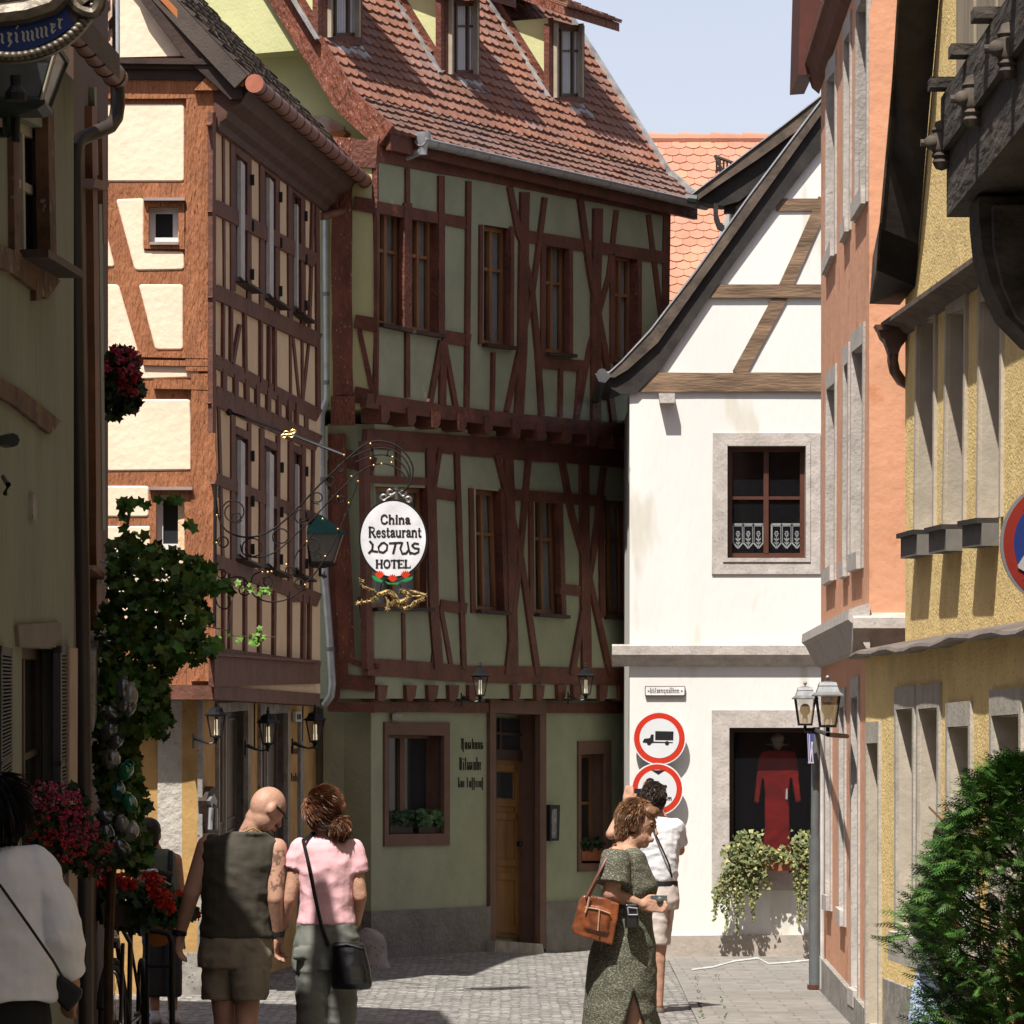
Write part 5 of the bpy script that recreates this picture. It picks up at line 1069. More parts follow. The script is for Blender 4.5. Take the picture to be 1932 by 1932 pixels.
# ================================================================== WALL LANTERNS
def lantern(name, label, cat, bm_=None, arm=None, warm=True, h=.42, w=.13, roofm=None, parent_loc=(0, 0, 0), group=None, bracket='wall', lamp='tube'):
    """six sided lantern, local origin at the centre of the lantern body bottom"""
    t = thing(name, label, cat, (0, 0, 0), group); mI = roofm or M_iron
    def hexr(r, z, n=6): return [Vector((r * math.cos(2 * math.pi * (k + .5) / n), r * math.sin(2 * math.pi * (k + .5) / n), z)) for k in range(n)]
    g = MB(); g.loft([hexr(.14, .30), hexr(.145, .315), hexr(.10, .35), hexr(.085, .40), hexr(.03, .43), hexr(.012, .45)]); g.lathe([(.001, .44), (.012, .44), (.022, .47), (.008, .49), (.016, .505), (.001, .54)], (0, 0, 0), 8); g.build('roof', mI, t)
    g = MB(); top = hexr(.115, .30); bot = hexr(.065, 0)
    for a, b in zip(top, bot): g.tube([a, b], .008, 6)
    g.loft([hexr(.07, -.01), hexr(.07, .01)]); g.loft([hexr(.12, .29), hexr(.12, .30)]); g.lathe([(.001, -.12), (.01, -.11), (.015, -.08), (.03, -.05), (.02, -.04), (.05, -.01), (.001, -.01)], (0, 0, 0), 10)
    g.build('frame', M_iron, t)
    g = MB()
    for k in range(6): g.quad(top[k] * .98, top[(k + 1) % 6] * .98, bot[(k + 1) % 6] * .98, bot[k] * .98)
    g.build('glass', mat('clear lantern glass', (.20, .18, .15), .08, .0, 1, spec=.5, alpha=.16), t)
    g = MB(); g.lathe([(.001, .02), (.022, .02), (.022, .10), (.018, .11), (.018, .24), (.001, .25)], (0, 0, 0), 10); g.build('bulb', mat('glowing tube lamp', (.8, .75, .6), .4, emit=((1, .85, .55), .30)), t, smooth=True)
    return t
def wall_arm(t, side=-1, L_=.2, z=-.08):
    g = MB(); g.tube([(0, 0, z), (side * L_ * .3, 0, z - .02), (side * L_ * .6, 0, z + .005), (side * L_, 0, z + .06)], [.014, .012, .018, .03]); g.prism([Vector((side * L_, -.05, z + .12)), Vector((side * L_, .05, z + .12)), Vector((side * L_, .05, z - .09)), Vector((side * L_, -.05, z - .09))], (side * .02, 0, 0)); g.build('wall_arm', M_iron, t)
L0 = lantern('wall_lantern', 'black wall lantern nearest the corner of the cream house', 'lantern', group='lanterns on the cream house'); wall_arm(L0, -1, .24)
base = [(tG(1193, 345), 25.4, 'black wall lantern nearest the stone corner of the cream house'), (tG(1480, 385), 27.0, 'middle one of the three black wall lanterns on the ochre ground floor'), (tG(1740, 372), 28.6, 'black wall lantern above the pink-shirted woman, beside the number plate')]
for i, ((x, y), D, lb) in enumerate(base):
    o = L0 if i == 0 else copy_tree(L0); o.location = P(x, y, D); o['label'] = lb; s_ = 63 / (.40 * 6000 / D) * .93 * .9; o.scale = (s_ * 1.3, s_ * 1.3, s_)
    c = MB(); 
    pts = [(tG(1113, 400), tG(1108, 250), tG(1112, 110), tG(1140, 75)), (tG(1405, 420), tG(1405, 160), tG(1440, 115)), (tG(1668, 370), tG(1672, 160))][i]
    Wx = Wcg; c.tube([Wx.pt(px, py, .03) for px, py in pts], .008, 6); tag(c.build('lantern_cable', M_black, smooth=True), ['black cable running up to the jetty from the lantern nearest the corner', 'black cable bending up to the jetty from the middle wall lantern', 'black cable rising from the wall lantern beside the number plate'][i], 'cable', 'cables feeding the wall lanterns')
for (x, y), D, lb in ((tH(857, 118), 30.3, 'black wall lantern with a lit lamp left of the doorway of the green house'), (tH(1440, 112), 32.0, 'black wall lantern with a lit lamp right of the doorway of the green house')):
    o = copy_tree(L0); o.location = P(x, y, D); o['label'] = lb; o['group'] = 'lanterns on the green house'; o.scale = (.72, .72, .6)
# hanging green street lantern
SL = thing('street_lantern', 'square street lantern with a green hood beside the grey downpipe', 'lantern', P(604, 1066, 28.9))
def q5(r, y, D=28.9):
    o = P(604, y, D); k = D * K / F; c, s = math.cos(.25), math.sin(.25); return [o + Vector((sx * r * k * c - sy * r * k * s, sx * r * k * s + sy * r * k * c, 0)) for sx, sy in ((-1, -1), (1, -1), (1, 1), (-1, 1))]
g = MB(); g.loft([q5(41, 1010), q5(41, 1006), q5(22, 990), q5(9, 978), q5(3, 972)]); g.build('hood', mat('green lantern hood', (.02, .13, .115), .5, .15, 6), SL)
g = MB(); A_ = q5(36, 1010); B_ = q5(22, 1062)
for q in range(4): g.quad(A_[q], A_[(q + 1) % 4], B_[(q + 1) % 4], B_[q])
g.build('glass', mat('dull lantern glass', (.16, .155, .14), .25, .2, 5, spec=.5), SL)
g = MB()
for a, b in zip(A_, B_): g.tube([a, b], .011, 6)
for k in range(4): g.tube([B_[k], B_[(k + 1) % 4]], .012, 6)
g.loft([q5(24, 1062), q5(24, 1067), q5(8, 1072)]); g.tube([P(604, 1070, 28.9), P(604, 1085, 28.9), P(614, 1088, 29.6)], .014); g.build('frame', M_iron, SL)
g = MB(); g.tube([A_[1] + Vector((.0, -.014, 0)), B_[1] + Vector((.0, -.014, 0))], .008, 6); g.build('edge_highlight', mat('lit edge highlight', (.5, .42, .32), .5), SL)  # light on the right edge put in as a pale strip
# twin street lamp on a pole
TL = thing('street_lamp', 'grey street lamp pole with two square lanterns at the corner of the orange house', 'street lamp', (0, 0, 0))
D_ = 26.0
def lp(x, y, D=26.0, dy=0): return P(x, y, D, dy)
g = MB(); g.tube([lp(1538, 1868), lp(1538, 1580)], .052, 14); g.tube([lp(1538, 1580), lp(1540, 1385)], .038, 14); g.build('pole', mat('galvanised pole', (.17, .18, .18), .5, .1, 8, metal=.3), TL, smooth=True)
g = MB(); g.tube([lp(1538, 1866), lp(1538, 1858)], .066, 14); g.build('base_ring', mat('rusty base', (.12, .04, .02), .8), TL)
g = MB(); g.tube([lp(1518, 1378), lp(1540, 1378)], .017); g.tube([lp(1540, 1378), lp(1552, 1382, 24.3), lp(1562, 1386, 22.9), lp(1598, 1389, 23.4)], .017); g.tube([lp(1540, 1390), lp(1540, 1372)], .03); g.build('cross_arm', M_iron, TL)
for cx, sc, ty in ((1519, 1.0, 1287), (1561.5, 1.18, 1279)):
    DD = 26.0 if sc == 1 else 22.9
    o = P(cx, 1372 + (4 if sc > 1 else 0), DD); S_ = 6000 / DD; k = sc / S_
    def sq(r, z): return [o + Vector((sx * r * k, sy * r * k, z * k)) for sx, sy in ((-1, -1), (1, -1), (1, 1), (-1, 1))]
    g = MB(); g.loft([sq(24, 53), sq(24, 55), sq(18, 60), sq(15, 68), sq(15, 70), sq(13, 75), sq(5, 77)]); g.ell(o + Vector((0, 0, 83 * k)), 3.6 * k); g.tube([o + Vector((0, 0, 76 * k)), o + Vector((0, 0, 83 * k))], 1.2 * k)
    hd = g.build('lantern_hood', mat('grey metal hood', (.30, .30, .30), .4, .25, 9, metal=.3, spec=.5), TL)
    g = MB(); a_ = sq(18.5, 53); b_ = sq(12, 6)
    for a, b in zip(a_, b_): g.tube([a, b], 1.5 * k, 6)
    g.loft([sq(13.5, 3), sq(13.5, 7)]); g.tube([o + Vector((0, 0, 4 * k)), o + Vector((0, 0, -4 * k))], 3 * k); g.build('lantern_frame', M_iron, hd)
    g = MB()
    for q in range(4): g.quad(a_[q], a_[(q + 1) % 4], b_[(q + 1) % 4], b_[q])
    g.build('amber_glass', mat('amber lantern glass', (.75, .55, .28), .1, 0, 1, alpha=.30, spec=.5), hd)
    g = MB(); g.ell(o + Vector((0, 0, 33 * k)), (10 * k, 10 * k, 12 * k)); g.lathe([(.001, 8 * k), (5 * k, 8 * k), (4.5 * k, 22 * k), (.001, 24 * k)], o, 12); g.build('bulb', mat('milky lamp globe', (.42, .35, .26), .3, 0, 1, spec=.5), hd, smooth=True)
g = MB(); g.prism([lp(1523, 1384, 25.9), lp(1535, 1384, 25.9), lp(1535, 1440, 25.9), lp(1525, 1440, 25.9)], (0, .03, 0)); PS = tag(g.build('pole_sign', mat('blue enamel sign', (.07, .08, .30), .4)), 'narrow blue and white sign seen nearly edge-on on the lamp pole', 'sign')
strokes('sign_pattern', [([(1527, 1386), (1529, 1438)], 1.5), ([(1533, 1400), (1528, 1438)], 2), ([(1531, 1400), (1534, 1438)], 1.5), ([(1524, 1384), (1526, 1440)], 1), ([(1525, 1439), (1535, 1439)], 2)], lambda x, y: lp(x, y, 25.9), mat('pale sign print', (.7, .62, .68), .5), PS)
# ================================================================== ROAD SIGNS on the white wall
def disc(cx, cy, r, off, th, W, n=48): return [W.pt(cx + r * math.cos(2 * math.pi * k / n), cy + r * math.sin(2 * math.pi * k / n), off) for k in range(n)]
M_sred = mat('sign red', (.62, .035, .012), .4, .03, 4, spec=.4); M_swh = mat('sign white', (.74, .75, .76), .45, .03, 4); M_sbk = mat('sign black', (.015, .015, .016), .5); M_swr = mat('sign rim', (.88, .88, .88), .45)
def roundsign(name, label, cx, cy, R_, off, rin=.74):
    t = thing(name, label, 'road sign', Ww.pt(cx, cy, off))
    for nm, r, o, m in (('rim', R_, off, M_swr), ('red_ring', R_ * .95, off + .002, M_sred), ('face', R_ * rin, off + .004, M_swh)):
        g = MB(); g.prism(disc(cx, cy, r, o, .01, Ww), (0, .006 if nm != 'rim' else .012, 0)); g.build(nm, m, t)
    g = MB(); g.tube([Ww.pt(cx, cy + R_ * .2, off - .012), Ww.pt(cx, cy + R_ * .2, 0)], .02); g.build('bracket', M_zinc, t)
    return t
s1_ = roundsign('road_sign', 'round no-lorries sign with a red ring and black lorry on the white wall', 1244, 1393, 50.5, .10)
def z5_(x, y): return (1240 * .94336 + x * .11718, 1360 * .94336 + y * .11718)
g = MB(); o_ = .106
for poly in ([(568, 822), (862, 828), (858, 970), (566, 966)], [(365, 995), (390, 945), (480, 935), (500, 878), (543, 878), (540, 990), (850, 1000), (855, 1014), (540, 1012), (500, 1020), (440, 1012), (375, 1008)]):
    g.prism([Ww.pt(*z5_(x, y), o_) for x, y in poly], (0, .002, 0))
for x, y, r in ((468, 1012, 36), (757, 1016, 34)): c = z5_(x, y); g.prism(disc(c[0], c[1], r * .1172, o_ + .001, 0, Ww, 16), (0, .002, 0))
g.build('lorry_symbol', M_sbk, s1_)
s2_ = roundsign('road_sign', 'round width-limit sign partly hidden by the photographing man', 1240, 1489, 49.5, .125, .74)
g = MB(); g.prism([Ww.pt(*z5_(x, y), .131) for x, y in [(505, 1452), (730, 1452), (618, 1525)]], (0, .002, 0)); g.prism([Ww.pt(*z5_(x, y), .131) for x, y in [(505, 2110), (730, 2110), (618, 2040)]], (0, .002, 0)); g.build('arrows', M_sbk, s2_)
strokes('figures', [([z5_(430, 1660), z5_(440, 1610), z5_(480, 1592), z5_(525, 1605), z5_(540, 1650), z5_(525, 1700), z5_(435, 1800), z5_(545, 1800)], 4.2), ([z5_(585, 1790), z5_(585, 1815)], 3), ([z5_(650, 1705), z5_(740, 1705), z5_(700, 1800)], 3.6), ([z5_(770, 1930), z5_(770, 1895), z5_(795, 1890), z5_(797, 1930)], 1.6), ([z5_(797, 1895), z5_(820, 1890), z5_(824, 1930)], 1.6)], lambda x, y: Ww.pt(x, y, .130), M_sbk, s2_)
g = MB(); 
def z5r(pts): return [z5_(*p) for p in pts]
NP = thing('street_nameplate', 'small white street nameplate with old German lettering on the white wall', 'nameplate', Ww.pt(1254, 1303, .02))
rp = roundpoly(z5r([(400, 97), (1052, 97), (1048, 262), (404, 262)]), 2.5); g.prism([Ww.pt(p.x, p.y, .030) for p in rp], (0, .028, 0)); g.build('border', mat('dark brown border', (.10, .05, .03), .6), NP)
g = MB(); rp = roundpoly(z5r([(412, 108), (1040, 108), (1036, 244), (414, 244)]), 2); g.prism([Ww.pt(p.x, p.y, .034) for p in rp], (0, .004, 0)); g.build('plate', M_swr, NP)
strokes('lettering', [(p, w) for p, w in blackletter('Sülzengäßchen'.replace('ß', 's').replace('ä', 'a'), z5_(492, 0)[0], z5_(0, 200)[1], 4.1, 5.2, .95)] + [([z5_(452, 176), z5_(468, 176)], 1.8), ([z5_(985, 174), z5_(1001, 174)], 1.8), ([z5_(805, 128), z5_(812, 128)], 1.2), ([z5_(826, 128), z5_(833, 128)], 1.2)], lambda x, y: Ww.pt(x, y, .034), mat('brown lettering', (.20, .08, .05), .6), NP)
# no stopping sign right
NS = thing('no_stopping_sign', 'large blue no-stopping sign with a red ring and cross cut by the right picture edge', 'road sign', P(2012, 1025, 14.4))
Wn = Wall(1900, 14.4, 2100, 14.4)
for nm, r, o, m in (('rim', 125, .02, mat('grey sign rim', (.20, .20, .20), .5)), ('red_ring', 119, .023, mat('shaded sign red', (.26, .02, .01), .5)), ('blue_field', 99, .026, mat('shaded sign blue', (.012, .03, .16), .5))):  # shade under the oriel is put into the dark sign colours
    g = MB(); g.prism(disc(2012, 1025, r, o, 0, Wn, 64), (0, .004 if nm != 'rim' else .02, 0)); g.build(nm, m, NS)
strokes('red_cross', [([(1942, 955), (2082, 1095)], 22), ([(2082, 955), (1942, 1095)], 22)], lambda x, y: Wn.pt(x, y, .027), mat('shaded sign red', (.26, .02, .01)), NS)
strokes('white_arrow', [([(1955, 1085), (1925, 1068), (1940, 1045)], 10), ([(1925, 1068), (1990, 1068)], 10)], lambda x, y: Wn.pt(x, y, .029), mat('shaded sign white', (.4, .4, .4), .5), NS)
g = MB(); g.tube([P(2012, 900, 14.5), P(2012, 1025, 14.5), Vector((P(2012, 1025, 14.5).x, P(2012, 1025, 14.5).y, 0))], .03); g.build('post', M_zincp, NS)
# ================================================================== RESTAURANT SIGN AND IRONWORK
IB = thing('wrought_iron_bracket', 'wrought iron scroll bracket reaching out from the cream house corner', 'sign bracket', P(405, 1100, 25.2))
DJ = 25.1
def pj(x, y, D=DJ): return P(*tJ(x, y), D)
def smooth(pts, n=5):
    out = []
    for i in range(len(pts) - 1):
        p0 = Vector(pts[max(i - 1, 0)]); p1 = Vector(pts[i]); p2 = Vector(pts[i + 1]); p3 = Vector(pts[min(i + 2, len(pts) - 1)])
        for k in range(n):
            t = k / n; out.append(.5 * ((2 * p1) + (p2 - p0) * t + (2 * p0 - 5 * p1 + 4 * p2 - p3) * t * t + (3 * p1 - p0 - 3 * p2 + p3) * t ** 3))
    out.append(Vector(pts[-1])); return out
def jt(g, pts, r, n=5): 
    q = smooth(pts, n); g.tube([pj(p[0], p[1], DJ + .01 * math.sin(p[0] * .01)) for p in q], r, 6)
g = MB(); r_ = .0062
jt(g, [(195, 560), (215, 760), (260, 870), (340, 925), (450, 945), (570, 920), (700, 840), (850, 700), (1000, 540), (1150, 400), (1300, 265), (1420, 205), (1560, 220), (1660, 290), (1715, 380), (1722, 450), (1700, 530), (1650, 588)], .008)
jt(g, [(1240, 330), (1400, 265), (1540, 262), (1650, 330), (1700, 430), (1690, 530)], r_); jt(g, [(1280, 365), (1420, 312), (1540, 315), (1630, 370), (1685, 450), (1685, 520)], r_); jt(g, [(1300, 450), (1380, 400), (1480, 375), (1570, 395), (1640, 445), (1680, 520)], r_)
jt(g, [(390, 1000), (410, 1070), (500, 1100), (600, 1085), (700, 1030), (820, 920), (950, 800), (1100, 640), (1240, 500), (1300, 440)], r_)
jt(g, [(800, 1150), (820, 1080), (880, 1000), (960, 900)], r_); jt(g, [(880, 1310), (960, 1230), (1060, 1080), (1160, 880), (1260, 620), (1300, 500)], r_)
jt(g, [(465, 1320), (500, 1400), (620, 1445), (760, 1420), (880, 1340)], r_); jt(g, [(465, 1320), (490, 1240), (560, 1210), (640, 1210)], r_); jt(g, [(195, 1400), (230, 1300), (300, 1260), (400, 1255), (465, 1320)], r_); jt(g, [(195, 1400), (215, 1470), (270, 1500), (310, 1460), (290, 1400)], r_)
def ring(cx, cy, r, a0=0, a1=330, sq=1.0, rr=r_): jt(g, [(cx + r * math.cos(R(a0 + (a1 - a0) * k / 12)) * (1 - .35 * k / 12), cy + r * sq * math.sin(R(a0 + (a1 - a0) * k / 12)) * (1 - .35 * k / 12)) for k in range(13)], rr, 2)
for cx, cy, r, a0 in ((335, 750, 95, 200), (360, 790, 45, 30), (485, 1030, 85, 160), (705, 940, 72, 100), (865, 780, 60, 90), (985, 640, 48, 80), (1085, 510, 42, 70), (1165, 410, 32, 60), (255, 985, 48, 180), (240, 1230, 42, 150), (420, 1350, 48, 0), (950, 1010, 62, 180), (990, 1085, 28, 90), (845, 1300, 42, 20), (600, 1290, 44, 200), (770, 1200, 38, 0), (1165, 655, 30, 180)): ring(cx, cy, r, a0, a0 + 400)
g.tube([pj(195, 540), pj(190, 1640)], .014); g.tube([pj(225, 560), pj(225, 640)], .012)
for a, b in (((1400, 210), (1415, 330)), ((1530, 265), (1522, 320)), ((880, 1000), (940, 930)), ((1060, 480), (1075, 620))): g.tube([pj(*a), pj(*b)], .007)
g.tube([pj(1650, 575), pj(1600, 590), pj(1550, 565)], .014)
g.build('scrollwork', mat('black wrought iron', (.02, .017, .015), .75, .2, 20, spec=.15), IB, smooth=True)
g = MB()
for x, y in ((1395, 222), (1395, 335), (1420, 388), (1565, 325), (1557, 368), (1480, 377), (1248, 475), (1298, 512), (1143, 630), (1226, 680), (208, 775), (205, 988), (903, 978), (1143, 882), (1045, 1092), (560, 1215), (600, 1215), (630, 1210), (468, 1322), (408, 1325), (890, 1312), (745, 1155), (1025, 803), (1190, 310)): g.ell(pj(x, y, DJ - .02), .009, 8, 6)
g.build('gilded_balls', M_gold, IB, smooth=True)
g = MB(); g.tube([Wcs.pt(*tD(1268, 482), .02), P(*tD(1600, 600), 25.2), pj(1190, 310)], .013, 6); g.ell(Wcs.pt(*tD(1268, 482), .03), .03)
tr = g.build('tie_rod', M_iron, IB); g = MB()
cx, cy = tD(1592, 602)
for k, (dx, dy) in enumerate(((-9, 4), (9, -5), (-4, -2), (5, 3))): g.tube([P(cx + dx + 5 * math.cos(a), cy + dy + 3 * math.sin(a), 25.15) for a in [2 * math.pi * i / 10 for i in range(11)]], .006, 6)
g.build('gilded_bow', M_gold, tr, smooth=True)
RS = thing('restaurant_sign', 'oval white restaurant sign with black lettering and a gilded dragon below it', 'sign', pj(1572, 960))
Ws = Wall(600, DJ, 800, DJ)
def oval(cx, cy, rx, ry, off, n=56): return [Ws.pt(cx + rx * math.cos(2 * math.pi * k / n), cy + ry * math.sin(2 * math.pi * k / n), off) for k in range(n)]
g = MB(); g.prism(oval(741.8, 1016.5, 65, 74.5, .02), (0, .04, 0)); g.build('rim', M_iron, RS)
g = MB(); g.prism(oval(741.8, 1016.5, 61.5, 71, .024), (0, .006, 0)); g.build('board', mat('white sign enamel', (.84, .83, .85), .4), RS)
# roman letters drawn as thick and thin strokes: x 0..1, y 0 (base) .. 1 (cap height)
GL = {
 'C': ([([(.85, .75), (.7, .95), (.45, 1.0), (.2, .85), (.1, .5), (.2, .15), (.45, 0), (.7, .05), (.88, .25)], .13)], 1.0),
 'H': ([([(.18, 0), (.18, 1)], .17), ([(.82, 0), (.82, 1)], .17), ([(.18, .52), (.82, .52)], .07), ([(.02, 0), (.34, 0)], .06), ([(.66, 0), (.98, 0)], .06), ([(.02, 1), (.34, 1)], .06), ([(.66, 1), (.98, 1)], .06)], 1.05),
 'O': ([([(.5, 1), (.22, .88), (.1, .5), (.22, .12), (.5, 0), (.78, .12), (.9, .5), (.78, .88), (.5, 1)], .13)], 1.0),
 'T': ([([(.5, 0), (.5, 1)], .17), ([(.05, .96), (.95, .96)], .08), ([(.06, .96), (.06, .76)], .06), ([(.94, .96), (.94, .76)], .06), ([(.34, 0), (.66, 0)], .06)], .95),
 'E': ([([(.2, 0), (.2, 1)], .17), ([(.05, .97), (.85, .97)], .07), ([(.05, .03), (.88, .03)], .07), ([(.2, .5), (.62, .5)], .06), ([(.84, .97), (.84, .8)], .06), ([(.88, .03), (.88, .22)], .06), ([(.62, .4), (.62, .6)], .05)], .9),
 'L': ([([(.25, 0), (.25, 1)], .17), ([(.08, .97), (.42, .97)], .06), ([(.08, .03), (.88, .03)], .07), ([(.88, .03), (.88, .25)], .06)], .9),
 'R': ([([(.2, 0), (.2, 1)], .17), ([(.05, .97), (.55, .97), (.78, .87), (.8, .7), (.65, .54), (.2, .5)], .09), ([(.5, .5), (.85, .02), (.98, .02)], .15), ([(.05, 0), (.36, 0)], .06)], 1.0),
 'h': ([([(.2, 0), (.2, 1)], .15), ([(.2, .5), (.45, .64), (.65, .55), (.68, .4), (.68, 0)], .14), ([(.05, .99), (.2, .99)], .06), ([(.07, 0), (.34, 0)], .05), ([(.54, 0), (.82, 0)], .05)], .85),
 'i': ([([(.25, 0), (.25, .64)], .15), ([(.25, .84), (.25, .96)], .16), ([(.1, .63), (.25, .63)], .05), ([(.1, 0), (.4, 0)], .05)], .45),
 'n': ([([(.2, 0), (.2, .64)], .15), ([(.2, .5), (.45, .65), (.65, .55), (.68, .4), (.68, 0)], .14), ([(.05, .62), (.2, .62)], .05), ([(.07, 0), (.34, 0)], .05), ([(.54, 0), (.82, 0)], .05)], .85),
 'a': ([([(.15, .5), (.25, .63), (.45, .64), (.55, .52), (.56, .08), (.7, .03)], .13), ([(.56, .4), (.25, .3), (.14, .15), (.25, .02), (.42, .04), (.56, .15)], .11)], .72),
 'e': ([([(.15, .36), (.62, .36), (.58, .55), (.4, .64), (.2, .55), (.12, .32), (.2, .1), (.4, 0), (.6, .1)], .10)], .72),
 's': ([([(.55, .5), (.45, .62), (.25, .63), (.15, .5), (.25, .38), (.5, .26), (.58, .13), (.45, .01), (.22, .01), (.12, .15)], .11)], .66),
 't': ([([(.25, .85), (.25, .12), (.35, .02), (.5, .08)], .14), ([(.08, .62), (.5, .62)], .06)], .55),
 'u': ([([(.2, .64), (.2, .15), (.35, .02), (.5, .05), (.66, .18)], .13), ([(.66, .64), (.66, 0)], .14), ([(.05, .62), (.2, .62)], .05), ([(.52, .62), (.66, .62)], .05), ([(.66, 0), (.8, .03)], .05)], .85),
 'r': ([([(.2, 0), (.2, .64)], .15), ([(.2, .45), (.35, .62), (.52, .6)], .12), ([(.05, .62), (.2, .62)], .05), ([(.06, 0), (.38, 0)], .05)], .58)}
def roman(text, x0, x1, yb, cap):
    adv = [GL[c][1] for c in text]; tot = sum(adv); k = (x1 - x0) / tot; x = x0; out = []
    for c in text:
        for pts, w in GL[c][0]: out.append(([(x + p[0] * k, yb - p[1] * cap) for p in pts], w * min(k, cap) * 1.6))
        x += GL[c][1] * k
    return out
JX = lambda x: 358.5 + x * .24414
JY = lambda y: 783 + y * .24414
it = roman('China', JX(1472), JX(1702), JY(840), 68 * .244) + roman('Restaurant', JX(1378), JX(1788), JY(942), 78 * .244) + roman('HOTEL', JX(1434), JX(1704), JY(1180), 60 * .244)
br = [([(1390, 975), (1412, 1000), (1408, 1040), (1382, 1066)], 3.8), ([(1400, 1048), (1448, 1056)], 3.4), ([(1480, 990), (1455, 1020), (1462, 1055), (1495, 1062), (1520, 1040), (1525, 1005), (1500, 985), (1480, 990)], 3.2), ([(1540, 990), (1630, 985)], 3.2), ([(1590, 985), (1580, 1030), (1570, 1068)], 4), ([(1640, 985), (1625, 1030), (1640, 1070), (1670, 1068), (1690, 1040)], 3.4), ([(1680, 982), (1690, 1035), (1702, 1072)], 3.6), ([(1765, 995), (1735, 990), (1715, 1008), (1735, 1028), (1768, 1032), (1765, 1058), (1735, 1072), (1705, 1062)], 3.2)]
it += [([tJ(*p) for p in pts], w * 1.0) for pts, w in br]
strokes('lettering', it, lambda x, y: Ws.pt(x, y, .024), M_sbk, RS)
g = MB()
for cx, cy in ((1465, 1240), (1565, 1268), (1665, 1240)):
    for k in range(-3, 4):
        a = R(-90 + k * 26); c = tJ(cx, cy); p = (c[0] + 9 * math.cos(a) * .9, c[1] + 8 * math.sin(a)); nx, ny = -math.sin(a) * 2.4, math.cos(a) * 2.4
        g.prism([Ws.pt(c[0] + nx * 1.3, c[1] + ny * 1.3 + 3, .036 + .001 * abs(k)), Ws.pt(p[0] + nx * .5, p[1] + ny * .5, .04), Ws.pt(p[0] + 2 * math.cos(a), p[1] + 2 * math.sin(a), .042), Ws.pt(p[0] - nx * .5, p[1] - ny * .5, .04), Ws.pt(c[0] - nx * 1.3, c[1] - ny * 1.3 + 3, .036 + .001 * abs(k))], (0, .006, 0))
g.build('red_lotus_flowers', mat('lotus red enamel', (.70, .05, .012), .4), RS)
g = MB()
for pts in ([(1400, 1240), (1430, 1245), (1490, 1280), (1480, 1295), (1430, 1280)], [(1505, 1285), (1560, 1300), (1630, 1290), (1605, 1310), (1530, 1308)], [(1625, 1285), (1665, 1262), (1722, 1245), (1715, 1270), (1670, 1290)]): g.prism([Ws.pt(*tJ(*p), .05) for p in pts], (0, .008, 0))
g.build('green_leaves', mat('enamel green', (.02, .30, .09), .4), RS)
g = MB(); 
for cx, cy, r, s_ in ((1497, 640, 22, 1), (1547, 598, 20, 1), (1643, 606, 22, -1), (1686, 655, 20, -1)): g.tube([pj(cx + r * math.cos(a) * s_, cy + r * math.sin(a)) for a in [R(40 + 300 * k / 14) for k in range(15)]], .013, 8)
g.tube([pj(1500, 660), pj(1560, 620), pj(1600, 590), pj(1640, 625), pj(1690, 672)], .012); g.tube([pj(1590, 560), pj(1595, 670)], .014); g.build('crest_scrolls', mat('dull forged steel', (.22, .20, .18), .35, .2, 10, metal=.7), RS, smooth=True)
g = MB(); rd = random.Random(5)
def jd(pts, r): q = smooth(pts, 6); n = len(q); g.tube([pj(p[0], p[1], DJ + .0) for p in q], [r * (.5 + .7 * math.sin(math.pi * (.15 + .75 * i / n))) for i in range(n)], 8); return q
b = jd([(1320, 1275), (1335, 1320), (1380, 1345), (1420, 1360), (1440, 1400), (1430, 1430), (1350, 1445), (1300, 1455)], .010)
b2 = jd([(1410, 1440), (1460, 1390), (1530, 1370), (1580, 1400), (1600, 1440), (1650, 1440), (1690, 1400), (1660, 1365), (1620, 1360)], .020)
b3 = jd([(1560, 1400), (1620, 1480), (1690, 1490), (1740, 1450), (1790, 1430)], .014); jd([(1620, 1380), (1680, 1355), (1740, 1370), (1820, 1392)], .012); jd([(1500, 1400), (1530, 1440), (1525, 1490)], .010); jd([(1650, 1440), (1700, 1500)], .009); jd([(1700, 1400), (1760, 1400), (1810, 1390)], .007)
for q in (b, b2, b3, b2, b3):
    for p in q:
        a = rd.uniform(0, 6.28); L_ = rd.uniform(16, 30); c = Vector((p[0], p[1])); e = c + Vector((math.cos(a), math.sin(a))) * L_; g.tube([pj(c.x, c.y, DJ), pj((c.x + e.x) / 2 + rd.uniform(-6, 6), (c.y + e.y) / 2, DJ - .02), pj(e.x, e.y, DJ)], [.006, .004, .001], 4)
for cx, cy in ((1300, 1455), (1525, 1495), (1795, 1425), (1650, 1500), (1330, 1290), (1560, 1455), (1810, 1395)):
    for k in range(6): a = R(k * 60 + 20); g.tube([pj(cx, cy), pj(cx + 24 * math.cos(a), cy + 24 * math.sin(a))], [.007, .003], 5)
g.build('gilded_dragon', mat('dull old gilding', (.50, .34, .13), .55, .35, 30, .5, 60, metal=.35, spec=.4), RS, smooth=True)
g = MB(); g.tube([pj(1480, 1300), pj(1470, 1370)], .005); g.tube([pj(1620, 1300), pj(1640, 1360)], .005); g.build('hanger', M_iron, RS)
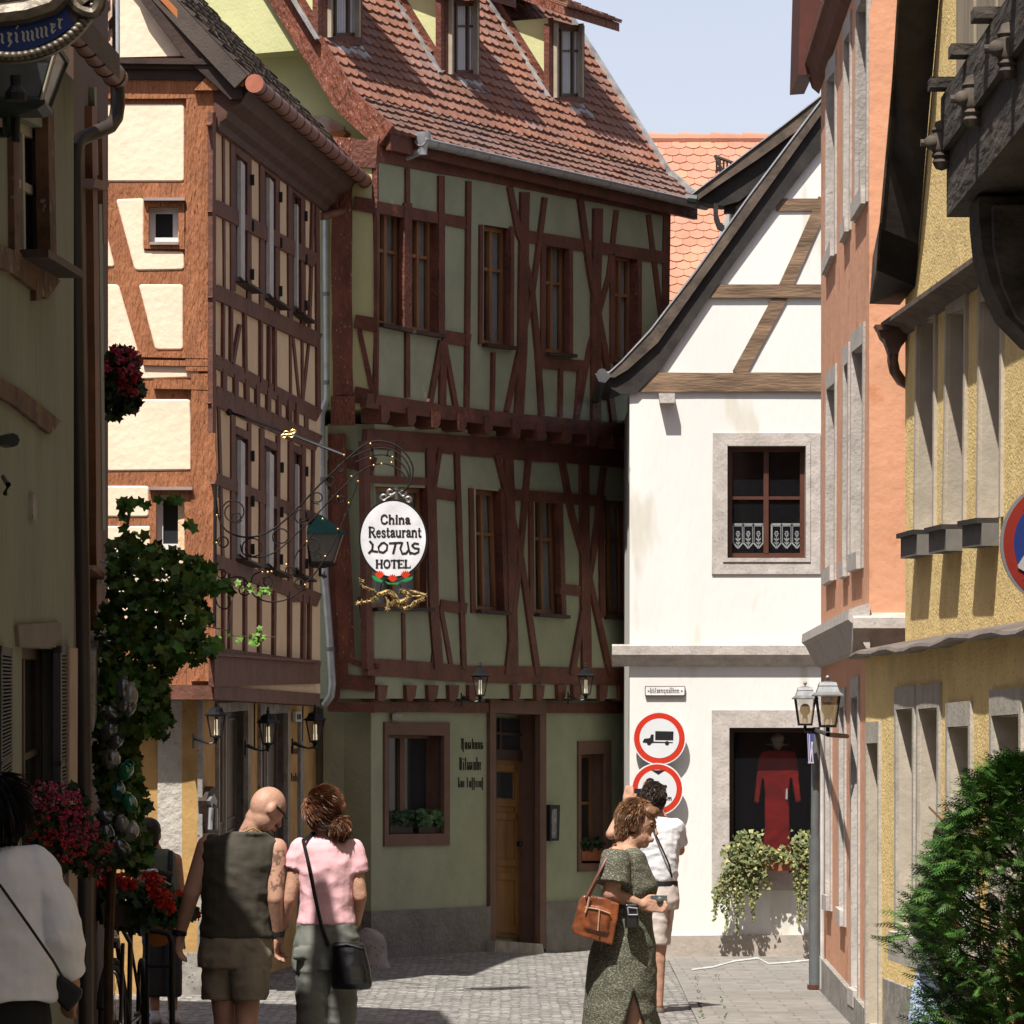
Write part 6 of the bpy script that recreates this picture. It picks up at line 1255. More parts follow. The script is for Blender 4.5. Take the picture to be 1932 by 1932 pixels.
# guest room sign and lantern top left
GR = thing('guest_room_sign', 'ornate dark oval sign with a blue ribbon of old German lettering', 'sign', P(70, 20, 12))
def tK(x, y): return (x * .19528, y * .19528)
Wk = Wall(-100, 12.0, 200, 12.0)
def ovk(cx, cy, rx, ry, off, a0=0, a1=360, n=60): return [Wk.pt(cx + rx * math.cos(R(a0 + (a1 - a0) * k / n)), cy + ry * math.sin(R(a0 + (a1 - a0) * k / n)), off) for k in range(n)]
M_bron = mat('dark bronze carving', (.13, .10, .065), .45, .35, 8, .5, 20, metal=.4, spec=.5)
g = MB(); g.prism(ovk(20, -40, 174, 158, .04), (0, .05, 0)); bo = g.build('backboard', M_bron, GR)
g = MB()
for k in range(40):
    a = R(8 + 164 * k / 39); g.ell(Wk.pt(20 + 164 * math.cos(a), -40 + 146 * math.sin(a), .05), (.024, .02, .018), 10, 6)
g.build('beaded_edge', M_bron, GR, smooth=True)
g = MB(); ring_o = [(-60, 40), (0, 44), (60, 38), (105, 22), (124, 14)]; ring_i = [(142, 46), (100, 75), (60, 92), (0, 100), (-60, 98)]
g.prism([Wk.pt(x, y, .055) for x, y in ring_o + ring_i], (0, .012, 0)); g.build('blue_ribbon', mat('deep blue enamel', (.012, .035, .17), .45), GR)
g = MB(); g.tube([Wk.pt(x, y, .08) for x, y in [(-60, 20), (0, 28), (50, 22), (95, 8), (125, -20)]], .045); g.tube([Wk.pt(x, y, .07) for x, y in smooth([(120, -30), (140, 10), (175, 25), (188, 0), (175, -25), (150, -10), (160, 8)], 4)], .024); g.tube([Wk.pt(x, y, .06) for x, y in [(-60, -5), (20, 2), (80, -20)]], .03); g.build('carved_scrolls', M_bron, GR, smooth=True)
ltr = []
for (x, y), n, extra in (((-8, 80), 1, ''), ((4, 81), 1, 'n'), ((17, 79), 1, 'z'), ((31, 79), 1, 'i'), ((44, 77), 3, 'm'), ((70, 71), 3, 'm'), ((98, 62), 1, 'e'), ((112, 53), 1, 'r')):
    for k in range(n):
        xx = x + k * 8.5; yy = y - k * (1.6 if x > 60 else .8); ltr.append(([(xx - 2, yy - 17), (xx + .5, yy - 14), (xx, yy - 2.5), (xx + 2.5, yy + .5)], 4.0))
    if extra == 'z': ltr += [([(x - 2, y - 17), (x + 5, y - 15), (x - 1, y - 8), (x + 5, y), (x - 1, y + 9)], 3)]
    if extra == 'i': ltr += [([(x, y - 25), (x + 3, y - 30)], 3)]
    if extra in 'er' and extra: ltr += [([(x - 1, y - 16), (x + 6, y - 16)], 3)]
    if extra == 'e': ltr += [([(x, y), (x + 7, y - 5)], 2.2), ([(x + 1, y - 8), (x + 6, y - 13)], 2)]
strokes('lettering', ltr, lambda x, y: Wk.pt(x, y, .056), mat('silver lettering', (.50, .49, .42), .5), GR)
g = MB(); g.tube([P(-80, 60, 12.05), P(-80, -300, 12.05)], .02); g.build('hanger', M_iron, GR)
LL = thing('corner_lantern', 'large dark glass lantern on an iron bracket below the guest room sign', 'lantern', P(20, 220, 13))
def q4(r, y, D=13.0):
    o = P(14, y, D); k = 13.0 * K / F; return [o + Vector((sx * r * k, sy * r * k, 0)) for sx, sy in ((-1, -1), (1, -1), (1, 1), (-1, 1))]
g = MB(); A_ = q4(102, 100); B_ = q4(70, 198)
for q in range(4): g.quad(A_[q], A_[(q + 1) % 4], B_[(q + 1) % 4], B_[q])
g.build('glass', mat('frosted dark glass', (.10, .105, .11), .3, .2, 5, alpha=.92), LL)
g = MB()
for a, b in zip(A_, B_): g.tube([a, b], .013, 6)
for X_ in (A_, B_):
    for k in range(4): g.tube([X_[k], X_[(k + 1) % 4]], .014, 6)
g.loft([q4(78, 198), q4(78, 206), q4(62, 214), q4(10, 222)]); g.tube([P(14, 214, 13), P(14, 250, 13), P(-60, 252, 13.2)], .022); g.tube([P(30, 215, 13), P(30, 268, 13)], .018); g.build('frame', mat('dark green iron', (.012, .02, .018), .5), LL)
g = MB(); g.tube([A_[1] + Vector((.004, -.012, 0)), B_[1] + Vector((.004, -.012, 0))], .008, 6); g.build('edge_highlight', mat('lit edge highlight', (.5, .42, .32), .5), LL)  # edge highlight drawn as a pale strip
g = MB(); c = P(30, 190, 12.65); g.lathe([(.045, 0), (.045, .03), (.03, .05), (.022, .06), (.024, .1), (.001, .1)], c, 10); g.build('lamp_holder', M_black, LL)
# menu case beside the green house door, small spotlight
MC = thing('menu_case', 'narrow black framed menu case on the green wall right of the door', 'menu case', Wg.pt(*tH(1270, 820)))
g = MB(); slab(g, Wg, mp(tH, [(1243, 722), (1298, 722), (1292, 920), (1243, 922)]), .07, .07); bo = g.build('case', M_black, MC)
g = MB(); slab(g, Wg, mp(tH, [(1252, 745), (1280, 745), (1278, 905), (1252, 906)]), .074, .004); g.build('menu_sheet', mat('grey menu sheet', (.24, .24, .25), .3, .4, 20), MC)
SP = MB(); c = Wg.pt(*tH(398, 238), .06); SP.box(c, (.09, .1, .06)); tag(SP.build('floodlight', mat('pale lamp housing', (.5, .5, .4), .5)), 'small pale box floodlight above the double window of the green house', 'floodlight')
BS = thing('corner_guard_stone', 'rounded grey guard stone at the foot of the green house corner', 'guard stone', (0, 0, 0))
g = MB(); g.ell((0, 0, .0), (.19, .2, .36), 20, 14); ob = g.build('stone', M_stonedk, BS, smooth=True)
for v in ob.data.vertices: v.co += Vector(v.co).normalized() * .05 * mnoise.noise(Vector(v.co) * 5)
BS.location = P(697, 1812, 28.9); BS.location.z = 0
# ================================================================== PEOPLE
def remesh(mb, name, m, parent, vox=.009, it=2, wrinkle=0.0, ws=6.0, seed=0, fn=None, dec=None):
    ob = mb.build('tmp_' + name, m, None, recalc=True)
    md = ob.modifiers.new('r', 'REMESH'); md.mode = 'VOXEL'; md.voxel_size = vox; md.use_smooth_shade = True
    sm = ob.modifiers.new('s', 'SMOOTH'); sm.factor = .5; sm.iterations = it
    dg_ = bpy.context.evaluated_depsgraph_get(); dg_.update(); me = bpy.data.meshes.new_from_object(ob.evaluated_get(dg_)); me.name = name
    bpy.data.objects.remove(ob)
    if wrinkle or fn:
        nrm = [v.normal.copy() for v in me.vertices]
        for v, n in zip(me.vertices, nrm):
            if wrinkle:
                q = Vector((v.co.x * ws, v.co.y * ws, v.co.z * ws * 1.6)) + Vector((seed, seed * 3, 0)); h = mnoise.noise(q); h2 = mnoise.noise(q * 2.3)
                v.co += n * wrinkle * ((1 - abs(h) * 2.2) * .6 + h2 * .4)
            if fn: fn(v)
    me.materials.clear(); me.materials.append(m)
    for p in me.polygons: p.use_smooth = True
    o = parent.location if parent else Vector()
    for v in me.vertices: v.co -= o
    o2 = bpy.data.objects.new(name, me); COL.objects.link(o2); o2.parent = parent; return o2
def Jf(D): return lambda x, y, dy=0.0: P(x, y, D, dy)
def elrings(mb, secs, seg=20):
    """secs: (centre, rx, ry[, yaw]) stacked elliptical sections"""
    rings = []
    for s_ in secs:
        c, rx, ry = s_[0], s_[1], s_[2]; yaw = s_[3] if len(s_) > 3 else 0; ca, sa = math.cos(yaw), math.sin(yaw)
        rings.append([c + Vector((rx * math.cos(t) * ca - ry * math.sin(t) * sa, rx * math.cos(t) * sa + ry * math.sin(t) * ca, 0)) for t in [2 * math.pi * k / seg for k in range(seg)]])
    mb.loft(rings)
def hand(mb, w, dirv, side, palm=.085, curl=.5, s=1.0, up=None):
    """wrist point, pointing direction, thumb side vector"""
    d = Vector(dirv).normalized(); t = Vector(side); t = (t - d * t.dot(d)).normalized(); n = d.cross(t).normalized()
    pc = w + d * palm * .5 * s
    mb.cap(w, w + d * .02 * s, .026 * s, .03 * s, 10)
    for k in range(4):
        o = (k - 1.5) * .019 * s; a = w + d * .02 * s + t * o * -.7; b = w + d * palm * s - t * o
        mb.cap(a, b, .017 * s, .0125 * s, 8)
        L_ = [.062, .075, .070, .055][k if True else 0] * s; p = b; dd = d.copy()
        for j in range(3):
            dd = (dd * math.cos(curl * .6) + n * math.sin(curl * .6)).normalized(); q = p + dd * L_ * (.45, .32, .23)[j]; mb.cap(p, q, .0098 * s, .0085 * s, 8); p = q
    a = w + d * .02 * s + t * .02 * s; b = a + (d * .6 + t * .7).normalized() * .042 * s; c = b + (d * .95 + t * .2 + n * .3 * curl).normalized() * .035 * s
    mb.cap(a, b, .016 * s, .0125 * s, 8); mb.cap(b, c, .012 * s, .0095 * s, 8)
def head(mb, c, fwd, up, r=(.077, .098, .118), ears=True, nose=True):
    """skull, jaw, nose, ears as one mass; fwd/up unit vectors"""
    f = Vector(fwd).normalized(); u = Vector(up).normalized(); s = f.cross(u).normalized(); u = s.cross(f).normalized()
    M = Matrix((s, f, u)).transposed()
    mb.ell(c + u * .015, (r[0], r[1], r[2] * .86), 20, 14, M)
    mb.ell(c - u * .055 + f * .018, (r[0] * .80, r[1] * .72, r[2] * .62), 16, 10, M); mb.ell(c - u * .095 + f * .045, (.034, .034, .026), 12, 8, M)
    if nose: mb.cap(c + f * (r[1] - .006) + u * .015, c + f * (r[1] + .016) - u * .025, .010, .014, 8); mb.ell(c + f * (r[1] + .002) - u * .058, (.024, .012, .008), 10, 6, M); mb.ell(c + f * (r[1] + .001) - u * .072, (.021, .012, .008), 10, 6, M); mb.ell(c + f * (r[1] - .012) + u * .032, (.05, .014, .010), 12, 6, M)
    if ears:
        for k in (-1, 1): mb.ell(c + s * k * (r[0] - .001) - f * .008 - u * .012, (.018, .024, .036), 10, 8, M)
    return s, f, u
def eyes(name, c, f, s, u, parent, r1=.098):
    g = MB()
    for k in (-1, 1): g.ell(c + f * (r1 - .013) + s * k * .031 + u * .012, .011, 10, 6)
    g.build(name, mat('dark eyes', (.03, .02, .015), .2), parent, smooth=True)
def hair_strands(mb, c, M, r, n, L_, w, droop, seed, mask=None, flow=None):
    rd = random.Random(seed)
    for i in range(n):
        th = rd.uniform(0, 2 * math.pi); z = rd.uniform(-.6, 1); q = math.sqrt(1 - z * z); d = Vector((q * math.cos(th), q * math.sin(th), z))
        if mask and not mask(d): continue
        p = c + M @ Vector((d.x * r[0], d.y * r[1], d.z * r[2])); n_ = (M @ d).normalized(); fl = flow(d) if flow else Vector((rd.uniform(-.3, .3), rd.uniform(-.3, .3), -droop))
        t = (M @ fl); t = (t - n_ * t.dot(n_)).normalized(); ll = L_ * rd.uniform(.6, 1.2); s_ = n_.cross(t).normalized() * w * rd.uniform(.6, 1.3)
        a = p + n_ * .002; b = p + t * ll * .5 + n_ * .010 * rd.uniform(.4, 1.4); e = p + t * ll + n_ * rd.uniform(-.002, .012); tt = rd.uniform(.6, 1.35)
        mb.add([a - s_, a + s_, b + s_, e, b - s_], [(0, 1, 2, 3, 4)], (tt, tt, tt))

# ---- man with shaved head
D1 = 17.1; j = Jf(D1); PX = D1 / 6000.0
man = thing('person', 'bald man seen from behind in a sleeveless dark olive top and khaki shorts', 'person', (P(440, HZ, D1).x, P(440, HZ, D1).y, 0), 'couple walking hand in hand')
b = MB(); hf = Vector((.66, .42, -.62)); hu = Vector((.45, .35, .82)); hc = j(503, 1525, -.0)
head(b, hc, hf, hu, r=(.082, .102, .125))
b.cap(j(483, 1556, .0), j(470, 1580, .01), .068, .068, 16)
b.cap(j(485, 1545, .0), hc, .066, .07, 16)
sL = j(392, 1597, 0); sR = j(520, 1602, 0)
elrings(b, [(j(458, 1572), .09, .07), (j(456, 1585), .19, .09), (j(452, 1610), .205, .115), (j(449, 1660), .19, .12), (j(446, 1710), .165, .11), (j(444, 1760), .17, .11), (j(443, 1800), .18, .12)])
eL = j(361, 1686, -.03); wL = j(340, 1763, .06); b.cap(sL, eL, .062, .048, 14); b.cap(j(378, 1640, -.01), eL, .053, .045, 14); b.cap(eL, wL, .047, .03, 14); hand(b, wL, (-.1, .10, -1), (.3, .9, 0), curl=.75)
eR = j(519, 1695, -.05); wR = j(524, 1766, .02); b.cap(sR, eR, .064, .046, 14); b.cap(eR, wR, .045, .030, 14); hand(b, wR, (-.12, .15, -1), (.3, .95, 0), curl=.9)
for x0, x1, x2, dy in ((415, 425, 424, .02), (470, 465, 462, -.08)):
    b.cap(j(x0, 1790, 0), j(x1, 1930, dy), .09, .060, 14); b.cap(j(x1, 1930, dy), j(x1, 1985, dy - .01), .062, .064, 14); b.cap(j(x1, 1960, dy - .01), j(x2, 2085, dy), .058, .038, 14); b.cap(j(x2, 2085, dy - .02), j(x2, 2098, dy + .14), .040, .038, 12)
bm_ = remesh(b, 'body', M_skin, man, .0075, 2)
g = MB(); elrings(g, [(j(470, 1570, -.02), .104, .100), (j(462, 1578, -.01), .15, .10), (j(452, 1588), .215, .12), (j(450, 1610), .212, .137), (j(449, 1650), .205, .14), (j(447, 1700), .187, .133), (j(445, 1740), .187, .132), (j(444, 1768), .197, .14)])
g.cap(j(402, 1592), j(400, 1606), .055, .06, 12); g.cap(j(507, 1600), j(508, 1614), .05, .055, 12)
M_oliv = mat('dark olive jersey', (.075, .065, .048), .9, .12, 7, .4, 18, bdist=.012)
remesh(g, 'sleeveless_top', M_oliv, man, .009, 2, .011, 6, 3)
g = MB(); elrings(g, [(j(445, 1758), .186, .13), (j(444, 1800), .197, .145), (j(442, 1825), .20, .15)])
elrings(g, [(j(418, 1800, .01), .10, .12), (j(413, 1850, .02), .093, .105), (j(412, 1885, .02), .088, .10)]); elrings(g, [(j(466, 1800, -.02), .105, .12), (j(470, 1850, -.06), .095, .105), (j(471, 1886, -.08), .09, .10)])
g.box(j(500, 1852, -.06), (.03, .12, .15))
M_khaki = mat('khaki cotton', (.30, .245, .18), .9, .12, 7, .5, 16, bdist=.015)
remesh(g, 'shorts', M_khaki, man, .009, 2, .012, 7, 9)
for nm, p, dd in (('wristwatch', j(339, 1759, .055), (-.1, .10, -1)), ('wristwatch', j(523.5, 1761, .02), (-.1, .1, -1))):
    g = MB(); d = Vector(dd).normalized(); g.tube([p - d * .016, p + d * .016], .040, 14); g.build(nm, M_black, man)
g = MB(); c_ = j(480, 1562, -.02); g.tube([j(457, 1566, .02), j(462, 1569, -.06), j(478, 1562, -.09), j(494, 1572, -.075), j(505, 1584, -.02)], .005, 6); g.build('necklace', mat('gold chain', (.5, .35, .15), .4), man, smooth=True)
g = MB(); s_, f_, u_ = Vector(hf).normalized().cross(Vector(hu).normalized()).normalized(), Vector(hf).normalized(), Vector((0, 0, 1)); u_ = s_.cross(f_).normalized()
for k in (-1, 1): g.tube([hc + s_ * k * .086 - f_ * .01 + u_ * .012, hc + s_ * k * .084 + f_ * .06 + u_ * .012, hc + s_ * k * .055 + f_ * .108 + u_ * .01], .006, 6)
g.build('sunglasses', M_black, man)
for k_, xx in ((0, 424), (1, 462)):
    g = MB(); g.cap(j(xx, 2100, -.03), j(xx, 2104, .18), .05, .045, 12); g.build('shoe', mat('dark leather shoe', (.05, .04, .03), .5), man, smooth=True)
# ---- woman in pink
wom = thing('person', 'woman with a ponytail in a pink T-shirt and grey green trousers, back to the viewer', 'person', (P(615, HZ, D1).x, P(615, HZ, D1).y, 0), 'couple walking hand in hand')
b = MB(); hf = Vector((.55, .80, -.15)); hu = Vector((-.03, .1, 1)); hc = j(613, 1533); head(b, hc, hf, hu, r=(.074, .092, .112))
b.cap(j(612, 1560, 0), j(612, 1590, -.01), .05, .058, 14)
elrings(b, [(j(613, 1582), .07, .055), (j(614, 1596), .15, .08), (j(616, 1615), .17, .095), (j(616, 1660), .145, .10), (j(616, 1700), .13, .095), (j(616, 1745), .155, .11), (j(616, 1790), .17, .12)])
sL = j(566, 1604); sR = j(667, 1608); eL = j(546, 1697, -.03); wL = j(528, 1764, .05); eR = j(680, 1692, -.02); wR = j(672, 1742, .16)
b.cap(sL, eL, .047, .037, 14); b.cap(eL, wL, .037, .025, 14); hand(b, wL, (.0, .15, -1), (-.3, .9, 0), curl=.8, s=.9)
b.cap(sR, eR, .046, .037, 14); b.cap(eR, wR, .036, .025, 14); hand(b, wR, (-.4, .8, -.3), (0, 0, 1), curl=.6, s=.9)
for x0, x1, dy in ((592, 590, 0), (640, 640, .05)): b.cap(j(x0, 1790), j(x1, 1950, dy), .085, .055, 12); b.cap(j(x1, 1950, dy), j(x1, 2080, dy - .03), .055, .035, 12); b.cap(j(x1, 2085, dy - .02), j(x1, 2095, dy + .13), .038, .032, 10)
remesh(b, 'body', M_skin, wom, .0075, 2)
g = MB(); elrings(g, [(j(612, 1578), .068, .062), (j(614, 1588), .13, .085), (j(615, 1600), .175, .10), (j(616, 1625), .168, .115), (j(616, 1665), .152, .117), (j(616, 1705), .142, .112), (j(615, 1744), .158, .122)])
for a, q in ((sL, j(555, 1640, -.01)), (sR, j(676, 1648, -.01))):
    d = (q - a).normalized(); g.cap(a - d * .005, a + d * .03, .064, .064, 14); g.tube([a, a + d * .04, q], [.060, .064, .058], 14)
M_pink = mat('pink cotton', (.86, .50, .53), .9, .05, 7, .5, 14, bdist=.014)
remesh(g, 't_shirt', M_pink, wom, .008, 2, .009, 7, 21)
g = MB(); elrings(g, [(j(616, 1738), .150, .115), (j(616, 1770), .172, .13), (j(616, 1810), .182, .14), (j(616, 1830), .18, .13)])
for x0, x1, x2, dy in ((594, 589, 587, 0), (640, 642, 644, .05)): elrings(g, [(j(x0, 1800, 0), .098, .12), (j(x1, 1880, dy * .5), .088, .10), (j(x1, 1960, dy), .078, .085), (j(x2, 2080, dy - .02), .075, .08)])
g.box(j(573, 1798, -.11), (.10, .03, .055))
M_cargo = mat('grey green cargo cotton', (.185, .19, .165), .9, .12, 7, .5, 14, bdist=.015)
remesh(g, 'trousers', M_cargo, wom, .009, 2, .012, 7, 33)
hm = mat('chestnut hair', (.16, .065, .035), .45, .3, 30, .4, 60, stretch=(1, 1, .2), attr=False, spec=.5)
M3 = Matrix(((1, 0, 0), (0, 1, 0), (0, 0, 1)))
g = MB(); f_ = Vector(hf).normalized(); g.ell(hc + Vector((-.012, -.018, .022)), (.088, .098, .108), 20, 14); g.ell(hc + Vector((-.0, -.06, -.045)), (.06, .055, .06), 14, 10); g.ell(j(640, 1562, -.08), (.048, .045, .062), 14, 10); g.cap(j(627, 1556, -.075), j(640, 1555, -.09), .028, .03); g.cap(j(644, 1575, -.08), j(641, 1586, -.07), .032, .012)
h_ = remesh(g, 'hair', hm, wom, .007, 1, .004, 30, 4)
g = MB(); hair_strands(g, hc + Vector((-.012, -.018, .022)), M3, (.090, .100, .110), 2400, .075, .0013, .4, 5, lambda d: d.y < .5, lambda d: Vector((.9, -.2, -.6))); hair_strands(g, j(640, 1564, -.08), M3, (.048, .046, .062), 900, .05, .0013, .6, 8)
hs_ = mat('chestnut hair strands', (.24, .10, .05), .4, .2, 30, attr=True, spec=.5); g.build('strands', hs_, h_, recalc=False)
g = MB(); g.ell(j(630, 1557, -.085), (.032, .02, .034), 12, 8); g.tube([j(598, 1548, -.06), j(610, 1560, -.105), j(626, 1560, -.11)], .012); g.build('hair_tie', M_black, h_)
for xx, dy in ((587, 0), (644, .05)):
    g = MB(); g.cap(j(xx, 2098, dy - .04), j(xx, 2102, dy + .16), .045, .04, 12); g.build('shoe', M_black, wom, smooth=True)
HB1 = thing('handbag', 'black crossbody bag hanging at the hip of the pink-shirted woman', 'handbag', j(662, 1820, -.2))
g = MB(); c_ = j(660, 1822, -.17); M_patent = mat('shiny black leather', (.012, .012, .014), .22, .2, 9, .4, 12, spec=.6)
rg = []
for z, w_, dp in ((.125, .075, .02), (.11, .088, .045), (.0, .105, .065), (-.10, .112, .06), (-.125, .10, .04)): rg.append((c_ + Vector((.03 * (-z) * 3, 0, z)), w_, dp))
elrings(g, rg, 24); remesh(g, 'bag_body', M_patent, HB1, .008, 3, .003, 9, 5)
g = MB(); g.tube([j(572, 1586, -.09), j(580, 1620, -.135), j(594, 1690, -.145), j(606, 1745, -.15), j(620, 1785, -.16)], .011, 6); g.tube([j(626, 1785, -.2), j(655, 1782, -.22), j(684, 1790, -.2)], .008, 6); g.tube([j(572, 1586, -.09), j(590, 1572, -.03), j(606, 1580, .06)], .011, 6); g.build('strap', M_black, HB1, smooth=True)
# ---- woman in dark patterned dress (profile, walking right)
D2 = 17.3; j = Jf(D2)
dw = thing('person', 'woman with short reddish hair in a long dark patterned dress walking to the right', 'person', (P(1185, HZ, D2).x, P(1185, HZ, D2).y, 0))
b = MB(); hf = Vector((.93, -.28, -.22)); hu = Vector((.2, 0, 1)); hc = j(1206, 1556, 0); s_, f_, u_ = head(b, hc, hf, hu, r=(.070, .088, .112))
eyes('eyes', hc, f_, s_, u_, dw, .092)
b.cap(j(1191, 1582), j(1180, 1606), .055, .068, 14)
elrings(b, [(j(1178, 1596), .06, .07), (j(1176, 1608), .10, .16), (j(1178, 1640), .12, .17), (j(1184, 1680), .13, .165), (j(1182, 1720), .115, .15), (j(1178, 1770), .14, .17), (j(1176, 1810), .15, .17)])
sN = j(1162, 1616, -.17); eN = j(1153, 1686, -.20); wN = j(1207, 1706, -.17)
b.cap(sN, eN, .058, .047, 14); b.cap(eN, wN, .046, .027, 14); hand(b, wN, (1, .0, -.12), (.2, .1, 1), curl=.25, s=.95)
sF = j(1178, 1616, .16); eF = j(1176, 1690, .2); wF = j(1212, 1704, .05); b.cap(sF, eF, .055, .045, 12); b.cap(eF, wF, .044, .027, 12); hand(b, wF, (.9, -.4, 0), (0, 0, 1), curl=.4, s=.95)
for (x0, x1, x2, dy) in ((1185, 1196, 1202, -.07), (1170, 1160, 1135, .09)): b.cap(j(x0, 1800, dy), j(x1, 1905, dy), .085, .06, 14); b.cap(j(x1, 1905, dy), j(x1 + 1, 1945, dy), .06, .056, 14); b.cap(j(x1, 1940, dy), j(x2, 2062, dy), .055, .036, 12); b.cap(j(x2 - 3, 2066, dy), j(x2 + 34, 2074, dy), .038, .03, 10)
remesh(b, 'body', M_skin, dw, .0075, 2)
M_dress = mat('olive patterned dress fabric', (.085, .085, .06), .9, .1, 5, .5, 18, spot=((.26, .25, .185), 95, .53), bdist=.01, stretch=(1, 1, 2.2))
g = MB(); elrings(g, [(j(1180, 1600), .075, .09), (j(1177, 1610), .115, .18), (j(1180, 1640), .138, .195), (j(1188, 1672), .155, .19), (j(1185, 1705), .14, .175), (j(1180, 1735), .14, .175), (j(1176, 1780), .175, .20), (j(1172, 1850), .19, .215), (j(1168, 1950), .205, .22), (j(1166, 2040), .21, .22)], 28)
d = (j(1158, 1664, -.2) - sN).normalized(); g.tube([sN - d * .03, sN + d * .06, j(1157, 1668, -.20)], [.068, .088, .10], 16); g.tube([sF, j(1177, 1668, .19)], [.075, .09], 14)
# back hem flare to the right
elrings(g, [(j(1190, 1860, .02), .09, .12), (j(1212, 1930, .03), .10, .12), (j(1228, 1990, .03), .08, .1)])
def slit(v):
    # open slit showing the near leg
    p = v.co; 
    xx = 966 + p.x / p.y * F; yy = HZ - (p.z - CAMZ) / p.y * F
    if p.y < D2 * 1.5 - .02 and yy > 1866:
        wd = (yy - 1866) * .30; cx = 1196 + (yy - 1866) * .02
        if abs(xx - cx) < wd: v.co.y += min(.16, (wd - abs(xx - cx)) * .02)
remesh(g, 'dress', M_dress, dw, .009, 2, .010, 5, 13, fn=slit)
hm2 = mat('auburn hair', (.24, .115, .055), .5, .3, 20, .5, 50, spec=.4)
g = MB(); g.ell(hc - f_ * .028 + u_ * .038, (.082, .096, .094), 20, 14, Matrix((s_, f_, u_)).transposed()); g.ell(hc - f_ * .055 - u_ * .035, (.070, .052, .082), 16, 10, Matrix((s_, f_, u_)).transposed()); g.ell(hc + f_ * .045 + u_ * .085, (.07, .05, .03), 14, 8, Matrix((s_, f_, u_)).transposed())
h_ = remesh(g, 'hair', hm2, dw, .007, 1, .010, 14, 4)
g = MB(); hair_strands(g, hc - f_ * .028 + u_ * .03, Matrix((s_, f_, u_)).transposed(), (.085, .10, .100), 3000, .055, .0016, .8, 15, lambda d: d.y < .45 or d.z > .6); hair_strands(g, hc - f_ * .055 - u_ * .04, Matrix((s_, f_, u_)).transposed(), (.073, .058, .088), 1500, .05, .0016, .9, 16, lambda d: d.y < .3)
g.build('strands', mat('auburn strands', (.40, .215, .11), .45, .2, 30, attr=True, spec=.4), h_, recalc=False)
for xx, dy in ((1202, -.07), (1135, .09)):
    g = MB(); g.cap(j(xx - 6, 2080, dy), j(xx + 36, 2084, dy), .035, .03, 12); g.build('sandal', mat('brown sandal', (.15, .08, .04), .6), dw, smooth=True)
LB = thing('handbag', 'glossy brown leather shoulder bag behind the hip of the woman in the patterned dress', 'handbag', j(1122, 1735, -.2))
def rect_sec(c, w_, d_, ): return [c + Vector((sx * w_, sy * d_, 0)) for sx, sy in ((-1, -1), (1, -1), (1, 1), (-1, 1))]
g = MB(); pts = [(1101, 1689), (1140, 1694), (1168, 1706), (1166, 1730), (1155, 1783), (1120, 1774), (1082, 1762), (1080, 1752), (1094, 1700)]
g.prism([j(x, y, -.27) for x, y in pts], (0, .12, 0)); g.prism([j(x, y, -.285) for x, y in [(1108, 1712), (1130, 1714), (1150, 1722), (1146, 1762), (1104, 1752)]], (0, .05, 0))
remesh(g, 'bag_body', M_leather, LB, .007, 3, .004, 9, 2)
g = MB(); g.tube([j(1106, 1694, -.28), j(1118, 1670, -.27), j(1134, 1640, -.26), j(1150, 1608, -.22), j(1160, 1594, -.14)], [.010] * 5, 6); g.tube([j(1108, 1694, -.20), j(1122, 1668, -.22), j(1138, 1636, -.24), j(1152, 1606, -.2), j(1161, 1594, -.1)], .010, 6); g.build('strap', mat('strap leather', (.16, .045, .025), .5), LB, smooth=True)
g = MB(); g.tube([j(1104, 1712, -.29), j(1130, 1716, -.292), j(1152, 1724, -.29)], .004, 6); g.tube([j(1131, 1716, -.295), j(1128, 1756, -.295)], .004, 6); g.tube([j(1112, 1692, -.285), j(1108, 1712, -.29), j(1104, 1722, -.29)], .006, 6); g.build('seam', mat('pale highlight seam', (.50, .30, .18), .5), LB, smooth=True)
CC = thing('camera_case', 'small black camera case on the front of the patterned dress', 'camera case', j(1192, 1730, -.25))
g = MB(); g.box(j(1192, 1728, -.25), (.075, .06, .13)); remesh(g, 'case', M_patent, CC, .007, 3)
g = MB(); g.tube([j(1184, 1712, -.285), j(1202, 1714, -.285), j(1203, 1726, -.285), j(1186, 1726, -.285), j(1184, 1712, -.285)], .005, 6); g.build('buckle', mat('grey buckle', (.3, .3, .32), .4), CC)
PH = thing('phone', 'small grey pocket camera held in the hand of the woman in the dress', 'phone', j(1243, 1702, -.16))
g = MB(); g.box(j(1243, 1699, -.16), (.09, .03, .055)); g.ell(j(1245, 1698, -.185), (.02, .015, .02)); g.build('case', mat('grey green plastic', (.10, .12, .11), .4), PH)
# ---- photographer
D3 = 24.0; j = Jf(D3)
ph = thing('person', 'dark-haired man in a white shirt and pale shorts photographing, back to the viewer', 'person', (P(1240, HZ, D3).x, P(1240, HZ, D3).y, 0))
b = MB(); hf = Vector((-.45, .85, .22)); hu = Vector((.12, -.15, 1)); hc = j(1232, 1508); head(b, hc, hf, hu, r=(.074, .092, .112))
b.cap(j(1237, 1530), j(1241, 1548), .056, .062, 12)
elrings(b, [(j(1240, 1545), .08, .06), (j(1241, 1556), .16, .09), (j(1240, 1575), .17, .11), (j(1239, 1620), .14, .11), (j(1240, 1665), .14, .105), (j(1243, 1695), .15, .12)])
sL = j(1203, 1560); eL = j(1153, 1574, .04); wL = j(1182, 1512, .12); b.cap(sL, eL, .052, .042, 12); b.cap(eL, wL, .042, .028, 12); hand(b, wL, (.25, .35, .9), (1, .2, -.2), curl=.7)
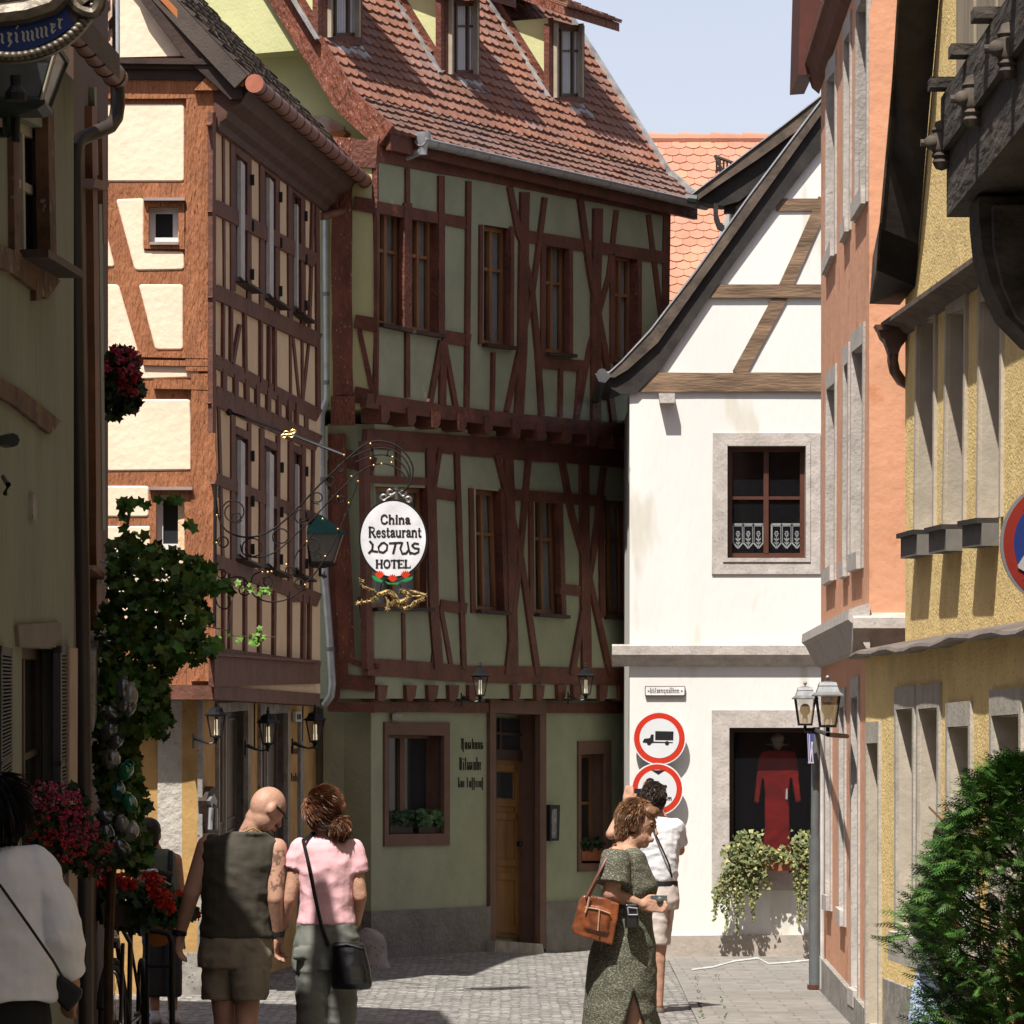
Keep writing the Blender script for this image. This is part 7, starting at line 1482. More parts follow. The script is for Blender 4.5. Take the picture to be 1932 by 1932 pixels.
sR = j(1274, 1562); eR = j(1282, 1604, .16); wR = j(1232, 1506, .28); b.cap(sR, eR, .052, .042, 12); b.cap(eR, wR, .041, .028, 12); hand(b, wR, (-.5, .3, .6), (-.5, 0, .5), curl=.7)
for x0, x1, x2, x3, dy in ((1232, 1240, 1242, 1243, -.05), (1250, 1244, 1240, 1240, .18)): b.cap(j(x0, 1700), j(x1, 1790, dy), .085, .056, 12); b.cap(j(x1, 1790, dy), j(x2, 1812, dy), .056, .058, 12); b.cap(j(x2, 1812, dy), j(x3, 1892, dy), .056, .033, 12); b.cap(j(x3, 1896, dy), j(x3 + 5, 1907, dy + .06), .033, .028, 10)
remesh(b, 'body', M_skin, ph, .008, 2)
g = MB(); elrings(g, [(j(1240, 1541), .07, .065), (j(1240, 1550), .14, .09), (j(1240, 1562), .185, .11), (j(1240, 1590), .172, .13), (j(1240, 1625), .16, .13), (j(1240, 1648), .158, .128), (j(1241, 1664), .145, .115)])
for a, q in ((sL, j(1172, 1568, .02)), (sR, j(1280, 1590, .10))): d = (q - a).normalized(); g.cap(a, a + d * .03, .072, .074, 14); g.tube([a, a + d * .05, q], [.066, .074, .072], 12)
M_shirt = mat('white checked shirt', (.80, .79, .80), .9, .05, 9, .5, 14, bdist=.016)
remesh(g, 'shirt', M_shirt, ph, .009, 2, .010, 9, 41)
g = MB(); elrings(g, [(j(1241, 1662), .146, .115), (j(1242, 1675), .150, .12), (j(1243, 1700), .158, .135), (j(1243, 1715), .15, .12)])
elrings(g, [(j(1234, 1700, -.02), .09, .11), (j(1238, 1740, -.04), .085, .10), (j(1240, 1782, -.05), .078, .09)]); elrings(g, [(j(1252, 1700, .02), .09, .11), (j(1248, 1740, .12), .085, .10), (j(1245, 1782, .16), .078, .09)])
remesh(g, 'shorts', mat('pale beige cotton', (.62, .53, .47), .9, .06, 7, .4, 14, bdist=.014), ph, .009, 2, .007, 8, 51)
g = MB(); elrings(g, [(j(1241, 1662), .152, .121), (j(1241, 1671), .154, .123)]); g.build('belt', M_black, ph)
hm3 = mat('dark brown hair', (.045, .028, .02), .5, .3, 30, .5, 50)
g = MB(); g.ell(hc + Vector((.004, -.014, .022)), (.086, .098, .104), 18, 12); g.ell(hc + Vector((.02, -.045, -.045)), (.062, .055, .065), 14, 8); h_ = remesh(g, 'hair', hm3, ph, .008, 1, .008, 22, 3)
g = MB(); hair_strands(g, hc + Vector((.004, -.014, .018)), M3, (.09, .102, .110), 2200, .035, .0018, .5, 19); g.build('strands', mat('dark strands', (.09, .06, .045), .5, .2, 30, attr=True), h_, recalc=False)
for x3, dy in ((1243, -.05), (1240, .18)):
    g = MB(); g.cap(j(x3, 1910, dy - .03), j(x3 + 7, 1912, dy + .17), .04, .036, 12); g.build('shoe', mat('grey brown shoe', (.12, .09, .07), .7), ph, smooth=True)
SC = thing('camera', 'small black camera raised by the man in the white shirt', 'camera', j(1210, 1495, .25))
g = MB(); g.box(j(1209, 1496, .22), (.10, .04, .065)); bo = g.build('camera_body', M_black, SC); g = MB(); g.tube([j(1209, 1496, .24), j(1207, 1495, .30)], .028, 12); g.build('lens', M_iron, SC)
g = MB(); g.tube([j(1226, 1548, -.10), j(1236, 1572, -.165), j(1250, 1603, -.175), j(1262, 1630, -.15), j(1268, 1655, -.10)], .007, 6); g.build('strap', M_black, SC, smooth=True)
# ---- woman in white at the left edge
D4 = 12.0; j = Jf(D4)
ww = thing('person', 'dark-haired woman in a loose white blouse at the left picture edge, back to the viewer', 'person', (P(0, HZ, D4).x, P(0, HZ, D4).y, 0))
b = MB(); hf = Vector((-.2, 1, -.05)); hu = Vector((0, .05, 1)); hc = j(-8, 1528); head(b, hc, hf, hu); b.cap(j(-6, 1570), j(-4, 1606), .055, .065, 14)
elrings(b, [(j(-5, 1600), .08, .07), (j(-6, 1620), .17, .09), (j(-6, 1660), .18, .12), (j(-8, 1760), .16, .12), (j(-8, 1860), .19, .13), (j(-8, 1930), .20, .14)])
sR = j(72, 1640); eR = j(112, 1762, -.02); wR = j(137, 1858, .08); b.cap(sR, eR, .06, .045, 14); b.cap(eR, wR, .045, .03, 14); hand(b, wR, (-.25, .3, -1), (-.8, .4, 0), curl=.6)
sL = j(-88, 1640); eL = j(-110, 1762); wL = j(-120, 1850, .06); b.cap(sL, eL, .06, .045, 12); b.cap(eL, wL, .045, .03, 12); hand(b, wL, (0, .3, -1), (.8, .4, 0), curl=.6)
for x in (-50, 35): b.cap(j(x, 1900), j(x, 2180), .1, .065, 12); b.cap(j(x, 2180), j(x, 2370), .06, .04, 12); b.cap(j(x, 2380), j(x, 2385, .14), .04, .035, 10)
remesh(b, 'body', M_skint, ww, .009, 2)
g = MB(); elrings(g, [(j(-4, 1598), .12, .08), (j(-5, 1608), .165, .10), (j(-6, 1626), .195, .12), (j(-6, 1680), .21, .15), (j(-7, 1760), .215, .16), (j(-8, 1840), .235, .17), (j(-8, 1886), .25, .18)], 28)
g.cap(j(66, 1640), j(72, 1655), .085, .085, 14); g.tube([j(66, 1632), j(92, 1690, -.01), j(112, 1762, -.02), j(132, 1836, .06)], [.075, .080, .085, .068], 16); g.tube([j(-80, 1632), j(-104, 1700), j(-118, 1836, .04)], [.075, .085, .07], 16)
M_blouse = mat('white linen blouse', (.78, .79, .84), .92, .04, 9, .5, 16, bdist=.012)
remesh(g, 'blouse', M_blouse, ww, .009, 2, .018, 5, 61)
g = MB(); elrings(g, [(j(-8, 1878), .20, .145), (j(-8, 1930), .215, .16), (j(-8, 1950), .2, .15)])
for x in (-48, 34): elrings(g, [(j(x, 1930), .115, .13), (j(x, 2180), .085, .09), (j(x, 2360), .075, .08)])
remesh(g, 'trousers', mat('black trousers', (.012, .012, .014), .9), ww, .012, 2)
g = MB(); g.ell(hc + Vector((-.0, -.02, .012)), (.096, .11, .128), 20, 14); g.ell(hc + Vector((0, -.035, -.07)), (.094, .08, .085), 16, 10)
h_ = remesh(g, 'hair', mat('black bobbed hair', (.012, .009, .009), .45, .2, 20, .4, 60), ww, .009, 1, .003, 30, 6)
g = MB(); hair_strands(g, hc + Vector((0, -.02, 0)), M3, (.1, .113, .135), 1500, .12, .0018, 1, 29, None, lambda d: Vector((0, 0, -1))); g.build('strands', mat('black strands', (.03, .024, .024), .4, .1, 30, attr=True), h_, recalc=False)
for x in (-50, 35):
    g = MB(); g.cap(j(x, 2392, -.03), j(x, 2396, .18), .045, .04, 12); g.build('shoe', M_black, ww, smooth=True)
PU = thing('handbag', 'small black pouch on a thin strap at the hip of the woman in white', 'handbag', j(125, 1860, 0))
g = MB(); g.prism([j(x, y, -.06) for x, y in [(98, 1858), (112, 1838), (155, 1868), (152, 1884), (128, 1912), (98, 1880)]], (0, .05, 0)); remesh(g, 'pouch', M_black, PU, .009, 3)
g = MB(); g.tube([j(-85, 1600, -.10), j(-40, 1640, -.16), j(0, 1670, -.175), j(50, 1740, -.18), (j(100, 1812, -.165)), j(118, 1844, -.09)], .0055, 6); g.build('strap', M_black, PU, smooth=True)
# ---- boy behind the vine
D5 = 23.0; j = Jf(D5)
by = thing('person', 'youth in a grey green sleeveless top half hidden behind the vine', 'person', (P(300, HZ, D5).x, P(300, HZ, D5).y, 0))
b = MB(); hf = Vector((.3, .95, -.1)); hu = Vector((0, 0, 1)); hc = j(284, 1574); head(b, hc, hf, hu, r=(.07, .086, .105)); b.cap(j(286, 1590), j(294, 1606), .045, .05, 12)
elrings(b, [(j(298, 1604), .07, .06), (j(302, 1612), .13, .08), (j(302, 1640), .13, .09), (j(302, 1690), .12, .09), (j(302, 1720), .13, .1)])
sR = j(332, 1622); eR = j(340, 1680); wR = j(336, 1730, .1); b.cap(sR, eR, .045, .036, 12); b.cap(eR, wR, .035, .024, 12); hand(b, wR, (0, .4, -1), (-.7, .4, 0), s=.85)
sL = j(270, 1622); eL = j(262, 1680); wL = j(264, 1735, .1); b.cap(sL, eL, .045, .036, 12); b.cap(eL, wL, .035, .024, 12); hand(b, wL, (0, .4, -1), (.7, .4, 0), s=.85)
for x in (288, 322): b.cap(j(x, 1740), j(x + 3, 1850), .07, .05, 12); b.cap(j(x + 3, 1850), j(x + 4, 1905), .045, .035, 12); b.cap(j(x + 4, 1916), j(x + 8, 1920, .1), .035, .03, 10)
remesh(b, 'body', M_skint, by, .009, 2)
g = MB(); elrings(g, [(j(299, 1602), .07, .065), (j(302, 1612), .125, .09), (j(302, 1640), .138, .10), (j(302, 1690), .135, .10), (j(302, 1730), .145, .11)]); remesh(g, 'sleeveless_top', mat('sage jersey', (.16, .19, .15), .9, .1, 8, .3, 15), by, .01, 2, .005, 8, 3)
g = MB(); elrings(g, [(j(303, 1722), .14, .11), (j(303, 1760), .145, .12)]); 
for x in (288, 322): elrings(g, [(j(x, 1750), .08, .1), (j(x + 3, 1880), .07, .085)])
remesh(g, 'trousers', mat('dark grey cotton', (.04, .042, .045), .9), by, .011, 2, .006, 7, 2)
g = MB(); g.ell(hc + Vector((-.005, -.012, .025)), (.082, .096, .098), 16, 12); g.ell(hc + Vector((0, -.04, -.04)), (.066, .05, .06), 14, 8); remesh(g, 'hair', mat('short dark hair', (.02, .013, .01), .6, .2, 20), by, .009, 1, .006, 25)
g = MB(); g.tube([j(278, 1604, -.07), j(282, 1620, -.12), j(286, 1660, -.12), j(285, 1700, -.11)], .018, 6); g.tube([j(322, 1606, -.06), j(322, 1640, -.11), j(316, 1700, -.11)], .018, 6); g.build('backpack_strap', M_black, by, smooth=True)
for x in (292, 327):
    g = MB(); g.cap(j(x, 1921, -.02), j(x + 6, 1924, .17), .042, .036, 12); g.cap(j(x, 1912, -.0), j(x, 1920, 0), .04, .045); g.build('sneaker', mat('white sneaker', (.7, .7, .72), .7), by, smooth=True)
# ---- person behind the conifer
D6_ = 17.6; j = Jf(D6_)
hp = thing('person', 'person in a white top and pale blue trousers almost hidden behind the conifer', 'person', (P(1790, HZ, D6_).x, P(1790, HZ, D6_).y, 0))
b = MB(); hc = j(1800, 1590); head(b, hc, (1, .2, 0), (0, 0, 1)); b.cap(j(1798, 1620), j(1795, 1640), .055, .06, 12)
elrings(b, [(j(1795, 1635), .08, .08), (j(1795, 1650), .12, .17), (j(1795, 1700), .13, .17), (j(1795, 1770), .12, .15), (j(1795, 1840), .14, .16)])
for dy, x2 in ((-.2, 1768), (.2, 1810)): s_ = j(1795, 1655, dy); e_2 = j(1790, 1735, dy); w_2 = j(1815, 1790, dy); b.cap(s_, e_2, .05, .042, 12); b.cap(e_2, w_2, .04, .027, 12); hand(b, w_2, (.6, 0, -1), (0, 0, 1))
for dy in (-.09, .09): b.cap(j(1795, 1840, dy), j(1795, 1960, dy), .09, .06, 12); b.cap(j(1795, 1960, dy), j(1795, 2070, dy), .055, .038, 12); b.cap(j(1792, 2080, dy), j(1820, 2084, dy), .038, .03, 10)
remesh(b, 'body', M_skin, hp, .010, 2)
g = MB(); elrings(g, [(j(1795, 1632), .07, .08), (j(1795, 1648), .13, .19), (j(1795, 1700), .15, .20), (j(1795, 1790), .15, .18), (j(1792, 1835), .17, .2)]); remesh(g, 'top', mat('pale white blue cotton', (.72, .78, .84), .9, .05), hp, .011, 2, .008, 7)
g = MB(); elrings(g, [(j(1790, 1820), .17, .2), (j(1785, 1900), .20, .22), (j(1783, 2060), .22, .24)]); remesh(g, 'trousers', mat('pale blue cotton', (.50, .62, .82), .9, .08, 5), hp, .012, 2, .012, 5)
g = MB(); g.ell(hc + Vector((-.02, 0, .02)), (.1, .09, .12)); g.build('hair', hm3, hp, smooth=True)
for dy in (-.09, .09):
    g = MB(); g.cap(j(1790, 2088, dy), j(1825, 2092, dy), .042, .036, 12); g.build('shoe', M_black, hp, smooth=True)
BB = thing('backpack', 'black rounded bag carried beside the stone sill, partly behind the conifer', 'backpack', j(1745, 1695))
g = MB(); g.prism([j(x, y, -.35) for x, y in [(1790, 1640), (1770, 1650), (1740, 1668), (1722, 1700), (1718, 1735), (1725, 1765), (1745, 1790), (1770, 1796), (1790, 1790), (1800, 1700)]], (0, .22, 0)); remesh(g, 'bag_body', M_patent, BB, .010, 5, .004, 7)
g = MB(); g.tube([j(1790, 1642, -.3), j(1798, 1660, -.3), j(1800, 1740, -.3)], .014, 6); g.build('strap', M_black, BB)

remesh(MANN, 'dress', M_red, DM, .010, 5, .004, 6, 4)
# tattooed skin of the bald man
tb = [c for c in man.children if c.name.startswith('body')][0]; me = tb.data; me.materials[0] = mat('tattooed skin', (.56, .31, .21), .55, .08, 10, .15, 60, spec=.35, attr=True)
at = me.color_attributes.new('tint', 'FLOAT_COLOR', 'POINT'); ol = man.location; buf = []
for v in me.vertices:
    p = v.co + ol; px = 966 + p.x / p.y * F; py = HZ - (p.z - CAMZ) / p.y * F; k = 1.0
    q = mnoise.noise(Vector((p.x * 26, p.y * 26, p.z * 22)) + Vector((mnoise.noise(p * 20), 0, mnoise.noise(p * 17))) * 1.5)
    if px > 510 and 1604 < py < 1682 and abs(q) < .13: k = .38
    if 440 < px < 505 and 1560 < py < 1590 and abs(q) < .09: k = .5
    if py < 1560 and p.z > 1.55: k *= .93 + .08 * mnoise.noise(p * 60)
    buf += [k, k, k * 1.02, 1]
at.data.foreach_set('color', buf)
# ================================================================== PLANTS
def leaf5(mb, c, nrm, r, rd, tint, lobes=5, elong=1.0):
    n = nrm.normalized(); u = n.orthogonal().normalized(); a = rd.uniform(0, 6.28); w = n.cross(u); u, w = u * math.cos(a) + w * math.sin(a), w * math.cos(a) - u * math.sin(a); vs = []; k = lobes * 2
    for i in range(k):
        t = 2 * math.pi * i / k; q = r * (1.0 if i % 2 == 0 else .62) * (1 if i else 1.15); vs.append(c + u * math.cos(t) * q * elong + w * math.sin(t) * q + n * (-.12 * r * math.cos(t) ** 2 + rd.uniform(-.08, .08) * r))
    mb.add(vs, [tuple(range(k))], tint)
def petals(mb, c, r, rd, tint, n=9):
    for i in range(n):
        d = Vector((rd.gauss(0, 1), rd.gauss(0, 1), rd.gauss(0, 1))).normalized(); u = d.orthogonal().normalized(); w = d.cross(u); p = c + d * r * rd.uniform(.5, 1); s = r * rd.uniform(.35, .6); g_ = rd.uniform(.7, 1.2)
        mb.add([p - u * s, p + w * s, p + u * s, p - w * s * .8], [(0, 1, 2, 3)], tuple(t * g_ for t in tint))
def blob_points(blobs, rd, n):
    tot = sum(b_[3] * b_[4] for b_ in blobs)
    for _ in range(n):
        x = rd.uniform(0, tot)
        for b_ in blobs:
            x -= b_[3] * b_[4]
            if x <= 0: break
        cx, cy, D, rx, ry = b_[:5]; th = rd.uniform(0, 6.28); q = math.sqrt(rd.random()); dz = b_[5] if len(b_) > 5 else .25
        yield P(cx + rx * q * math.cos(th), cy + ry * q * math.sin(th), D, rd.uniform(-dz, dz)), b_
# vine
VN = thing('grape_vine', 'large leafy vine hanging from the brown house with trailing shoots toward the cream wall', 'climbing plant', P(280, 1100, 17.6))
rd = random.Random(11); g = MB()
bl = [(290, 1090, 17.6, 92, 62), (300, 1170, 17.6, 95, 70), (255, 1040, 17.6, 50, 36), (265, 1250, 17.6, 72, 60), (365, 1090, 17.5, 40, 38), (345, 1225, 17.5, 45, 36), (235, 1340, 17.6, 60, 75), (285, 1330, 17.6, 34, 60), (225, 1470, 17.7, 40, 110), (232, 1570, 17.7, 42, 70), (215, 1420, 17.7, 38, 120), (305, 1370, 17.6, 22, 24), (258, 1520, 17.7, 24, 34), (392, 1230, 17.4, 20, 18), (208, 1230, 17.8, 26, 120), (250, 1600, 17.8, 36, 50)]
for c, b_ in blob_points(bl, rd, 2500):
    n = Vector((rd.gauss(0, .6), -1 + rd.gauss(0, .5), rd.gauss(.4, .6))); t = rd.uniform(.55, 1.3); leaf5(g, c, n, rd.uniform(.018, .048), rd, (t * rd.uniform(.7, 1.5), t, t * .8))
for (x0, y0), (x1, y1), n in (((400, 1110), (445, 1105), 8), ((395, 1205), (412, 1230), 6), ((230, 990), (232, 935), 6), ((240, 950), (290, 945), 6), ((350, 985), (372, 1000), 3), ((300, 940), (340, 950), 4)):
    for i in range(n):
        t = i / n; leaf5(g, P(x0 + (x1 - x0) * t + rd.gauss(0, 4), y0 + (y1 - y0) * t + rd.gauss(0, 5), 17.4), Vector((rd.gauss(0, .5), -1, rd.gauss(.3, .5))), rd.uniform(.03, .045), rd, (1, 1.1, .8))
vl = g.build('foliage', mat('vine leaf', (.075, .165, .028), .5, .3, 8, attr=True, spec=.25), VN, recalc=False)
g = MB()
for (x0, y0), (x1, y1), n in (((440, 1105), (520, 1112), 12), ((450, 1160), (520, 1120), 0), ((415, 1205), (520, 1200), 8), ((480, 1215), (485, 1200), 6)):
    for i in range(n):
        t = i / max(n, 1); leaf5(g, P(x0 + (x1 - x0) * t + rd.gauss(0, 5), y0 + (y1 - y0) * t + rd.gauss(0, 6), 24.6 - .0), Vector((rd.gauss(0, .5), -1, rd.gauss(.5, .5))), rd.uniform(.018, .035), rd, (1.3, 1.5, .9))
g.build('trailing_shoots', mat('sunlit shoot leaf', (.10, .20, .035), .55, .2, 8, attr=True, spec=.3), VN, recalc=False)  # sun on the outer tips put into a brighter leaf colour
g = MB()
for x0, y0, x1, y1 in ((200, 1500, 260, 1150), (215, 1600, 225, 1200), (260, 1200, 340, 1080), (240, 1120, 235, 950), (330, 1100, 420, 1110)):
    g.tube([P(x0 + (x1 - x0) * t + 8 * math.sin(t * 9), y0 + (y1 - y0) * t, 17.7) for t in [k / 8 for k in range(9)]], .010, 6)
g.tube([P(205, 2000, 17.9), P(205, 1800, 17.9), P(212, 1600, 17.8), P(200, 1450, 17.8)], .028, 8); g.tube([P(380, 1180, 17.6), P(430, 1190, 21), P(440, 1110, 24.6), P(520, 1112, 24.6)], .004, 5); g.tube([P(430, 1190, 21), P(440, 1200, 24.6), P(520, 1202, 24.6)], .004, 5)
g.build('stems', M_stem, VN, smooth=True)
# hanging glass jars and cups down the vine
MJ = [mat('clear grey glass', (.045, .055, .06), .1, .1, 9, spec=.9), mat('green bottle glass', (.01, .14, .05), .1, 0, 1, spec=.9), mat('blue green glass', (.02, .10, .11), .12, 0, 1, spec=.9), mat('pale glazed cup', (.20, .20, .18), .2, .1, 9, spec=.7)]
jars = [(232, 1300, 0), (245, 1312, 3), (210, 1345, 0), (243, 1335, 0), (205, 1380, 0), (218, 1400, 0), (212, 1432, 3), (236, 1455, 1), (222, 1490, 2), (244, 1515, 1), (198, 1540, 0), (232, 1556, 3), (248, 1568, 3), (200, 1570, 0), (236, 1330, 0), (228, 1600, 0)]
base_ = None
for i, (x, y, mi) in enumerate(jars):
    nm = ['clear_glass', 'green_glass', 'blue_glass', 'pale_cup'][mi]
    t = thing('hanging_jar', '%s hanging in the dark vine, number place %s' % ('x', i), 'jar', (0, 0, 0), 'glasses and cups hung in the vine')
    g = MB(); g.lathe([(.001, -.04), (.026, -.04), (.036, -.02), (.038, .01), (.03, .035), (.022, .042), (.024, .055), (.018, .055), (.016, .04), (.001, .03)], (0, 0, 0), 14); g.build('glass' if mi != 3 else 'cup', MJ[mi], t, smooth=True)
    g = MB(); g.tube([(.03, 0, .02), (.05, 0, .01), (.05, 0, -.015), (.034, 0, -.02)], .005, 6); g.tube([(0, 0, .05), (0, 0, .12)], .002, 5); g.build('handle', M_iron, t, smooth=True)
    t.location = P(x, y, 17.25); t.rotation_euler = (R(rd.uniform(-50, 50)), R(rd.uniform(-60, 60)), rd.uniform(0, 6)); s = rd.uniform(.9, 1.25); t.scale = (s, s, s)
lab = ['small clear glass hanging just below the lowest wide vine leaves', 'pale cup at the top of the string of jars in the vine', 'clear glass hanging left of the string beside the pipe', 'clear glass under the topmost pale cup in the vine', 'clear glass close to the dark downpipe above the pale mug', 'clear glass just above the lone pale mug in the vine', 'lone pale mug hanging left in the upper middle of the vine', 'green glass jar shining in the middle of the vine', 'blue green glass jar below the shining green one', 'dark green bottle jar between the blue jar and the pale cups', 'clear glass left of the large pale cup low in the vine', 'large pale cup low in the vine beside the red fuchsias', 'pale cup tucked to the right of the large low cup', 'lowest clear glass on the left, above the fuchsias', 'clear glass half behind leaves right of the downpipe', 'lowest clear glass of the string above the geraniums']
for o, l in zip([o for o in bpy.data.objects if o.name.startswith('hanging_jar')], lab): o['label'] = l
# hanging basket, fuchsia box, geranium box
def flowerthing(name, label, cat, blobs, nl, fl, D, mleaf, leafr, cols, fr=.022, seed=1, group=None, pot=None):
    t = thing(name, label, cat, P(blobs[0][0], blobs[0][1], D), group); r_ = random.Random(seed); g = MB()
    for c, b_ in blob_points(blobs, r_, nl): q = r_.uniform(.5, 1.25); leaf5(g, c, Vector((r_.gauss(0, .7), -1, r_.gauss(.3, .7))), r_.uniform(*leafr), r_, (q, q, q * .9))
    g.build('foliage', mleaf, t, recalc=False); g = MB()
    for bl_, n, col in fl:
        for c, b_ in blob_points(bl_, r_, n): petals(g, c - Vector((0, .1, 0)), fr * r_.uniform(.7, 1.2), r_, col)
    g.build('flowers', mat('petal', (1, 1, 1), .7, .0, 1, attr=True), t, recalc=False)
    if pot: pot(t)
    return t
M_dkleaf = mat('dark flower leaf', (.03, .055, .022), .6, .3, 8, attr=True, spec=.2)
def pot1(t):
    g = MB(); g.lathe([(.001, -.08), (.07, -.08), (.1, .06), (.001, .06)], P(215, 735, 19.8), 14); g.build('pot', M_black, t)
    g = MB(); g.tube([P(198, 735, 20), P(215, 750, 19.8)], .01); g.tube([P(216, 690, 19.8), P(214, 740, 19.8)], .008); g.build('bracket', M_iron, t)
flowerthing('hanging_basket', 'round hanging basket of dark red begonias against the cream front', 'flower basket', [(228, 715, 19.8, 38, 60, .15), (215, 770, 19.8, 18, 25, .12), (245, 740, 19.8, 26, 38, .12)], 520, [([(232, 695, 19.75, 34, 42, .12), (250, 722, 19.75, 18, 24, .1)], 44, (.30, .012, .03)), ([(235, 690, 19.7, 30, 36, .1)], 14, (.45, .03, .10))], 19.8, M_dkleaf, (.02, .045), None, .028, 3, pot=pot1)
def pot2(t):
    g = MB(); g.prism([P(20, 1590, 14.6), P(160, 1612, 15.0), P(160, 1636, 15.0), P(20, 1620, 14.6)], (0.0, .1, 0)); g.build('box', M_verge, t)
fz = [(100, 1520, 14.6, 68, 45, .15), (60, 1560, 14.4, 45, 60, .12), (130, 1580, 14.6, 65, 48, .15), (170, 1615, 14.8, 45, 40, .15), (90, 1620, 14.5, 50, 30, .12)]
flowerthing('fuchsia_box', 'window box overflowing with pink and red fuchsias on the pale green house', 'flower box', fz, 900, [([(100, 1510, 14.4, 66, 38, .12), (150, 1560, 14.5, 40, 40, .12)], 150, (.42, .03, .09)), ([(110, 1585, 14.4, 70, 45, .12), (185, 1615, 14.6, 36, 38, .12)], 110, (.38, .02, .025)), ([(100, 1500, 14.4, 55, 26, .1)], 40, (.55, .12, .20))], 15.2, M_dkleaf, (.014, .032), None, .013, 5, pot=pot2)
def pot3(t):
    g = MB(); g.prism([P(190, 1705, 19.0), P(340, 1720, 19.4), P(335, 1760, 19.4), P(195, 1745, 19.0)], (.0, .25, 0)); g.build('planter', mat('dark planter', (.03, .02, .015), .8), t)
M_gleaf = mat('geranium leaf', (.035, .085, .03), .6, .25, 8, attr=True, spec=.25)
flowerthing('geranium_planter', 'planter of bright red geraniums standing behind the bicycle', 'planter', [(230, 1700, 19.2, 60, 38, .12), (300, 1710, 19.3, 45, 40, .12), (260, 1725, 19.2, 80, 30, .12), (350, 1718, 19.4, 20, 20, .08)], 520, [([(210, 1655, 19.1, 24, 13, .05), (245, 1664, 19.1, 17, 14, .05), (288, 1657, 19.1, 22, 12, .05), (300, 1680, 19.05, 20, 14, .05), (312, 1700, 19.05, 18, 12, .05), (186, 1668, 19.1, 15, 7, .05), (338, 1688, 19.1, 10, 7, .04), (325, 1712, 19.1, 8, 8, .04)], 150, (.62, .022, .008)), ([(373, 1725, 19.6, 7, 14, .03)], 7, (.40, .012, .02))], 19.2, M_gleaf, (.025, .045), None, .022, 8, pot=pot3)
# window boxes of the green house, trailing ivy box of the white house
def winbox(name, label, W, px0, px1, y0, y1, off, pm, n, seed, up, group, mleaf):
    t = thing(name, label, 'window box', W.pt((px0 + px1) / 2, y0, off)); r_ = random.Random(seed); t['group'] = group
    g = MB(); g.prism([W.pt(x, y, off) for x, y in ((px0, y0), (px1, y0), (px1, y1), (px0, y1))], -W.n * .12); g.build('box', pm, t); g = MB()
    for i in range(n):
        x = r_.uniform(px0 - 2, px1 + 2); y = y0 + r_.uniform(-up, 5) ; q = r_.uniform(.6, 1.3); leaf5(g, W.pt(x, y, off + r_.uniform(-.1, .06)), Vector((r_.gauss(0, .6), -1, r_.gauss(.5, .6))), r_.uniform(.018, .035), r_, (q, q, q))
    g.build('foliage', mleaf, t, recalc=False)
grp = 'window boxes on the green house'; M_bl = mat('fresh leaf', (.08, .17, .05), .55, .2, 8, attr=True)
winbox('window_box', 'dark leafy window box in the left half of the double window', Wg, 735, 779, 1553, 1573, -.02, M_verge, 150, 2, 22, grp, M_gleaf)
winbox('window_box', 'bright leafy window box in the right half of the double window', Wg, 790, 834, 1553, 1573, -.02, M_verge, 170, 3, 24, grp, M_bl)
winbox('window_box', 'terracotta window box in the single window right of the menu case', Wg, 1098, 1138, 1600, 1624, -.02, M_terra, 120, 4, 18, grp, M_dkleaf)
TV = thing('trailing_window_box', 'terracotta box with long trailing variegated ivy under the shop window', 'window box', Ww.pt(1450, 1625, .15))
g = MB(); g.prism([Ww.pt(x, y, .22) for x, y in ((1400, 1622), (1536, 1622), (1534, 1643), (1402, 1643))], (0, .2, 0)); g.build('box', M_terra, TV)
g = MB(); rd = random.Random(77)
def vleaf(x, y, off, r0, r1, pale):
    q = rd.uniform(.7, 1.3); tt = (q * 2.1, q * 1.7, q * 1.7) if rd.random() < pale else (q, q, q); leaf5(g, Ww.pt(x, y, off), Vector((rd.gauss(0, .6), -1, rd.gauss(.4, .6))), rd.uniform(r0, r1), rd, tt, 3, 1.3)
for i in range(1300):
    k = rd.random()
    if k < .62: x = rd.gauss(1408, 20); y = rd.gauss(1618, 24) + abs(x - 1408) * .3
    elif k < .75: x = rd.gauss(1470, 24); y = rd.gauss(1612, 10)
    else: x = rd.gauss(1516, 12); y = rd.gauss(1606, 20)
    if y > 1690 or y < 1566 or x < 1360 or x > 1540: continue
    vleaf(x, y, .24 + rd.uniform(-.12, .12), .014, .028, .3)
for x0, y0, y1, dx in ((1362, 1650, 1738, -14), (1368, 1640, 1722, -4), (1376, 1660, 1760, -6), (1388, 1660, 1765, 2), (1396, 1660, 1735, 6), (1408, 1650, 1712, 8), (1418, 1650, 1740, 4), (1428, 1640, 1700, 2), (1352, 1670, 1720, -5), (1510, 1640, 1752, -3), (1516, 1640, 1735, 2), (1522, 1640, 1700, 3), (1504, 1640, 1690, -3), (1440, 1640, 1672, 3)):
    n = int((y1 - y0) / 1.4)
    for i in range(n):
        t = i / n; 
        for _ in range(2 if t < .6 else 1): vleaf(x0 + dx * t + rd.gauss(0, 3 * (1 - t) + 1.3), y0 + (y1 - y0) * t, .26 + rd.uniform(-.04, .06), .009, .018, .45)
g.build('foliage', mat('variegated ivy leaf', (.17, .20, .07), .6, .2, 8, attr=True, spec=.3), TV, recalc=False)
g = MB()
for x0, y0, y1, dx in ((1362, 1650, 1738, -14), (1376, 1660, 1760, -6), (1388, 1660, 1765, 2), (1510, 1640, 1752, -3), (1418, 1650, 1740, 4)): g.tube([Ww.pt(x0, y0, .25), Ww.pt(x0 + dx * .5, (y0 + y1) / 2, .27), Ww.pt(x0 + dx, y1, .26)], .003, 5)
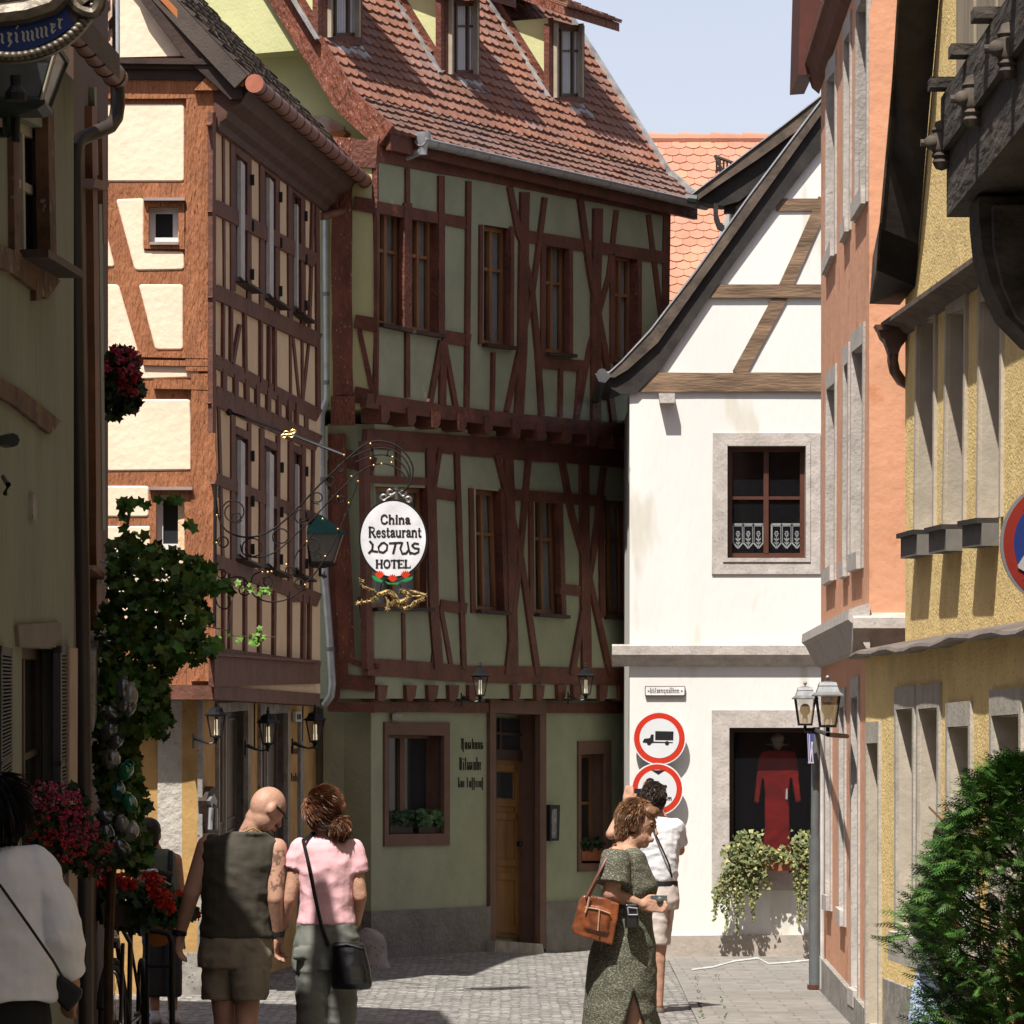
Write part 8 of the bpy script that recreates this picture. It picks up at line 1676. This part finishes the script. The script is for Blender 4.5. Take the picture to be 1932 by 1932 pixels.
g.build('stems', mat('pale vine stem', (.45, .36, .16), .8), TV)
# conifer
CF = thing('conifer', 'bushy green conifer in the lower right corner', 'conifer', (P(1880, HZ, 15.5).x, P(1880, HZ, 15.5).y, 0))
rd = random.Random(21); g = MB(); cx0, cy0 = P(1925, HZ, 15.5).x, P(1885, HZ, 15.5).y
def cradius(z): 
    t = z / 1.86; return max(.02, (.50 + .04 * math.sin(t * 7) if t < .78 else .50 * max(0, 1 - (t - .78) / .25) ** .5))
def spray(p, d, L_, tt):
    d = d.normalized(); s = d.cross(Vector((rd.gauss(0, .5), rd.gauss(0, .5), 1))).normalized(); w = .0065
    g.add([p - s * w * .6, p + s * w * .6, p + d * L_], [(0, 1, 2)], tt)
    for i in range(6):
        t = .12 + i * .14; q = p + d * L_ * t
        for k in (-1, 1):
            e = q + (d * .75 + s * k * .75).normalized() * L_ * (.48 - .05 * i) + Vector((0, 0, -.006)); m_ = (d * .5 - s * k * .4).normalized() * w
            g.add([q, q + m_ * 1.2, e], [(0, 1, 2)], tt)
            e2 = q + (e - q) * .5; f = e2 + (d * 1.0 - s * k * .15).normalized() * L_ * .16; g.add([e2, e2 + m_, f], [(0, 1, 2)], tt)
for i in range(12500):
    z = rd.uniform(.05, 1.93); ang = rd.uniform(0, 6.28); lump = 1 + .60 * mnoise.noise(Vector((math.cos(ang) * 1.5, math.sin(ang) * 1.5, z * 2.2))); r = cradius(z) * lump; q = r * (rd.random() ** .35)
    dens = mnoise.noise(Vector((math.cos(ang) * 3, math.sin(ang) * 3, z * 4)))
    if dens < -.12 and q > r * .62: continue
    p = Vector((cx0 + q * math.cos(ang), cy0 + q * math.sin(ang), z)); d = Vector((math.cos(ang), math.sin(ang), rd.uniform(.1, 1.0) - .3 * (q / r))) + Vector((rd.gauss(0, .35), rd.gauss(0, .35), rd.gauss(0, .3)))
    t = rd.uniform(.6, 1.4); spray(p, d, rd.uniform(.05, .15), (t * rd.uniform(.8, 1.3), t, t * .8))
g.build('foliage', mat('conifer scale leaf', (.07, .165, .038), .55, .3, 6, attr=True, spec=.2), CF, recalc=False)
g = MB(); g.tube([(cx0, cy0, 0), (cx0, cy0, .8), (cx0 + .02, cy0, 1.5)], [.04, .03, .008], 8)
for i in range(46):
    z = rd.uniform(.2, 1.45); a = rd.uniform(0, 6.28); L_ = cradius(z) * .95; g.tube([(cx0, cy0, z), (cx0 + math.cos(a) * L_ * .6, cy0 + math.sin(a) * L_ * .6, z + .1), (cx0 + math.cos(a) * L_, cy0 + math.sin(a) * L_, z + .28)], [.008, .006, .003], 5)
g.build('trunk', mat('reddish twig', (.20, .09, .05), .85), CF, smooth=True)
PT = thing('conifer_pot', 'terracotta tub holding the conifer', 'tub', (cx0, cy0, 0))
# ================================================================== BICYCLE and stand
BC = thing('bicycle', 'dark city bicycle parked under the geraniums facing the viewer', 'bicycle', (P(262, HZ, 19.3).x, P(262, HZ, 19.3).y, 0))
Db = 19.3; j = Jf(Db); M_ch = mat('chrome', (.45, .45, .45), .2, .1, 10, metal=.9)
def wheel(c, yaw):
    ax = Vector((math.cos(yaw), math.sin(yaw), 0)); fw_ = Vector((-math.sin(yaw), math.cos(yaw), 0)); w = MB()
    pts = [c + fw_ * .33 * math.cos(t) + Z * .33 * math.sin(t) for t in [2 * math.pi * k / 40 for k in range(41)]]
    w.tube(pts, .020, 8, cap=False); wo = w.build('wheel', M_black, BC, smooth=True)
    w = MB(); w.tube([c + (p - c) * .93 for p in pts], .009, 6, cap=False); w.build('rim', M_ch, wo, smooth=True)
    w = MB()
    for k in range(18): t = 2 * math.pi * k / 18; w.tube([c + ax * .02 * (-1) ** k, c + fw_ * .305 * math.cos(t) + Z * .305 * math.sin(t)], .0016, 4)
    w.tube([c - ax * .05, c + ax * .05], .018, 10); w.build('spokes', M_ch, wo)
    return fw_
c1 = j(212, 1905, -.35); c1.z = .35; c2 = j(268, 1905, .55); c2.z = .35; dd = (c2 - c1); yaw = math.atan2(dd.y, dd.x) - math.pi / 2
wheel(c1, yaw); wheel(c2, yaw + .25)
ax = Vector((math.cos(yaw), math.sin(yaw), 0)); fw_ = dd.normalized(); hb = c1 + fw_ * .12 + Z * .72
g = MB(); st = c1 + fw_ * .55 + Z * .55; bb = c1 + fw_ * .5 - Z * .05; g.tube([c1 + ax * .05, hb - Z * .25 + ax * .04], .012); g.tube([c1 - ax * .05, hb - Z * .25 - ax * .04], .012); g.tube([hb - Z * .28, hb + Z * .05], .018); g.tube([hb - Z * .2, bb], .018); g.tube([hb - Z * .1, st - Z * .1], .014); g.tube([bb, st], .016); g.tube([bb, c2], .012); g.tube([st - Z * .1, c2], .010); g.build('frame', mat('black bicycle paint', (.015, .015, .018), .3, .1, 5, spec=.6), BC, smooth=True)
g = MB(); g.tube([hb + Z * .05, hb + Z * .16], .012)
hbp = [hb + Z * .16 - ax * .30 + fw_ * .18, hb + Z * .19 - ax * .22 + fw_ * .05, hb + Z * .16, hb + Z * .19 + ax * .22 + fw_ * .05, hb + Z * .16 + ax * .30 + fw_ * .18]
g.tube(hbp, .012, 8); g.build('handlebar', M_ch, BC, smooth=True)
for e, q in ((hbp[0], hbp[1]), (hbp[4], hbp[3])):
    g = MB(); g.tube([e, e + (q - e) * .8], .017, 8); g.build('grip', M_black, BC, smooth=True)
    g = MB(); g.tube([q + Z * -.01, q + (e - q) * .6 - Z * .05 - fw_ * .03, e - Z * .06 - fw_ * .03], .007, 6); g.build('brake_lever', M_ch, BC, smooth=True)
g = MB(); g.ell(st + Z * .08, (.11, .14, .045)); g.build('saddle', mat('reddish leather saddle', (.25, .08, .05), .5), BC, smooth=True)
g = MB(); g.ell(c1 + fw_ * .06 + Z * .52 - fw_ * .08, (.045, .04, .045)); g.build('headlight', M_ch, BC, smooth=True)
g = MB()
for k in range(14): pass
mud = [c1 + fw_ * .37 * math.cos(t) + Z * .37 * math.sin(t) for t in [R(20 + k * 12) for k in range(13)]]; g.tube(mud, .024, 6); g.build('mudguard', M_black, BC, smooth=True)
BSt = thing('planter_stand', 'black bent tube stand with an orange oval board beside the bicycle', 'stand', P(330, 1900, 19.0))
g = MB(); D_ = 19.0; g.tube([P(282, 1756, D_), P(300, 1757, D_), P(318, 1762, D_), P(325, 1780, D_), Vector((P(325, HZ, D_).x, P(325, HZ, D_).y, 0))], .018); g.tube([P(278, 1760, D_), Vector((P(278, HZ, D_).x, P(278, HZ, D_).y, 0))], .012); g.tube([P(278, 1822, D_), P(325, 1822, D_)], .012); g.build('frame', M_black, BSt, smooth=True)
g = MB(); g.prism([P(298 + 24 * math.cos(t), 1767 + 19 * math.sin(t), 19.15) for t in [2 * math.pi * k / 24 for k in range(24)]], (0, .02, 0)); g.build('oval_board', mat('orange board', (.40, .13, .02), .6), BSt)
bpy.data.objects.remove(PT)
# ---- pieces that stand apart become parts of their own
def split_parts(prefix, newname, gap=.004):
    for ob in [o for o in bpy.data.objects if o.type == 'MESH' and o.name.split('.')[0] == prefix]:
        me = ob.data; n = len(me.vertices); par = list(range(n))
        def find(a):
            while par[a] != a: par[a] = par[par[a]]; a = par[a]
            return a
        for p in me.polygons:
            a = find(p.vertices[0])
            for v in p.vertices[1:]: par[find(v)] = a
        isl = {}
        for i in range(n): isl.setdefault(find(i), []).append(i)
        bx = []
        for k, vs in isl.items():
            cs = [me.vertices[i].co for i in vs]; bx.append([[k], [min(c[a] for c in cs) - gap for a in range(3)], [max(c[a] for c in cs) + gap for a in range(3)]])
        ch = True
        while ch:
            ch = False
            for i in range(len(bx)):
                for j in range(i + 1, len(bx)):
                    A, B = bx[i], bx[j]
                    if all(A[1][a] <= B[2][a] and B[1][a] <= A[2][a] for a in range(3)):
                        A[0] += B[0]; A[1] = [min(A[1][a], B[1][a]) for a in range(3)]; A[2] = [max(A[2][a], B[2][a]) for a in range(3)]; bx.pop(j); ch = True; break
                if ch: break
        if len(bx) < 2: ob.name = newname; continue
        for keys, _, _ in bx:
            ks = set(keys); mp_ = {}; vs = []; fs = []
            for p in me.polygons:
                if find(p.vertices[0]) in ks:
                    f = []
                    for v in p.vertices:
                        if v not in mp_: mp_[v] = len(vs); vs.append(tuple(me.vertices[v].co))
                        f.append(mp_[v])
                    fs.append(f)
            m2 = bpy.data.meshes.new(newname); m2.from_pydata(vs, [], fs); m2.materials.append(me.materials[0])
            o2 = bpy.data.objects.new(newname, m2); COL.objects.link(o2); o2.parent = ob.parent; o2.location = ob.location
            if me.polygons[0].use_smooth:
                for p in m2.polygons: p.use_smooth = True
        bpy.data.objects.remove(ob)
for a, b in (('stone_reveal', 'stone_reveal'), ('stone_surround', 'stone_surround'), ('timber_reveal', 'timber_reveal'), ('plinth', 'plinth'), ('joist_ends', 'joist_end'), ('edge_strip', 'edge_strip'), ('pipe_clip', 'pipe_clip'), ('joist_caps', 'joist_cap'), ('exposed_brick', 'exposed_brick'), ('window_casing', 'window_casing'), ('drip_board', 'drip_board'), ('shutter_hinge', 'shutter_hinge'), ('trim_strip', 'trim_strip'), ('plaster_panels', 'plaster_panel'), ('arrows', 'arrow'), ('green_leaves', 'green_leaf'), ('red_lotus_flowers', 'lotus_flower'), ('plaster_strip', 'plaster_strip'), ('hung_tiles', 'hung_tile'), ('iron_hook', 'iron_hook'), ('verge_soffit', 'verge_soffit'), ('backpack_strap', 'backpack_strap'), ('eyes', 'eye')): split_parts(a, b)
